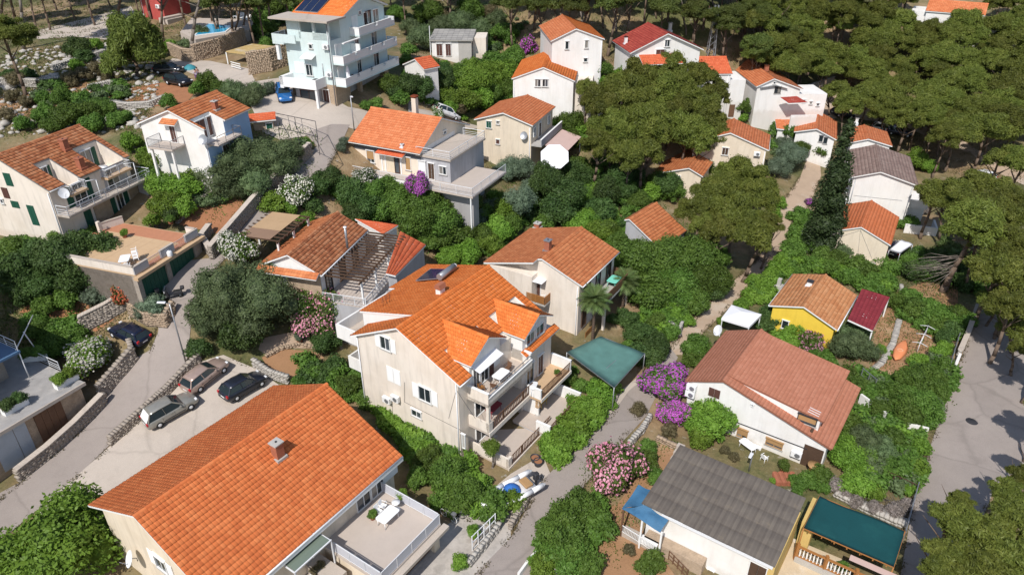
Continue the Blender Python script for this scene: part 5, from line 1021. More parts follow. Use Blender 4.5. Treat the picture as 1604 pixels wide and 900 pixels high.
for px, py, w, hh_, st, co in ((13, 281, .9, 1.3, 'closed', green_sh), (9, 302, .8, 1.1, 'closed', brown_sh), (4, 315, .4, .5, 'plain', None), (24, 320, 1.0, .7, 'closed', green_sh)): h.win('A', px, py, w, hh_, st, co)
h.win('A', 52, 337, .9, 2.1, 'closed', green_sh)
zb = 2.75; xa, xe = h.x0+.2, h.x1+1.0; yo = h.pl['R']-1.5
h.part('balcony_slab', pale_conc, (xa, xe, yo, h.pl['R']-.004, zb-.2, zb)); h.rail([(xa+.05, h.pl['R']-.1, zb), (xa+.05, yo+.05, zb), (xe-.05, yo+.05, zb), (xe-.05, h.pl['R']+.5, zb)], .95, metal_w, 0, 1.6, mid=True)
for a in (h.onf('R', 131, 322)[0], ): 
    h.win('R', 0, 0, 1.5, 2.1, 'plain', at=(a, zb+1.07)); [h.win('R', 0, 0, .75, 2.1, 'closed', green_sh, at=(a+sx*1.2, zb+1.07)) for sx in (-1, 1)]
h.part('loggia', grey_wall, (b1+.1, b2, h.pl['R']-.02, h.pl['R']-.005, zb+.02, zb+2.3)); h.win('R', 0, 0, 1.6, 2, at=(b1+1.2, zb+1.05), plane=h.pl['R']-.02)
a = h.onf('R', 197, 345)[0]; h.win('R', 0, 0, 1.0, 2.1, 'plain', at=(a, 1.07)); [h.win('R', 0, 0, .6, 2.1, 'closed', green_sh, at=(a+sx*.9, 1.07)) for sx in (-1, 1)]
h.part('stone_facing', stone_b, (a-3.4, a-1.3, h.pl['R']-.1, h.pl['R']-.005, -.3, zb-.21), (a+1.4, a+2.6, h.pl['R']-.1, h.pl['R']-.005, -.3, zb-.21)); h.win('R', 0, 0, .9, 2.0, 'closed', green_sh, at=(a-4.2, 1.0))
for k in range(9): h.part('stair', grey_wall, (xe-.9+.28*k, xe-.62+.28*k, yo+.1, yo+1.3, -1.5, zb-.3-.3*k))
h.rail([(xe-.6, yo+.1, zb-.3), (xe+1.7, yo+.1, .2)], .9, metal_w, 0, 1.2, mid=True)
for x in (a1+2.6, b2-.1): m = MB(); m.path([(x, yo+.1, zb), (x, yo+.1, zb+2.2), (x-.9, yo+.5, zb+2.3)], .04); m.build('awning_pole', metal_w, h.root)
dish(h.root, (h.x0+1.1, h.pl['R']-.6, zb+1.9), -1.9, .5)
# garage terrace
c1, c2 = h.onz(207, 417, .9), h.onz(309, 356, .9); tx0, tx1, ty = c1[0], c2[0], (c1[1]+c2[1])/2
h.part('terrace_floor', tan_floor, (tx0, tx1, ty, yo+.3, -.15, 0)); h.part('terracotta_border', terracotta, (tx0+.2, tx1-.1, ty+.003, ty+.7, .002, .012), (tx0+2.5, tx1-.1, yo-.9, yo+.28, .002, .012), (tx1-2.0, tx1-.1, ty+.71, yo-.91, .002, .012))
nx_, ny_ = 9, 6
for i in range(nx_):
    for j in range(ny_): x, y = tx0+.25+(tx1-2.35-tx0)*i/nx_, ty+.75+(yo-1.7-ty)*j/ny_; MB().box(x, x+(tx1-2.35-tx0)/nx_-.02, y, y+(yo-1.7-ty)/ny_-.02, .004, .014).build('floor_tile', tan_floor, h.root)
h.part('terrace_ledge', tan_floor, (tx0-.3, tx1+.3, ty-.5, ty-.003, -.4, -.1)); gz_ = tzf(*h.wor(((tx0+tx1)/2, ty-1, 0))[:2])-h.gz
h.part('garage_wall', stone_a, (tx0, tx0+.5, ty, ty+.5, -4, -.16), (tx1-1.0, tx1, ty, ty+.5, -4, -.16), ((tx0+tx1)/2-.65, (tx0+tx1)/2-.15, ty, ty+.5, -4, -.16), (tx0, tx1, ty+.51, yo, -4, -.16), (tx0, tx0+.3, ty+.505, yo+.25, -4, -.165))
gw = (tx1-tx0-2.2)/2
for a, b in ((tx0+.51, (tx0+tx1)/2-.66), ((tx0+tx1)/2-.14, tx1-1.01)):
    g = h.part('garage_door', green_sh, (a, b, ty+.2, ty+.26, -3.6, -.2)); n = 6
    for i in range(n): MB().box(a+(b-a)*i/n+.02, a+(b-a)*(i+1)/n-.02, ty+.17, ty+.199, -3.5, -.25).build('board', green_sh, g)
for i in range(5):
    a, b = tx0+.05+(tx1-tx0-.1)*i/5, tx0+.05+(tx1-tx0-.1)*(i+1)/5
    if i % 2 == 0: h.parapet([(a+.06, ty+.1, 0), (b-.06, ty+.1, 0)], .75, .2, grey_wall, pale_conc)
    else: h.rail([(a, ty+.1, 0), (b, ty+.1, 0)], .7, cloth_pk, .1, 1.5)
h.parapet([(tx0+.1, ty+.2, 0), (tx0+.1, yo-.6, 0)], .75, .2, pale_wall, pale_conc); h.parapet([(tx1-.1, ty+.25, 0), (tx1-.1, ty+1.2, 0)], .75, .2, pale_wall, pale_conc); h.parapet([(tx1-.1, yo-.9, 0), (tx1-2.0, yo-.1, 0)], .75, .2, pale_wall, pale_conc); h.part('gate_pillar', pale_wall, (tx1-2.7, tx1-2.4, yo-.6, yo-.3, .01, 1.2))
p = h.wor((tx0+1.3, ty+2.2, 0)); garden_table('white oval table at the left end of the garage terrace', tuple(p), h.T+.6, 1.5, .9)
for k in range(3): p = h.wor((tx0+2.15+.12*k, ty+1.8+.15*k, .0+.22*k)); plastic_chair(['bottom', 'middle', 'topmost'][k]+' white plastic chair in the stack right of the white oval table', tuple(p), h.T+2.4, 'stacked white chairs on the garage terrace')
p = h.wor((tx0+.6, ty+1.3, 0)); plastic_chair('white plastic chair in front of the white oval terrace table', tuple(p), h.T+.5)
p = h.wor(((tx0+tx1)/2-.1, ty-.25, -.1)); t = thing('gas_bottle', 'small silver barrel standing on the ledge between the garage doors', 'barrel', tuple(p)); MB().lathe((0, 0, 0), [(.001, 0), (.24, 0), (.26, .1), (.26, .45), (.18, .56), (.06, .6)], 12).build('body', metal_w, t); MB().tube((0, 0, .6), (0, 0, .68), .05).build('valve', metal_g, t)
for k, (px, py, co) in enumerate(((22, 347, plain('sky_blue_plastic', (.12, .42, .75), .4)), (37, 356, plain('steel_blue_plastic', (.14, .24, .40), .4)))):
    p = G(px, py); t = thing('plastic_tub', ['bright blue tub against the wall of the green shuttered house', 'darker blue box right of the bright blue tub by the wall'][k], 'tub', tuple(p)); MB().lathe((0, 0, 0), [(.001, 0), (.32, 0), (.42, .6), (.39, .6), (.3, .06), (.001, .06)], 14).build('tub', co, t); MB().lathe((0, 0, .6), [(.46, 0), (.46, .05), (.38, .05)], 14).build('rim', co, t)

# ------------------------------------------------------------------ white and blue house up the lane
h = H('h23', 'white house with blue painted side, terracotta roof and recessed balcony', gz=13.2)
a1, a2 = h.onz(322, 200, h.zr_)[0], h.onz(368, 190, h.zr_)[0]; zlg = h.zr_-1.9
h.gable(white_wall, tile_mid, ohg=.25, ohe=.25, tw=.3, thh=.38, base=-3, trim=frame_w, cuts=[(h.x0+.3, a2, h.yr*.55, zlg)])
h.chimney(338, 172, .5, .5, .9, brickm, concrete, 'R'); h.part('blue_side', bluer_wall, (a2, h.pl['B'], h.pl['R']-.03, h.pl['R']-.003, -3, h.zr_-.25), (h.pl['A']+.01, a2-.003, h.pl['R']-.03, h.pl['R']-.003, -3, zlg-.2))
h.part('balcony_slab', pale_floor, (h.pl['A']+.3, a2+1.2, h.pl['R']-1.2, h.pl['R']+.3, zlg+.003, zlg+.12), bevel=.01); h.win('R', 0, 0, 1.6, 2.1, 'dark', brown_sh, at=(h.x0+1.6, zlg+1.2), plane=h.yr*.55); h.win('R', 0, 0, 1.3, 2.1, 'dark', brown_sh, at=(h.x0+3.3, zlg+1.2), plane=h.yr*.55)
h.rail([(a2+1.15, h.pl['R']-.1, zlg+.12), (a2+1.15, h.pl['R']-1.15, zlg+.12), (h.pl['A']+.35, h.pl['R']-1.15, zlg+.12)], .9, metal_g, 0, 1.5); h.win('R', 0, 0, 1.2, 1.6, 'dark', wood_d, at=(h.onf('R', 355, 240)[0], zlg-1.4), plane=h.pl['R']-.03)
e = h.onf('A', 272, 209); h.win('A', 272, 209, .8, 2.0, 'dark', brown_sh); pr = MB().prism([(h.pl['A']-.7, e[0]-1.0, e[1]+1.15), (h.pl['A']-.7, e[0]-1.0, e[1]+1.05), (h.pl['A']-.004, e[0]-1.0, e[1]+1.45), (h.pl['A']-.004, e[0]-1.0, e[1]+1.55)], (0, 2.0, 0)).build('door_canopy', frame_w, h.root); tiles([(h.pl['A']-.72, e[0]+1, e[1]+1.16), (h.pl['A']-.72, e[0]-1, e[1]+1.16), (h.pl['A']-.005, e[0]-1, e[1]+1.565), (h.pl['A']-.005, e[0]+1, e[1]+1.565)], .3, .3, tile_mid, pr)
h.part('stair_landing', pale_floor, (h.pl['A']-2.0, h.pl['A']-.004, e[0]-1.2, e[0]+1.9, e[1]-1.2, e[1]-1.02)); h.rail([(h.pl['A']-.05, e[0]+1.85, e[1]-1.02), (h.pl['A']-1.95, e[0]+1.85, e[1]-1.02), (h.pl['A']-1.95, e[0]-1.15, e[1]-1.02), (h.pl['A']-.05, e[0]-1.15, e[1]-1.02)], .9, metal_g, .15, 1.3); h.part('landing_wall', white_wall, (h.pl['A']-1.8, h.pl['A']-1.6, e[0]-1.0, e[0]-.8, -4, e[1]-1.21), (h.pl['A']-1.8, h.pl['A']-1.6, e[0]+1.6, e[0]+1.85, -4, e[1]-1.21))
f_ = h.onf('A', 323, 217); dish(h.root, (h.pl['A']-.45, *f_), math.pi*1.05, .5, metal_g); h.pipe('A', h.pl['R']+.1, -3, zlg)

# ------------------------------------------------------------------ pale blue apartment block
Cn = G(528.75, 167); T = math.radians(67.7); h = H('blue', 'pale blue four storey apartment block with stacked white balconies', 'apartment block', x=Cn[0], y=Cn[1], th=T, gz=Cn[2]); BB = h
h.pl = {'A': 0, 'R': 0}; Wd = h.onf('A', 452, 100)[0]; Lx = h.onf('R', 607, 85)[0]; h.pl['B'] = Lx; h.pl['L'] = Wd
print('blue', Wd, Lx)
Hs = 2.65; 
h.part('stone_base', stone_b, (0, 3.2, .0, Wd-.05, -2, Hs)); h.part('base_recess', grey_wall, (3.21, Lx-.1, .9, Wd-.1, -2, Hs)); h.part('base_pillar', stone_b, (Lx-1, Lx-.05, .05, .85, -2, Hs-.2), (5.6, 6.1, .05, .6, -2, Hs-.2))
h.part('wall', blue_wall, (0, Lx, .0, Wd, Hs+.003, 3*Hs)); h.part('wall', blue_wall, (2.4, Lx, .0, Wd, 3*Hs+.003, 10.2), (0, .25, 0, Wd*.36, 3*Hs+.003, 8.75), (0, 2.39, Wd*.66, Wd*.92, 3*Hs+.003, 10.2))
for y in (.0, Wd*.31, Wd*.62): h.part('loggia_pillar', blue_wall, (.0, .3, y, y+.3, 8.755 if y < Wd*.36 else 3*Hs+.004, 10.19))
h.part('loggia_parapet', blue_wall, (0, .2, .31, Wd*.66, 3*Hs+.004, 8.74)); h.part('roof_slab', pale_conc, (-1.1, 2.9, -.7, Wd+1.2, 10.2, 10.42))
xg0, xg1, xm = 2.3, Lx+.3, (2.3+Lx)/2; zrg = 12.3
MB().prism([(2.41, 0, 10.2), (Lx, 0, 10.2), (xm, 0, zrg-.25)], (0, Wd, 0)).build('gable_wall', blue_wall, h.root)
for xa, xb in ((xg0, xm), (xg1, xm)):
    r = MB().prism([(xa, -.5, 10.3), (xm, -.5, zrg), (xm, -.5, zrg-.16), (xa, -.5, 10.14)], (0, Wd+.9, 0)).build('roof', frame_w, h.root); Pq = [(xa, Wd+.42, 10.315), (xa, -.52, 10.315), (xm, -.52, zrg+.012), (xm, Wd+.42, zrg+.012)]; tiles(Pq, .3, .36, tile_main, r, k=2)
for i in range(3): x0 = xg0+.5; y0 = Wd*.5+1.15*i; z0, z1 = 10.55, 10.55+(zrg-10.3)*.62; pn = MB().prism([(x0, y0, z0), (x0, y0+1.1, z0), (x0+(xm-x0)*.62, y0+1.1, z1), (x0+(xm-x0)*.62, y0, z1)], (0, 0, .07)).build('solar_panel', metal_g, h.root); MB().prism([(x0+.05, y0+.05, z0+.1), (x0+.05, y0+1.05, z0+.1), (x0+(xm-x0)*.6, y0+1.05, z1+.08), (x0+(xm-x0)*.6, y0+.05, z1+.08)], (0, 0, .012)).build('panel_glass', pv, pn)
h.part('roof_hatch', white_wall, (xm+1.2, xm+3.5, Wd*.3, Wd*.7, 10.4, 12.1)); hr = h.part('hatch_roof', frame_w, (xm+.9, xm+3.8, Wd*.25, Wd*.75, 12.11, 12.2)); tiles([(xm+.9, Wd*.25, 12.21), (xm+3.8, Wd*.25, 12.21), (xm+3.8, Wd*.75, 12.6), (xm+.9, Wd*.75, 12.6)], .3, .36, tile_main, hr, k=2)
for k, (z, x0, x1, dp) in enumerate(((Hs, .25, Lx+.4, 1.5), (2*Hs, .25, Lx+.3, 1.5), (3*Hs, 4.4, Lx+.2, 1.4))):
    h.part('balcony_slab', blue_wall, (x0, x1, -dp, -.004, z-.2, z)); n = 4 if k < 2 else 2
    h.parapet([(x0+.08, -.05, z), (x0+.08, -dp+.08, z)], .85, .14, frame_w); h.parapet([(x1-.08, -.05, z), (x1-.08, -dp+.08, z)], .85, .14, frame_w)
    for i in range(n):
        a, b = x0+.16+(x1-x0-.32)*i/n, x0+.16+(x1-x0-.32)*(i+1)/n
        h.parapet([(a+.07, -dp+.08, z), (b-.75, -dp+.08, z)], .85, .14, frame_w); h.parapet([(b-.68, -dp+.08, z), (b-.07, -dp+.08, z)], .45, .14, frame_w); h.rail([(b-.74, -dp+.08, z+.48), (b-.02, -dp+.08, z+.48)], .38, frame_w, 0, .7, mid=True)
    for i in range(3):
        a = x0+1.3+(x1-x0-2.2)*i/2.6; h.win('R', 0, 0, 1.4 if i != 1 else 1.0, 2.05, 'plain' if i != 0 else 'closed', frame_w, at=(a, z+1.06))
h.part('awning_box', frame_w, (.6, 4.3, -1.6, -1.3, 3*Hs-.35, 3*Hs-.22)); h.part('balcony_divider', frame_w, (4.3, 4.42, -1.4, -.004, 2*Hs+.003, 2*Hs+1.6))
h.win('R', 576, 28, 1.3, 1.6, fr=brown_sh); h.win('R', 563, 20, .6, .5); h.win('A', 487, 73, .55, .55)
h.win('A', 470, 106, 1.5, 1.4, 'closed', frame_w); h.win('A', 485, 110, 1.0, 1.4, 'plain'); MB().prism([(0-.004, Wd*.5-1, 6.1), (-.9, Wd*.5-1, 5.75), (-.9, Wd*.5-1, 5.79), (-.004, Wd*.5-1, 6.14)], (0, 1.8, 0)).build('awning', frame_w, h.root)
for a, z in ((.5, 4.0), (.5, 7.3)): h.ac('A', 0, 0, at=(a, z))
h.pipe('A', .15, 0, 9.9, metal_g, .06); h.pipe('A', Wd*.22, 2.7, 5.2, metal_g, .05)
h.part('side_balcony', blue_wall, (-.9, 1.6, Wd*.93, Wd+1.2, 3*Hs-.7, 3*Hs-.5), (-.9, -.75, Wd*.66, Wd+1.2, 3*Hs-.49, 3*Hs+.5)); h.rail([(-.85, Wd+1.15, 3*Hs-.5), (1.6, Wd+1.15, 3*Hs-.5)], 1.0, metal_w, .15, 1.2); h.part('side_pillar', frame_w, (-.7, -.3, Wd+.6, Wd+1.0, 2*Hs, 3*Hs-.71))
h.part('front_terrace', frame_w, (-2.2, -.004, Wd*.18, Wd*.92, Hs-.2, Hs), (-2.2, -2.05, Wd*.18, Wd*1.0, Hs+.001, Hs+1.0), (-2.04, -.01, Wd*.18, Wd*.18+.15, Hs+.001, Hs+1.0), (-2.2, -.01, Wd*.92+.01, Wd*1.0, Hs-.4, Hs+1.0)); h.part('terrace_pillar', frame_w, (-2.1, -1.8, Wd*.19, Wd*.19+.3, -2, Hs-.21))
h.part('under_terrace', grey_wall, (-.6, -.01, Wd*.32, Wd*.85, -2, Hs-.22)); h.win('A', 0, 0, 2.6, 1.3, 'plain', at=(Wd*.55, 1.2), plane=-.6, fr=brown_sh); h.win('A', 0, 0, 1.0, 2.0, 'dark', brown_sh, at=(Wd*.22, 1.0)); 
p = h.wor((-1.2, Wd*.3, Hs)); t = thing('barbecue_grill', 'black covered grill on the low white terrace of the blue block', 'grill', tuple(p), T); MB().box(-.5, .5, -.35, .35, .35, .85).build('cover', metal_d, t, bevel=.1); [MB().box(x-.04, x+.04, y-.04, y+.04, 0, .4).build('leg', metal_d, t) for x in (-.4, .4) for y in (-.25, .25)]
p = h.wor((1.3, -1.2, Hs)); shut_umbrella('closed white parasol at the near end of the lowest blue balcony', tuple(p), cloth_w)
for k, x in enumerate((3.0, 4.4, 7.2)): p = h.wor((x, -.9, Hs)); plastic_chair(['dark chair nearest the closed white parasol on the lowest blue balcony', 'dark chair in the middle of the lowest blue balcony', 'dark chair at the far end of the lowest blue balcony'][k], tuple(p), T+.5*k, None, metal_d)
p = h.wor((4.0, -.9, 2*Hs)); garden_table('white table on the middle balcony of the blue block', tuple(p), T, 1.2, .8)

# ------------------------------------------------------------------ other upper buildings
def boxhouse(label, px, py, th, lx, ly, hh_, wall, roof, cat='house', slope=.25, gz=None, tmat=None):
    """low house with a single pitched sheet roof; the surveyed point is its near front corner on the ground"""
    p = G(px, py); h = H('box', label, cat, p[0], p[1], th, p[2] if gz is None else gz); h.x0, h.x1, h.yr, h.yl = 0, lx, 0, ly; h.pl = {'A': 0, 'B': lx, 'R': 0, 'L': ly}
    MB().prism([(0, 0, -3), (0, 0, hh_-.02), (0, ly, hh_+slope*ly*.5-.02), (0, ly, -3)], (lx, 0, 0)).build('wall', wall, h.root)
    r = MB().prism([(-.3, -.35, hh_-slope*.17), (-.3, ly+.3, hh_+slope*(ly+.3)*.5), (-.3, ly+.3, hh_+slope*(ly+.3)*.5+.14), (-.3, -.35, hh_-slope*.17+.14)], (lx+.6, 0, 0)).build('roof', concrete, h.root)
    if tmat: tiles([(lx+.31, -.37, hh_-slope*.17+.15), (-.31, -.37, hh_-slope*.17+.15), (-.31, ly+.3, hh_+slope*(ly+.3)*.5+.152), (lx+.31, ly+.3, hh_+slope*(ly+.3)*.5+.152)], .9, 1.4, tmat, r, k=2, amp=.02)
    return h
h = boxhouse('low white house with old grey sheet roof above the orchard', 677, 88, -.04, 6.2, 6.0, 2.4, white_wall, slate, slope=.12, tmat=slate); h.win('R', 0, 0, 1.0, 1.9, 'dark', brown_sh, at=(1.2, .95)); h.win('R', 0, 0, .9, 1.9, 'dark', brown_sh, at=(2.6, .95)); h.part('bare_wall', concrete, (4.2, 6.21, -.02, -.003, -1, 2.3)); h.part('side_wing', pale_wall, (6.3, 8.4, 1.5, 6, -2, 2.5)); h.part('pole', metal_w, (-.3, -.2, .2, .3, 0, 4.5))
h = boxhouse('red painted house with white drainpipe at the top left', 225, 27, -.42, 5.2, 6.0, 5.0, red_wall, concrete, slope=.05); h.ac('R', 249, 10); h.pipe('R', .4, 0, 4.6); h.pipe('R', 2.2, 0, 4.6, metal_d); h.part('white_corner', white_wall, (-.05, .3, -.06, -.003, -.5, .6)); h.win('R', 0, 0, 1.0, 1.2, at=(3.6, 3.9)); h.part('steps', pale_floor, (5.3, 6.4, -1.5, 3, -1, .5), (6.41, 6.9, -1.2, 2.5, -1, .2))

# shaded house with its paved terrace at the left edge
FZ = 4.3; p0, p1 = flat(0, 676, FZ), flat(132, 598, FZ); T = math.atan2(p1[1]-p0[1], p1[0]-p0[0])
h = H('terr', 'shaded stone house with blue paved terrace and balcony at the left edge', x=p1[0], y=p1[1], th=T, gz=2.0); fz = FZ-2.0; h.pl = {'R': .3, 'A': -16}
h.part('terrace_floor', plain('blue_grey_paving', (.35, .335, .325), .85, .3, 1.3, .3, wear=(.45, .42, .39)), (-20, 0, 0, 11, fz-.2, fz)); h.part('terrace_ledge', pale_conc, (-20, .02, -.12, -.003, fz-.28, fz+.02)); h.part('stone_wall', stone_b, (-20, -.3, .3, .8, -2.5, fz-.21)); h.part('end_wall', stone_a, (-.8, -.3, .81, 9, -2.5, fz-.21))
a = h.onf('R', 75, 648)[0]; h.part('garage_door', wood_b, (a-1.1, a+1.2, .22, .296, -1.6, fz-.35)); 
for k in range(4): MB().box(a-1.08+.56*k, a-.55+.56*k, .19, .219, -1.55, fz-.4).build('board', wood_b, h.root)
a = h.onf('R', 18, 683)[0]; h.part('cellar_door', plain('pale_blue_door', (.42, .46, .51), .6, .15), (a-1.4, a+.2, .24, .297, -1.4, fz-.5), (a+.25, a+1.2, .24, .297, -1.4, fz-.5))
hx = h.onz(28, 590, fz)[0]; 
h.part('house_wall', pale_wall, (-22, hx-3.2, 5.0, 14, fz+.003, fz+7.5)); h.part('stone_corner', stone_a, (hx-3.19, hx-.4, 6.2, 9, fz+.003, fz+2.6)); h.part('balcony_slab', plain('blue_tiles', (.10, .19, .33), .5, .15), (-20, hx+.5, 4.6, 9.4, fz+2.61, fz+2.8)); h.part('upper_wall', white_wall, (-20, hx-1.6, 5.6, 13, fz+2.81, fz+7.4)); h.rail([(hx+.4, 4.7, fz+2.8), (hx+.4, 9.3, fz+2.8)], .95, metal_w, 0, 1.5, mid=True)
rr = h.part('roof', frame_w, (-23, hx-1, 4.4, 15, fz+7.51, fz+7.7)); m = MB(); m.path([(hx+.3, 4.8, fz+2.9), (hx+4.2, 8.6, fz+3.0)], .05); m.path([(hx+2.2, 6.8, fz+2.95), (hx+2.8, 6.9, fz)], .05); m.path([(hx+.4, 4.7, fz+2.6), (hx+.4, 4.7, fz)], .05); m.build('pergola_pole', metal_w, h.root)
for lab, px, py, z, lf in (('white trough planter with yellow green plant at the terrace corner by the road', 105, 600, FZ, 'bright'), ('white trough planter in shade at the front edge of the blue paved terrace', 25, 640, FZ, 'dark'), ('white trough planter beside the terrace railing, in deep shade', 55, 563, FZ, 'green')): p = flat(px, py, z); planter(lab, (p[0], p[1], FZ), T+(.0 if px != 55 else -.9), 1.9, .6, .55, lf, None, .55)
h.rail([(h.onz(62, 565, fz)[0], h.onz(62, 565, fz)[1], fz), (h.onz(95, 580, fz)[0], h.onz(95, 580, fz)[1], fz)], .9, metal_w, 0, 1.4, mid=True)
# ------------------------------------------------------------------ dry stone walls: real stones laid in courses
def stone_wall(label, px, hgt, t=.45, mat=stone_a, seed=1, below=.6, cap=None, sz=(.2, .42), top=None, cat='stone wall', level=None):
    rg = np.random.default_rng(seed); W_ = [np.array(G(*p)) for p in px]; c = sum(W_)/len(W_); T0 = thing('stone_wall', label, cat, tuple(c)); V = []; F = []
    core = MB(); capm = MB()
    for a, b in zip(W_[:-1], W_[1:]):
        d = b[:2]-a[:2]; L = np.linalg.norm(d); d /= L; nrm = np.array([-d[1], d[0]]); s = 0.
        za, zb = tzf(*a[:2]), tzf(*b[:2]); ta, tb = (za+hgt, zb+hgt) if level is None else (level, level)
        o3 = lambda p, z: (p[0]-c[0], p[1]-c[1], z-c[2])
        A_, B_ = a[:2], b[:2]; q = nrm*(t/2-.05)
        core.poly([o3(A_-q, za-below), o3(B_-q, zb-below), o3(B_+q, zb-below), o3(A_+q, za-below), o3(A_-q, ta-.06), o3(B_-q, tb-.06), o3(B_+q, tb-.06), o3(A_+q, ta-.06)], [(0,3,2,1),(4,5,6,7),(0,1,5,4),(1,2,6,5),(2,3,7,6),(3,0,4,7)])
        H_ = max(ta-za, tb-zb); nr = max(1, int(round(H_/.2))); 
        for r in range(nr):
            s = rg.uniform(-.2, 0)
            while s < L:
                w = rg.uniform(*sz); u = min(1, max(0, (s+w/2)/L)); z0 = (za*(1-u)+zb*u); hh_ = (ta*(1-u)+tb*u)-z0; z = z0+hh_*(r+.5)/nr; cz = hh_/nr*.5*rg.uniform(.92, 1.15); cw = w/2-.004; ct = t/2+rg.uniform(-.03, .03)
                p = a[:2]+d*(s+w/2); n = len(V); j = lambda: rg.uniform(.88, 1.0)
                for sx, sy, sz_ in ((-1,-1,-1),(1,-1,-1),(1,1,-1),(-1,1,-1),(-1,-1,1),(1,-1,1),(1,1,1),(-1,1,1)):
                    e = p+d*cw*sx*j()+nrm*ct*sy*rg.uniform(.93, 1.0); V.append((e[0]-c[0], e[1]-c[1], z+cz*sz_*j()-c[2]))
                F += [(n,n+3,n+2,n+1),(n+4,n+5,n+6,n+7),(n,n+1,n+5,n+4),(n+1,n+2,n+6,n+5),(n+2,n+3,n+7,n+6),(n+3,n,n+4,n+7)]; s += w
        if cap: 
            m = 8
            for i in range(m):
                e0, e1 = A_+(B_-A_)*i/m, A_+(B_-A_)*(i+1)/m-(d*.012); z0_, z1_ = ta+(tb-ta)*i/m, ta+(tb-ta)*(i+1)/m; Q = nrm*(t/2+.06)
                capm.poly([o3(e0-Q, z0_), o3(e1-Q, z1_), o3(e1+Q, z1_), o3(e0+Q, z0_), o3(e0-Q, z0_+.08), o3(e1-Q, z1_+.08), o3(e1+Q, z1_+.08), o3(e0+Q, z0_+.08)], [(0,3,2,1),(4,5,6,7),(0,1,5,4),(1,2,6,5),(2,3,7,6),(3,0,4,7)])
    core.build('mortar_core', mortar, T0); put('stones', raw_mesh('stones', V, F, mat), T0)['kind'] = 'stuff'
    if cap: capm.build('coping', cap, T0)
    return T0
def plain_wall(label, px, hgt, t=.2, mat=None, cap=None, cat='wall', name='garden_wall'):
    W_ = [np.array(G(*p)) for p in px]; c = sum(W_)/len(W_); T0 = thing(name, label, cat, tuple(c)); m = MB(); k = MB()
    for a, b in zip(W_[:-1], W_[1:]):
        n = max(1, int(np.linalg.norm(b-a)/2))
        for i in range(n):
            p = a+(b-a)*i/n; q = a+(b-a)*(i+1)/n; z = max(tzf(*p[:2]), tzf(*q[:2])); p = Vector((p[0]-c[0], p[1]-c[1], z-c[2])); q = Vector((q[0]-c[0], q[1]-c[1], z-c[2])); e = Vector((0, 0, (hgt-.8)/2)); m.beam(p+e, q+e, t, hgt+.8); e = Vector((0, 0, hgt+.03)); k.beam(p+e, q+e, t+.06, .06)
    m.build('wall', mat or pale_wall, T0); 
    if cap: k.build('coping', cap, T0)
    return T0
pc = pale_conc
stone_wall('long shaded stone wall along the lower left side of the road', [(32,753),(80,715),(122,677),(165,633)], 1.2, seed=2, cap=pc)
stone_wall('stone retaining wall below the white oleander beside the road', [(160,626),(188,594),(212,566)], 1.7, seed=3); stone_wall('short stone wall end by the dark blue car and the white oleander', [(212,566),(208,553)], 1.6, seed=33)
stone_wall('dark stone wall behind the parked dark blue car', [(130,520),(170,500),(203,480)], 1.7, seed=4, cap=pc); stone_wall('sunlit stone wall under the grey shrubs near the lamp post', [(206,492),(232,508),(261,511),(272,492)], 1.4, seed=5, mat=stone_b)
stone_wall('stone wall between the road and the three parked cars', [(174,697),(215,660),(262,618),(300,578),(312,566)], .95, seed=6, mat=stone_a)
stone_wall('long stone wall on the upper side of the lane below the orange soil bed', [(333,406),(362,373),(400,328),(440,287),(487,243)], 1.5, seed=7, cap=pc); stone_wall('low terrace wall around the orange soil bed', [(278,350),(310,322),(330,312)], .9, seed=8); stone_wall('white topped wall turning from the lane to the garage terrace', [(333,406),(318,382),(330,366)], 1.1, seed=9, cap=pc)
stone_wall('big brown retaining wall under the swimming pool', [(306,97),(345,86),(384,70)], 2.5, .6, stone_b, 10, level=None); stone_wall('sunlit end of the retaining wall below the pool', [(268,86),(290,96),(306,97)], 1.9, .6, stone_b, 11)
stone_wall('rough stone wall beside the carport with the straw roof', [(391,117),(425,111),(447,103)], 3.0, .7, stone_b, 12)
stone_wall('tumbled pale dry stone wall climbing the scrub left of the big conifer', [(84,112),(110,104),(135,98),(163,88)], 1.0, .9, stone_p, 13); stone_wall('low dry stone wall at the left edge of the scrub slope', [(-5,134),(30,134),(60,136),(95,132)], 1.1, 1.0, stone_p, 14); stone_wall('dry stone wall at the lower edge of the red dirt lot', [(140,142),(175,134),(190,137)], .8, .9, stone_p, 15); stone_wall('broken stone wall above the small white and blue house', [(165,165),(200,170),(235,168),(258,158)], .8, .7, stone_p, 16)
stone_wall('stone wall edge of the small front yard by the lane', [(735,888),(752,868),(780,832)], .8, .3, stone_p, 17); stone_wall('stone wall below the leafy hedge and the blue covered boat', [(800,828),(818,800),(828,782)], .7, .35, stone_a, 18)
stone_wall('stone edge along the upper lane beside the bougainvillea', [(985,700),(1005,678),(1018,656)], .7, .4, stone_p, 19); stone_wall('pale stone garden wall left of the dusty path', [(1022,470),(1050,484),(1072,492)], 1.0, .4, stone_p, 20); stone_wall('short pale wall with a pillar beside the dusty path', [(1044,515),(1062,528),(1066,520)], 1.2, .3, stone_p, 21)
stone_wall('stone wall along the street past the yellow cottage garden', [(1500,560),(1513,530),(1528,488)], .9, .35, stone_p, 22, cap=pc); stone_wall('line of pale stones across the kayak garden', [(1408,503),(1398,540),(1380,570),(1362,585)], .3, .6, stone_p, 23); stone_wall('stone wall in the cottage garden above the leaning pine', [(1410,452),(1412,470),(1445,480)], .6, .4, stone_p, 24)
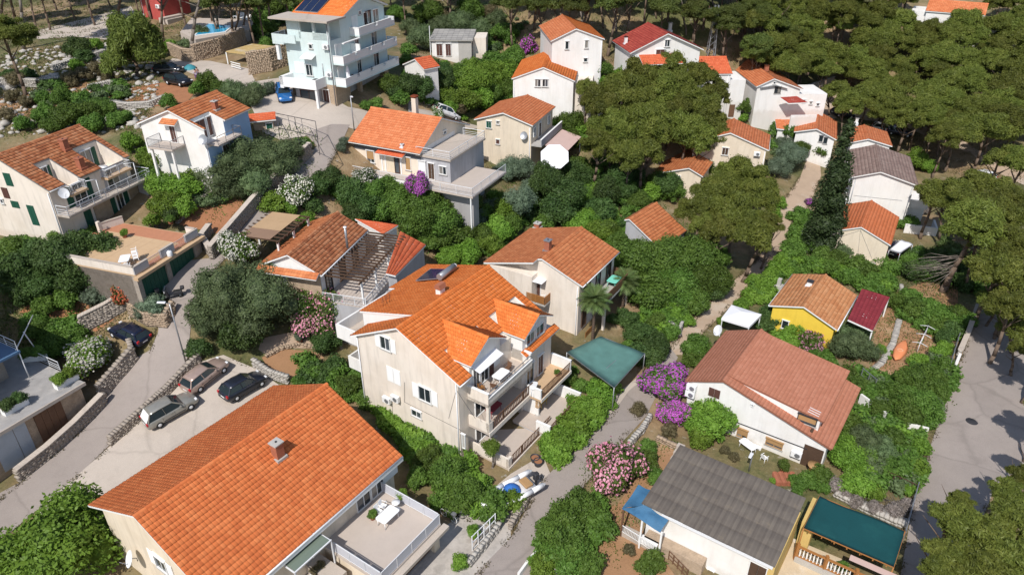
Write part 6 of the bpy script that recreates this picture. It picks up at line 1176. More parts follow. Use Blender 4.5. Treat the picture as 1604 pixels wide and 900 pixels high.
stone_wall('rubble wall behind the teal sheeted pergola', [(1310,775),(1360,800),(1412,822)], .5, .8, stone_p, 25); stone_wall('grey boundary wall at the left of the curved gravel bed', [(400,575),(425,592),(450,600)], 1.0, .4, stone_p, 26); stone_wall('curved stone edge of the round dry garden bed', [(418,560),(440,548),(470,541),(500,548)], .35, .25, stone_b, 27); stone_wall('pale stone wall beside the forest road', [(1262,142),(1290,133),(1305,128)], 1.0, .5, stone_p, 28)
stone_wall('terrace wall among the shrubs left of the red flowering bush', [(78,472),(100,458),(120,446)], .7, .4, stone_b, 29); stone_wall('short wall beside the planting strip of the grey felt roof', [(1030,690),(1050,700),(1062,705)], .6, .3, stone_b, 30)
plain_wall('white boundary wall in front of the olive shrubs', [(1345,630),(1400,672),(1450,684)], 1.0, .2, white_wall); plain_wall('white kerb wall along the lower lane by the green shrubs', [(812,905),(830,880),(845,865)], .5, .18, white_wall); plain_wall('white low wall beside the street under the garden hedge', [(1482,610),(1492,585),(1500,565)], .9, .25, white_wall); plain_wall('low concrete wall of the front garden by the grey roof', [(870,900),(880,880)], .6, .2, concrete)
plain_wall('white patio wall beside the hedge right of the path', [(1142,208),(1160,215),(1195,236)], 1.2, .25, pale_wall, pc)

# ------------------------------------------------------------------ cars
def loft(mb, secs, closed=True, caps=True, sm=True):
    n = len(secs[0]); pts = [p for s in secs for p in s]; f = [(i*n+k, i*n+(k+1) % n, (i+1)*n+(k+1) % n, (i+1)*n+k) for i in range(len(secs)-1) for k in range(n)]
    mb.poly(pts, f, sm)
    if caps: b = len(mb.v)-len(pts); mb.f += [[b+k for k in range(n)][::-1], [b+len(pts)-n+k for k in range(n)]]; mb.m += [mb.cur]*2; mb.smooth += [False]*2
CARM = {}
def carpaint(nm, col, metal=.3):
    if nm not in MATS:
        m, t, b = nodes(nm); b.inputs['Base Color'].default_value = (*col, 1); b.inputs['Metallic'].default_value = metal; b.inputs['Roughness'].default_value = .32; b.inputs['Coat Weight'].default_value = .6; b.inputs['Coat Roughness'].default_value = .06
        tc = N(t, 'ShaderNodeTexCoord').outputs['Object']; c = ramp(t, noise(t, tc, 1.5, 5), [(.3, mul(col, .86)), (.7, mul(col, 1.1))]); t.links.new(c, b.inputs['Base Color']); MATS[nm] = m
    return MATS[nm]
def car(label, rear, front, paint, L=4.2, Wd=1.76, Ht=1.48, group='parked cars', rear_white=False, at=None):
    if at: c, T, z = at
    else:
        a, b = G(*rear), G(*front); c = (a+b)/2; T = math.atan2(b[1]-a[1], b[0]-a[0]); z = tzf(c[0], c[1])
    t = thing('parked_car', label, 'car', (c[0], c[1], z+.05), T, group); hw = Wd/2; hl = L/2
    e = .8; pz = tzf(c[0]+math.cos(T)*e, c[1]+math.sin(T)*e)-tzf(c[0]-math.cos(T)*e, c[1]-math.sin(T)*e); t.rotation_euler = (0, -math.atan2(pz, 2*e), T)
    def sec(x, w, zb, zt): return [(x, -w*.90, zb), (x, w*.90, zb), (x, w, zb+.16), (x, w*1.0, (zb+zt)/2+.05), (x, w*.95, zt-.05), (x, w*.86, zt), (x, -w*.86, zt), (x, -w*.95, zt-.05), (x, -w, (zb+zt)/2+.05), (x, -w, zb+.16)]
    m = MB(); loft(m, [sec(-hl, hw*.86, .38, .74), sec(-hl+.1, hw*.95, .28, .92), sec(-hl+.5, hw, .24, .98), sec(-.4, hw, .22, .95), sec(hl*.42, hw, .22, .95), sec(hl*.7, hw*.98, .24, .86), sec(hl-.18, hw*.92, .27, .70), sec(hl, hw*.78, .34, .58)]); m.build('body', paint, t)
    belt, xr0, xr1, xf1, xf0 = .93, -hl+.12, -hl+.62, hl*.12, hl*.46; rw = hw*.70; bw = hw*.93
    def gs(x, w, z0, z1): return [(x, -w, z0), (x, w, z0), (x, w*.99, z0*.4+z1*.6), (x, w*.93, z1), (x, -w*.93, z1), (x, -w*.99, z0*.4+z1*.6)]
    m = MB(); m.poly([(xr0, -bw, belt), (xr0, bw, belt), (xf0, bw, belt), (xf0, -bw, belt), (xr1, -rw, Ht-.06), (xr1, rw, Ht-.06), (xf1, rw, Ht-.06), (xf1, -rw, Ht-.06)], [(0,3,2,1),(4,5,6,7),(0,1,5,4),(1,2,6,5),(2,3,7,6),(3,0,4,7)]); m.build('windows', glass, t, bevel=.02)
    m = MB(); r = lambda x, z, w: [(x, -w, z-.05), (x, w, z-.05), (x, w*.97, z), (x, w*.5, z+.03), (x, -w*.5, z+.03), (x, -w*.97, z)]
    loft(m, [r(xr1-.08, Ht-.06, rw+.01), r(xr1+.25, Ht-.01, rw+.03), r((xr1+xf1)/2, Ht+.01, rw+.03), r(xf1-.1, Ht-.02, rw+.02), r(xf1+.04, Ht-.06, rw+.005)]); m.build('roof_panel', paint, t)
    for sy in (-1, 1):
        m = MB()
        for (x0, x1) in ((xf0-.02, xf1), (xr0+.04, xr1-.05)): m.beam((x0, sy*bw*.985, belt), (x1, sy*rw*1.0, Ht-.05), .09, .07)
        xm = (xr1+xf1)/2+.1; m.beam((xm, sy*(bw+.005), belt), (xm-.05, sy*(rw+.012), Ht-.05), .07, .03); m.build('pillar', paint, t)
        MB().box(xf0-.42, xf0-.25, sy*(bw+.02), sy*(bw+.2), belt, belt+.13).build('mirror', paint, t, bevel=.03)
        MB().box(hl-.32, hl-.10, sy*hw*.55, sy*hw*.90, .60, .74).build('headlight', metal_w, t, bevel=.03); MB().box(-hl-.004, -hl+.14, sy*hw*.66, sy*hw*.93, .70, .95).build('tail_light', MATS.get('tail') or plain('tail', (.42, .02, .025), .3, .05), t, bevel=.02)
        for x in (-.95, .08, 1.02): MB().box(x-.008, x+.008, sy*(hw-.004), sy*(hw+.004), .42, .86).build('door_seam', metal_d, t)
        for x in (-.12, .85-1.75): MB().box(x-.1, x+.02, sy*(hw-.01), sy*(hw+.025), .76, .79).build('door_handle', paint, t)
        MB().box(-.9, .95, sy*(hw+.002), sy*(hw+.02), .38, .45).build('side_strip', metal_d if paint is not white_car else metal_g, t)
        for x in (-hl*.60, hl*.62):
            w = MB().lathe((x, sy*(hw-.10), .31), [(.17, -.11), (.29, -.11), (.315, -.06), (.315, .06), (.29, .11), (.17, .11)], 16, 1).build('wheel', rubber, t); m = MB().lathe((x, sy*(hw-.10), .31), [(.001, sy*.10), (.05, sy*.115), (.19, sy*.095), (.20, sy*.07)], 16, 1)
            m.build('rim', metal_w, w)
    MB().box(-hl-.012, -hl+.03, -.26, .26, .55, .66).build('number_plate', plastic_w, t); MB().box(-hl-.03, -hl+.05, -hw*.78, hw*.78, .36, .5).build('bumper', paint, t, bevel=.02); MB().box(hl-.05, hl+.03, -hw*.62, hw*.62, .34, .47).build('bumper', paint, t, bevel=.02)
    if rear_white: MB().prism([(xr0-.03, -bw*.8, belt+.02), (xr0-.03, bw*.8, belt+.02), (xr1-.06, rw*.95, Ht-.1), (xr1-.06, -rw*.95, Ht-.1)], (-.02, 0, .01)).build('sun_shade', plastic_w, t)
    return t
white_car = carpaint('white_car_paint', (.72, .72, .73), 0); grey_car = carpaint('champagne_grey_paint', (.30, .29, .26)); tan_car = carpaint('rose_beige_paint', (.42, .31, .26)); dk_car = carpaint('dark_blue_grey_paint', (.022, .026, .042)); navy = carpaint('navy_paint', (.012, .018, .045)); blue_car = carpaint('bright_blue_paint', (.02, .14, .40)); black_car = carpaint('black_paint', (.012, .012, .016))
car('grey tall estate car with white covered rear window, nearest the corner of the lot', (237,668), (303,630), grey_car, 4.5, 1.83, 1.62, rear_white=True); car('rose beige hatchback parked under the olive tree', (300,614), (349,575), tan_car, 4.3, 1.78, 1.48); car('dark grey rounded hatchback against the orange roof edge', (352,630), (414,594), dk_car, 4.15, 1.75, 1.5)
car('navy blue hatchback beside the dark stone wall', (227,541), (181,517), navy, 4.0, 1.7, 1.42); car('bright blue estate car parked by the pale blue apartment block', (443,143), (449,164), blue_car, 4.4, 1.75, 1.5); car('black estate car on the red dirt lot', (257,128), (306,137), black_car, 4.6, 1.8, 1.5); car('dark red lit car half hidden behind the black estate car', (249,115), (283,115), black_car, 4.2, 1.7, 1.45)
car('white hatchback in the clearing behind the leaning pine', (1552,286), (1520,276), white_car, 4.1); car('dark car in the shade behind the long orange roof', (1302,180), (1335,184), navy, 4.2); car('dark blue covered car right of the orange roofs', (1392,209), (1424,214), navy, 4.2); car('white car behind the grey roofed white houses', (1372,205), (1396,209), white_car, 4.2); car('white car half hidden by shrubs above the long balcony house', (682,178), (712,188), white_car, 4.1); car('dark car under the white sheet beside the beige garage house', (1396,404), (1414,388), navy, 4.0)

# ------------------------------------------------------------------ scooter, bicycle, boat, kayak
a, b = G(249, 466), G(276, 468); T = math.atan2(b[1]-a[1], b[0]-a[0])
def scooter(label, p, T):
    t = thing('motor_scooter', label, 'scooter', tuple(p), T)
    for x in (-.62, .62): w = MB().lathe((x, 0, .25), [(.12, -.06), (.22, -.06), (.25, 0), (.22, .06), (.12, .06)], 14, 1).build('wheel', rubber, t); MB().lathe((x, 0, .25), [(.001, -.05), (.13, -.05), (.13, .05), (.001, .05)], 12, 1).build('rim', metal_g, w)
    MB().prism([(-.85, -.16, .42), (-.1, -.16, .30), (.3, -.16, .28), (.3, -.16, .34), (-.05, -.16, .40), (-.15, -.16, .72), (-.85, -.16, .74)], (0, .32, 0)).build('body', metal_d, t, bevel=.03); MB().box(-.85, -.1, -.15, .15, .741, .84).build('seat', rubber, t, bevel=.03); MB().prism([(.3, -.2, .3), (.42, -.2, .3), (.66, -.2, .95), (.56, -.2, .98)], (0, .4, 0)).build('front_shield', metal_d, t, bevel=.03)
    m = MB(); m.path([(.62, 0, .3), (.55, 0, 1.02)], .03); m.path([(.5, -.33, 1.05), (.5, .33, 1.05)], .025); m.build('handlebar', metal_d, t); MB().box(-1.1, -.75, -.2, .2, .86, 1.16).build('top_box', metal_d, t, bevel=.05); MB().prism([(.62, -.18, 1.0), (.64, -.18, 1.0), (.54, -.15, 1.4), (.52, -.15, 1.4)], (0, .36, 0)).build('windscreen', glass_b, t); MB().box(.66, .72, -.1, .1, .7, .85).build('headlight', metal_w, t); return t
scooter('black motor scooter parked beside the garage doors', (b+a)/2+np.array([.6, 0, 0]), T+math.pi+.35); scooter('second black scooter in the shade left of the first scooter', G(247, 462), T+math.pi-1.0)
a, b = G(694, 806), G(712, 819); T = math.atan2(b[1]-a[1], b[0]-a[0])
def bicycle(label, p, T, mat):
    t = thing('bicycle', label, 'bicycle', tuple(p), T)
    for x in (-.52, .52): w = MB().lathe((x, 0, .34), [(.30, -.02), (.345, -.022), (.345, .022), (.30, .02), (.30, -.02)], 20, 1).build('wheel', mat, t); m = MB(); [m.beam((x, 0, .34), (x+.3*math.cos(k*math.pi/4), 0, .34+.3*math.sin(k*math.pi/4)), .008) for k in range(8)]; m.build('spokes', metal_g, w)
    m = MB(); P_ = dict(r=(-.52, 0, .34), s=(-.18, 0, .82), b=(-.08, 0, .30), h=(.36, 0, .84), f=(.52, 0, .34))
    for i, j in ('sb', 'bh', 'sh', 'rs', 'rb', 'hf'): m.tube(P_[i], P_[j], .022, .022, 6)
    m.build('frame', mat, t); MB().box(-.32, -.06, -.07, .07, .86, .92).build('saddle', rubber, t, bevel=.02); m = MB(); m.path([(.36, 0, .84), (.33, 0, 1.0), (.33, -.28, 1.02)], .016); m.path([(.33, 0, 1.0), (.33, .28, 1.02)], .016); m.build('handlebar', metal_d, t); MB().box(.4, .7, -.15, .15, .8, 1.0).build('basket', metal_g, t); return t
bicycle('white city bicycle leaning by the hedge below the terrace', (a+b)/2, T, plastic_w); bicycle('dark bicycle standing just behind the white bicycle', (a+b)/2+np.array([.45, .35, 0]), T+.15, metal_d)
# inflatable boat with blue cover
a, b = G(831, 767), G(764, 803); a = a+[0, 0, 0]; c = (a+b)/2; T = math.atan2(b[1]-a[1], b[0]-a[0])
t = thing('motor_boat', 'white inflatable motor boat with blue cover parked under the balcony', 'boat', (c[0], c[1], tzf(c[0], c[1])+.35), T)
m = MB(); S = lambda x, w, zb, zt: [(x, 0, zb), (x, w*.7, zb+.18), (x, w, zt), (x, w*.8, zt+.02), (x, -w*.8, zt+.02), (x, -w, zt), (x, -w*.7, zb+.18)]
loft(m, [S(-2.1, .72, 0, .55), S(-.5, .80, -.05, .55), S(1.0, .72, 0, .6), S(1.9, .40, .2, .68), S(2.35, .08, .45, .74)]); m.build('hull', plastic_w, t)
for sy in (-1, 1): m = MB(); pts = [(-2.5, sy*.88, .62), (-1.5, sy*.90, .6), (0, sy*.90, .6), (1.2, sy*.78, .64), (1.95, sy*.42, .72), (2.4, 0, .8)]; [m.tube(p, q, .21, .21 if i < 3 else .18, 12) for i, (p, q) in enumerate(zip(pts[:-1], pts[1:]))]; m.lathe((-2.5, sy*.88, .62), [(.21, 0), (.02, -.3)], 12, 0); m.build('inflatable_tube', plastic_w, t)
m = MB(); m.lathe((-.2, 0, .62), [(.72, 0), (.62, .28), (.3, .5), (.001, .55)], 10); m.build('cover', cloth_b, t); MB().box(-1.9, -1.2, -.5, .5, .62, .85).build('bench', roller, t, bevel=.05); MB().box(.75, 1.3, -.3, .3, .63, .95).build('windscreen', glass_b, t, bevel=.08); o = MB().box(-2.75, -2.3, -.2, .2, .5, 1.2).build('outboard_motor', metal_d, t, bevel=.08); MB().box(-2.6, -2.45, -.06, .06, -.1, .5).build('motor_leg', metal_d, o)
for x in (-1.0, .9): MB().box(x-.1, x+.1, -.8, .8, -.35, .02).build('trailer_bar', metal_g, t)
p = flat(1411, 546, .5); t = thing('kayak', 'orange kayak lying on the dry garden soil', 'kayak', (p[0], p[1], tzf(*p[:2])+.1), math.atan2(*(G(1418, 531)-G(1402, 562))[1::-1])); om = plain('orange_plastic', (.74, .27, .12), .45, .12, 2); m = MB(); K = lambda x, w, z0, z1: [(x, 0, z0), (x, w*.8, z0+.08), (x, w, (z0+z1)/2), (x, w*.6, z1), (x, -w*.6, z1), (x, -w, (z0+z1)/2), (x, -w*.8, z0+.08)]
loft(m, [K(-2.1, .06, .15, .28), K(-1.5, .42, .02, .3), K(-.3, .62, 0, .32), K(.8, .58, 0, .32), K(1.6, .34, .04, .3), K(2.1, .05, .16, .3)]); m.build('hull', om, t); MB().lathe((-.2, 0, .30), [(.26, 0), (.30, .05), (.24, .05), (.22, .01)], 12).build('cockpit_rim', plain('pale_orange', (.80, .48, .30), .5), t)
a, b = G(1449, 525), G(1435, 555); c = (a+b)/2; t = thing('drying_rack', 'metal clothes drying frame right of the orange kayak', 'drying rack', tuple(c), math.atan2(b[1]-a[1], b[0]-a[0])); L = np.linalg.norm(b-a)/2; MB().tube((-L, 0, 1.3), (L, 0, 1.3), .03).build('bar', metal_w, t)
for x in (-L+.2, 0, L-.2): m = MB(); m.path([(x, -.7, 1.1), (x, 0, 1.3), (x, .7, 1.1)], .03); m.path([(x, 0, 1.3), (x, 0, -.1)], .03); m.build('cross_arm', metal_w, t)
p = G(1308, 560); t = thing('red_parasol', 'folded red parasol beside the yellow cottage wall', 'parasol', tuple(p)); MB().tube((0, 0, 0), (0, 0, 2.2), .025).build('pole', metal_w, t); MB().lathe((0, 0, 0), [(.12, .7), (.24, 1.0), (.16, 1.7), (.02, 2.15)], 9).build('folded_canopy', plain('red_canvas', (.48, .03, .03), .8), t)
# lamp posts, pylon
def lamp(label, px, hgt, az):
    p = G(*px); t = thing('street_lamp', label, 'street lamp', tuple(p), az); MB().tube((0, 0, -.2), (0, 0, hgt), .075, .05, 10).build('pole', metal_g, t); MB().tube((0, 0, hgt), (-.5, 0, hgt+.12), .035).build('arm', metal_g, t); MB().prism([(-.3, -.14, hgt+.1), (-1.0, -.11, hgt+.16), (-1.0, .11, hgt+.16), (-.3, .14, hgt+.1)], (0, 0, .1)).build('lamp_head', metal_w, t, bevel=.02); return t
lamp('grey street lamp leaning over the road beside the olive tree', (291, 567), 6.2, .1); lamp('grey street lamp on the lane beside the long balcony house', (555, 205), 4.2, 2.0); lamp('slim lamp post by the grey felt roof', (1173, 737), 2.0, 1.0)
p = G(1112, 92); t = thing('power_pylon', 'steel lattice power pylon at the forest edge', 'pylon', tuple(p)); m = MB()
for sx in (-1, 1):
    for sy in (-1, 1): MB().beam((sx*.7, sy*.7, -1), (sx*.25, sy*.25, 8.5), .12).build('leg', metal_g, t)
for k in range(8): z0, z1 = k*1.05, (k+1)*1.05; w0, w1 = .7-.45*z0/8.5, .7-.45*z1/8.5; [m.beam((a*w0, b*w0, z0), (c*w1, d*w1, z1), .06) for a, b, c, d in ((-1,-1,1,-1),(1,-1,1,1),(1,1,-1,1),(-1,1,-1,-1))]
m.build('lattice', metal_g, t); MB().beam((-2.6, 0, 8.0), (1.2, 0, 8.0), .14).build('cross_arm', metal_g, t); MB().box(-.3, .3, -.55, -.1, 5.4, 6.4).build('transformer', metal_g, t)
for x in (-2.4, -1.2, .9): MB().lathe((x, 0, 8.1), [(.09, 0), (.09, .1), (.05, .12), (.09, .2), (.02, .3)], 8).build('insulator', wood_b, t)
# swimming pool with loungers, straw carport
P = [flat(*q) for q in ((309,53,18.2),(325,43,18.2),(360,40,18.2),(349,49,18.2))]; zP = 19.0
D = [flat(px, py, zP) for px, py in ((282,50),(306,62),(390,47),(400,30),(300,28))]; c = sum(D)/5; t = thing('swimming_pool', 'turquoise swimming pool on the walled terrace at the top left', 'swimming pool', (c[0], c[1], zP)); L_ = [(p[0]-c[0], p[1]-c[1], -3) for p in D]
MB().prism(L_[::-1], (0, 0, 2.98)).build('deck', pale_floor, t); Q = [flat(px, py, zP) for px, py in ((306,56),(352,50.5),(362,42),(327,38.5))]; Q = [(p[0]-c[0], p[1]-c[1], .0) for p in Q]; qc = sum(np.array(q) for q in Q)/4
MB().prism([tuple(qc+(np.array(q)-qc)*1.12) for q in Q], (0, 0, .10)).build('pool_rim', frame_w, t); MB().prism([tuple(np.array(q)+[0, 0, .101]) for q in Q], (0, 0, .02)).build('water', water, t)
for k in range(5): 
    p = flat(372+4.6*k, 27.5+1.2*k, zP); s = thing('sun_lounger', ['leftmost','second from left','middle','second from right','rightmost'][k]+' white sun lounger in the row behind the pool', 'sun lounger', tuple(p), 1.35, 'sun loungers behind the pool'); MB().box(-.95, .4, -.3, .3, .3, .36).build('bed', plastic_w, s); MB().prism([(.4, -.3, .3), (.4, .3, .3), (.95, .3, .75), (.95, -.3, .75)], (0, 0, .06)).build('backrest', plastic_w, s); [MB().box(x-.03, x+.03, y-.03, y+.03, 0, .299).build('leg', plastic_w, s) for x in (-.8, .3) for y in (-.26, .26)]
t = thing('straw_roof_carport', 'open carport with straw coloured flat roof beside the rough stone wall', 'carport', tuple(G(375, 105))); c = np.array(t.location); Q = [flat(px, py, 18.6) for px, py in ((354,82),(386,86),(432,74),(395,70))]
MB().prism([tuple(q-c) for q in Q], (0, 0, .14)).build('roof', plain('straw_roof', (.50, .36, .15), .9, .3, 1, .4, wear=(.52, .46, .38)), t); [MB().box(*(q-c)[[0, 0]]+np.array([-.07, .07]), *(q-c)[[1, 1]]+np.array([-.07, .07]), -1, (q-c)[2]-.005).build('post', frame_w, t) for q in Q]
g0, g1 = G(363, 107)-c, G(378, 111)-c; m = MB(); [m.beam(g0+[0, 0, z], g1+[0, 0, z], .05, .12) for z in (.3, .6, .9)]; m.build('gate', frame_w, t)
t = thing('vine_frame', 'rusty metal vine frame standing in the courtyard', 'trellis', tuple(G(465, 205))); c = np.array(t.location); Q = [flat(px, py, 16.3)-c for px, py in ((430,177),(494,190),(497,214),(436,200))]; m = MB(); [m.beam(Q[i], Q[(i+1) % 4], .06) for i in range(4)]; [m.beam(Q[0]*(1-u)+Q[1]*u, Q[3]*(1-u)+Q[2]*u, .05) for u in (.33, .66)]; m.build('top_frame', metal_d, t)
for q in Q+[Q[0]*.5+Q[1]*.5, Q[3]*.5+Q[2]*.5]: MB().beam((q[0], q[1], -.5), q, .06).build('post', metal_d, t)
drape('rocky_ground', [(0,150),(40,145),(90,165),(75,190),(30,180),(0,185)], soil, .04); drape('rocky_ground', [(60,120),(110,118),(160,140),(130,150),(85,138)], soil, .04)
# two people beside the black car
def person(label, p, T, shirt, trousers, hair):
    t = thing('person', label, 'person', tuple(p), T); skin = plain('skin', (.55, .33, .23), .6, .05)
    J = {'hip': (0,0,.92), 'waist': (0,0,1.08), 'chest': (.01,0,1.30), 'neck': (.02,0,1.47), 'head': (.04,0,1.58), 'top': (.05,0,1.70), 'ls': (0,.19,1.40), 'le': (.04,.26,1.14), 'lh': (.16,.24,.95), 'rs': (0,-.19,1.40), 're': (-.02,-.27,1.13), 'rh': (.08,-.27,.90), 'lt': (0,.10,.88), 'lk': (.04,.11,.50), 'lf': (-.02,.11,.08), 'lo': (.14,.12,.04), 'rt': (0,-.10,.88), 'rk': (.02,-.11,.50), 'rf': (-.06,-.11,.08), 'ro': (.10,-.12,.04)}
    R_ = dict(hip=.14, waist=.13, chest=.15, neck=.06, head=.095, top=.07, ls=.065, le=.045, lh=.035, rs=.065, re=.045, rh=.035, lt=.09, lk=.06, lf=.045, lo=.035, rt=.09, rk=.06, rf=.045, ro=.035); E = [('hip','waist'),('waist','chest'),('chest','neck'),('neck','head'),('head','top'),('chest','ls'),('ls','le'),('le','lh'),('chest','rs'),('rs','re'),('re','rh'),('hip','lt'),('lt','lk'),('lk','lf'),('lf','lo'),('hip','rt'),('rt','rk'),('rk','rf'),('rf','ro')]; ks = list(J)
    def skinned(name, keys, edges, mat, grow=1.0):
        me = bpy.data.meshes.new(name); me.from_pydata([J[k] for k in keys], [(keys.index(a), keys.index(b)) for a, b in edges], []); me.materials.append(mat); o = put(name, me, t); md = o.modifiers.new('skin', 'SKIN'); md.use_smooth_shade = True
        for k, v in zip(keys, me.skin_vertices[0].data): v.radius = (R_[k]*grow, R_[k]*grow*.9)
        me.skin_vertices[0].data[0].use_root = True; o.modifiers.new('sub', 'SUBSURF').levels = 1; o.modifiers['sub'].render_levels = 2; return o
    b = skinned('body', ks, E, skin)
    skinned('shirt', ['waist','hip','chest','ls','le','rs','re'], [('hip','waist'),('waist','chest'),('chest','ls'),('ls','le'),('chest','rs'),('rs','re')], shirt, 1.16); skinned('shorts', ['hip','lt','lk','rt','rk'], [('hip','lt'),('lt','lk'),('hip','rt'),('rt','rk')], trousers, 1.2)
    MB().lathe((.03, 0, 1.66), [(.115, -.08), (.12, 0), (.09, .07), (.001, .10)], 10).build('hair', hair, t); MB().box(.12, .15, -.012, .012, 1.57, 1.61).build('nose', skin, t)
    for sy in (-1, 1):
        for k in range(4): hx = J['lh' if sy > 0 else 'rh']; MB().tube((hx[0]+.01*k-.015, hx[1], hx[2]-.02), (hx[0]+.014*k+.01, hx[1], hx[2]-.10+.008*abs(k-1)), .009, .007, 5).build('finger', skin, t)
        MB().tube((hx[0]+.03, hx[1], hx[2]), (hx[0]+.06, hx[1], hx[2]-.05), .010, .008, 5).build('thumb', skin, t)
    return t
person('person in pale shirt and purple shorts standing beside the black estate car', G(309, 128), 2.6, plain('lilac_shirt', (.55, .48, .62), .8), plain('purple_shorts', (.22, .10, .26), .8), metal_d); person('second person in pale pink top behind the lilac shirted person', G(311.5, 125), -.6, plain('pink_top', (.60, .38, .36), .8), plain('dark_shorts', (.05, .05, .08), .8), wood_d)
p = G(298, 108); t = thing('turquoise_tarp', 'turquoise tarpaulin heap behind the black estate car', 'tarpaulin', tuple(p)); MB().lathe((0, 0, -.1), [(1.0, 0), (.8, .4), (.3, .7), (.001, .75)], 9).build('tarp', plain('turquoise_tarp', (.05, .25, .30), .6, .2), t, bevel=.0)
for k, (px, py) in enumerate(((838, 722), (843, 728))): p = G(px, py); t = thing('flower_pot', ['black round pot beside the boat, the one further from the road', 'black round pot beside the boat, the one nearer the road'][k], 'pot', tuple(p)); MB().lathe((0, 0, 0), [(.001, 0), (.3, 0), (.4, .5), (.36, .5), (.33, .4), (.001, .4)], 14).build('pot', metal_d, t); MB().lathe((0, 0, .41), [(.32, 0), (.001, .02)], 12).build('earth', soil_red, t)
p = G(1210, 755); t = thing('tile_stack', 'stack of spare orange tiles behind the grey felt roof', 'tiles', tuple(G(1228, 752)))
for i in range(4):
    for j in range(5): MB().prism([(.45*i-.8, -.6, .09*j), (.45*i-.6, -.6, .09*j+.06), (.45*i-.4, -.6, .09*j)], (0, 1.2, 0)).build('tile', brickm, t)
# low fence and gates by the lane
def fence(label, px, hgt, n, mat, name='fence'):
    a, b = G(*px[0]), G(*px[1]); c = (a+b)/2; t = thing(name, label, 'fence', tuple(c)); a = a-c; b = b-c
    for z in (.15, hgt*.55, hgt-.05): MB().beam(a+[0, 0, z], b+[0, 0, z], .05).build('rail', mat, t)
    for i in range(n+1): p = a+(b-a)*i/n; MB().beam(p+[0, 0, -.2], p+[0, 0, hgt], .07).build('post', mat, t)
    return t
fence('white metal gate railing on the stone wall by the lower lane', ((740,862),(776,826)), 1.5, 4, metal_w); fence('wire fence along the street beside the teal pergola', ((1412,850),(1432,775)), 1.4, 6, metal_g); fence('pale wooden fence across the dry brush above the pergola', ((1386,757),(1432,778)), 1.3, 5, wood_d); fence('timber railing down the steps beside the white wall', ((1040,868),(1075,905)), .9, 5, wood_b); fence('dark metal gate fence by the street wall', ((1482,590),(1497,540)), 1.5, 5, metal_g); fence('metal railing on the garden edge behind the salmon roof', ((1345,600),(1366,618)), 1.8, 2, metal_g)
p = G(1393, 398); t = shade('white_sheet_canopy', 'white sheet canopy right of the small beige gable house', [(1393,391),(1410,396),(1430,382),(1412,375)], [1.9,1.9,2.2,2.2], cloth_w, .3, sag=.05)

def potplant(label, p, leaf, s=1.0, mat=None):
    t = thing('potted_plant', label, 'potted plant', tuple(p)); MB().lathe((0, 0, 0), [(.001, 0), (.15*s, 0), (.21*s, .34*s), (.18*s, .34*s), (.17*s, .28*s), (.001, .28*s)], 12).build('pot', mat or brickm, t); POTS.append((t, leaf, s)); return t
POTS = []
for lab, px, py, z, lf, s_ in (('potted plant by the glass door of the paved terrace, near the table', 584, 812, 2.35, 'green', 1.1), ('potted plant at the far railing corner of the paved terrace', 630, 782, 2.35, 'bright', 1.2), ('potted plant on the orange floored balcony', 873, 588, 2.85, 'green', .9), ('potted plant at the end of the lower right balcony', 893, 632, .6, 'bright', 1.1), ('potted plant beside the steps of the garage terrace', 268, 351, 10.2, 'green', 1.3), ('potted plant against the stone facing of the garage terrace', 196, 372, 10.2, 'bright', 1.2)):
    potplant(lab, flat(px, py, z), lf, s_)
for lab, px, py, lf, s_ in (('potted plant left of the porch with blue sheets', 958, 838, 'green', 1.6), ('clay pot with bright leaves on the front yard paving', 742, 842, 'bright', 1.5), ('potted shrub beside the cellar edge of the narrow yard', 1226, 738, 'green', 1.5), ('pot with silvery leaves by the curved gravel bed', 470, 536, 'silver', 1.5), ('potted plant by the gazebo at the dusty path', 1128, 512, 'bright', 1.5)): potplant(lab, G(px, py), lf, s_)
p = G(1522, 660); t = thing('manhole_cover', 'round iron manhole cover in the right hand street', 'manhole cover', (p[0], p[1], p[2]+.055)); MB().lathe((0, 0, 0), [(.001, .02), (.40, .02), (.42, 0), (.47, 0), (.47, .012), (.5, -.02)], 18).build('cover', metal_d, t)
p = G(900, 770); t = thing('manhole_cover', 'iron manhole cover in the lower lane near the pink oleander', 'manhole cover', (p[0], p[1], p[2]+.055)); MB().lathe((0, 0, 0), [(.001, .02), (.34, .02), (.36, 0), (.42, 0), (.44, -.02)], 18).build('cover', metal_d, t)
# ------------------------------------------------------------------ foliage
def ico(sub=1):
    bm = bmesh.new(); bmesh.ops.create_icosphere(bm, subdivisions=sub, radius=1); v = np.array([x.co[:] for x in bm.verts]); f = np.array([[l.index for l in q.verts] for q in bm.faces]); bm.free(); return v, f
ICO = ico(2)
def leaves(c, n, size, asp, rg, along=0.0, jit=.6):
    """four-cornered leaves at points c facing n (along=1: leaves stand along n like needle tufts)"""
    M = len(c); n = n+rg.normal(0, jit, (M, 3)); n /= np.linalg.norm(n, axis=1)[:, None]+1e-9; r = rg.normal(0, 1, (M, 3)); a = np.cross(n, r); a /= np.linalg.norm(a, axis=1)[:, None]+1e-9; b = np.cross(n, a)
    s = size*rg.uniform(.6, 1.35, M)[:, None]; t, w = (n, a) if along else (a, b)
    V = np.stack([c-t*s*.5, c+w*s*asp*.5+t*s*.05, c+t*s*.55, c-w*s*asp*.5+t*s*.05], 1).reshape(-1, 3); return V, np.arange(4*M).reshape(M, 4)
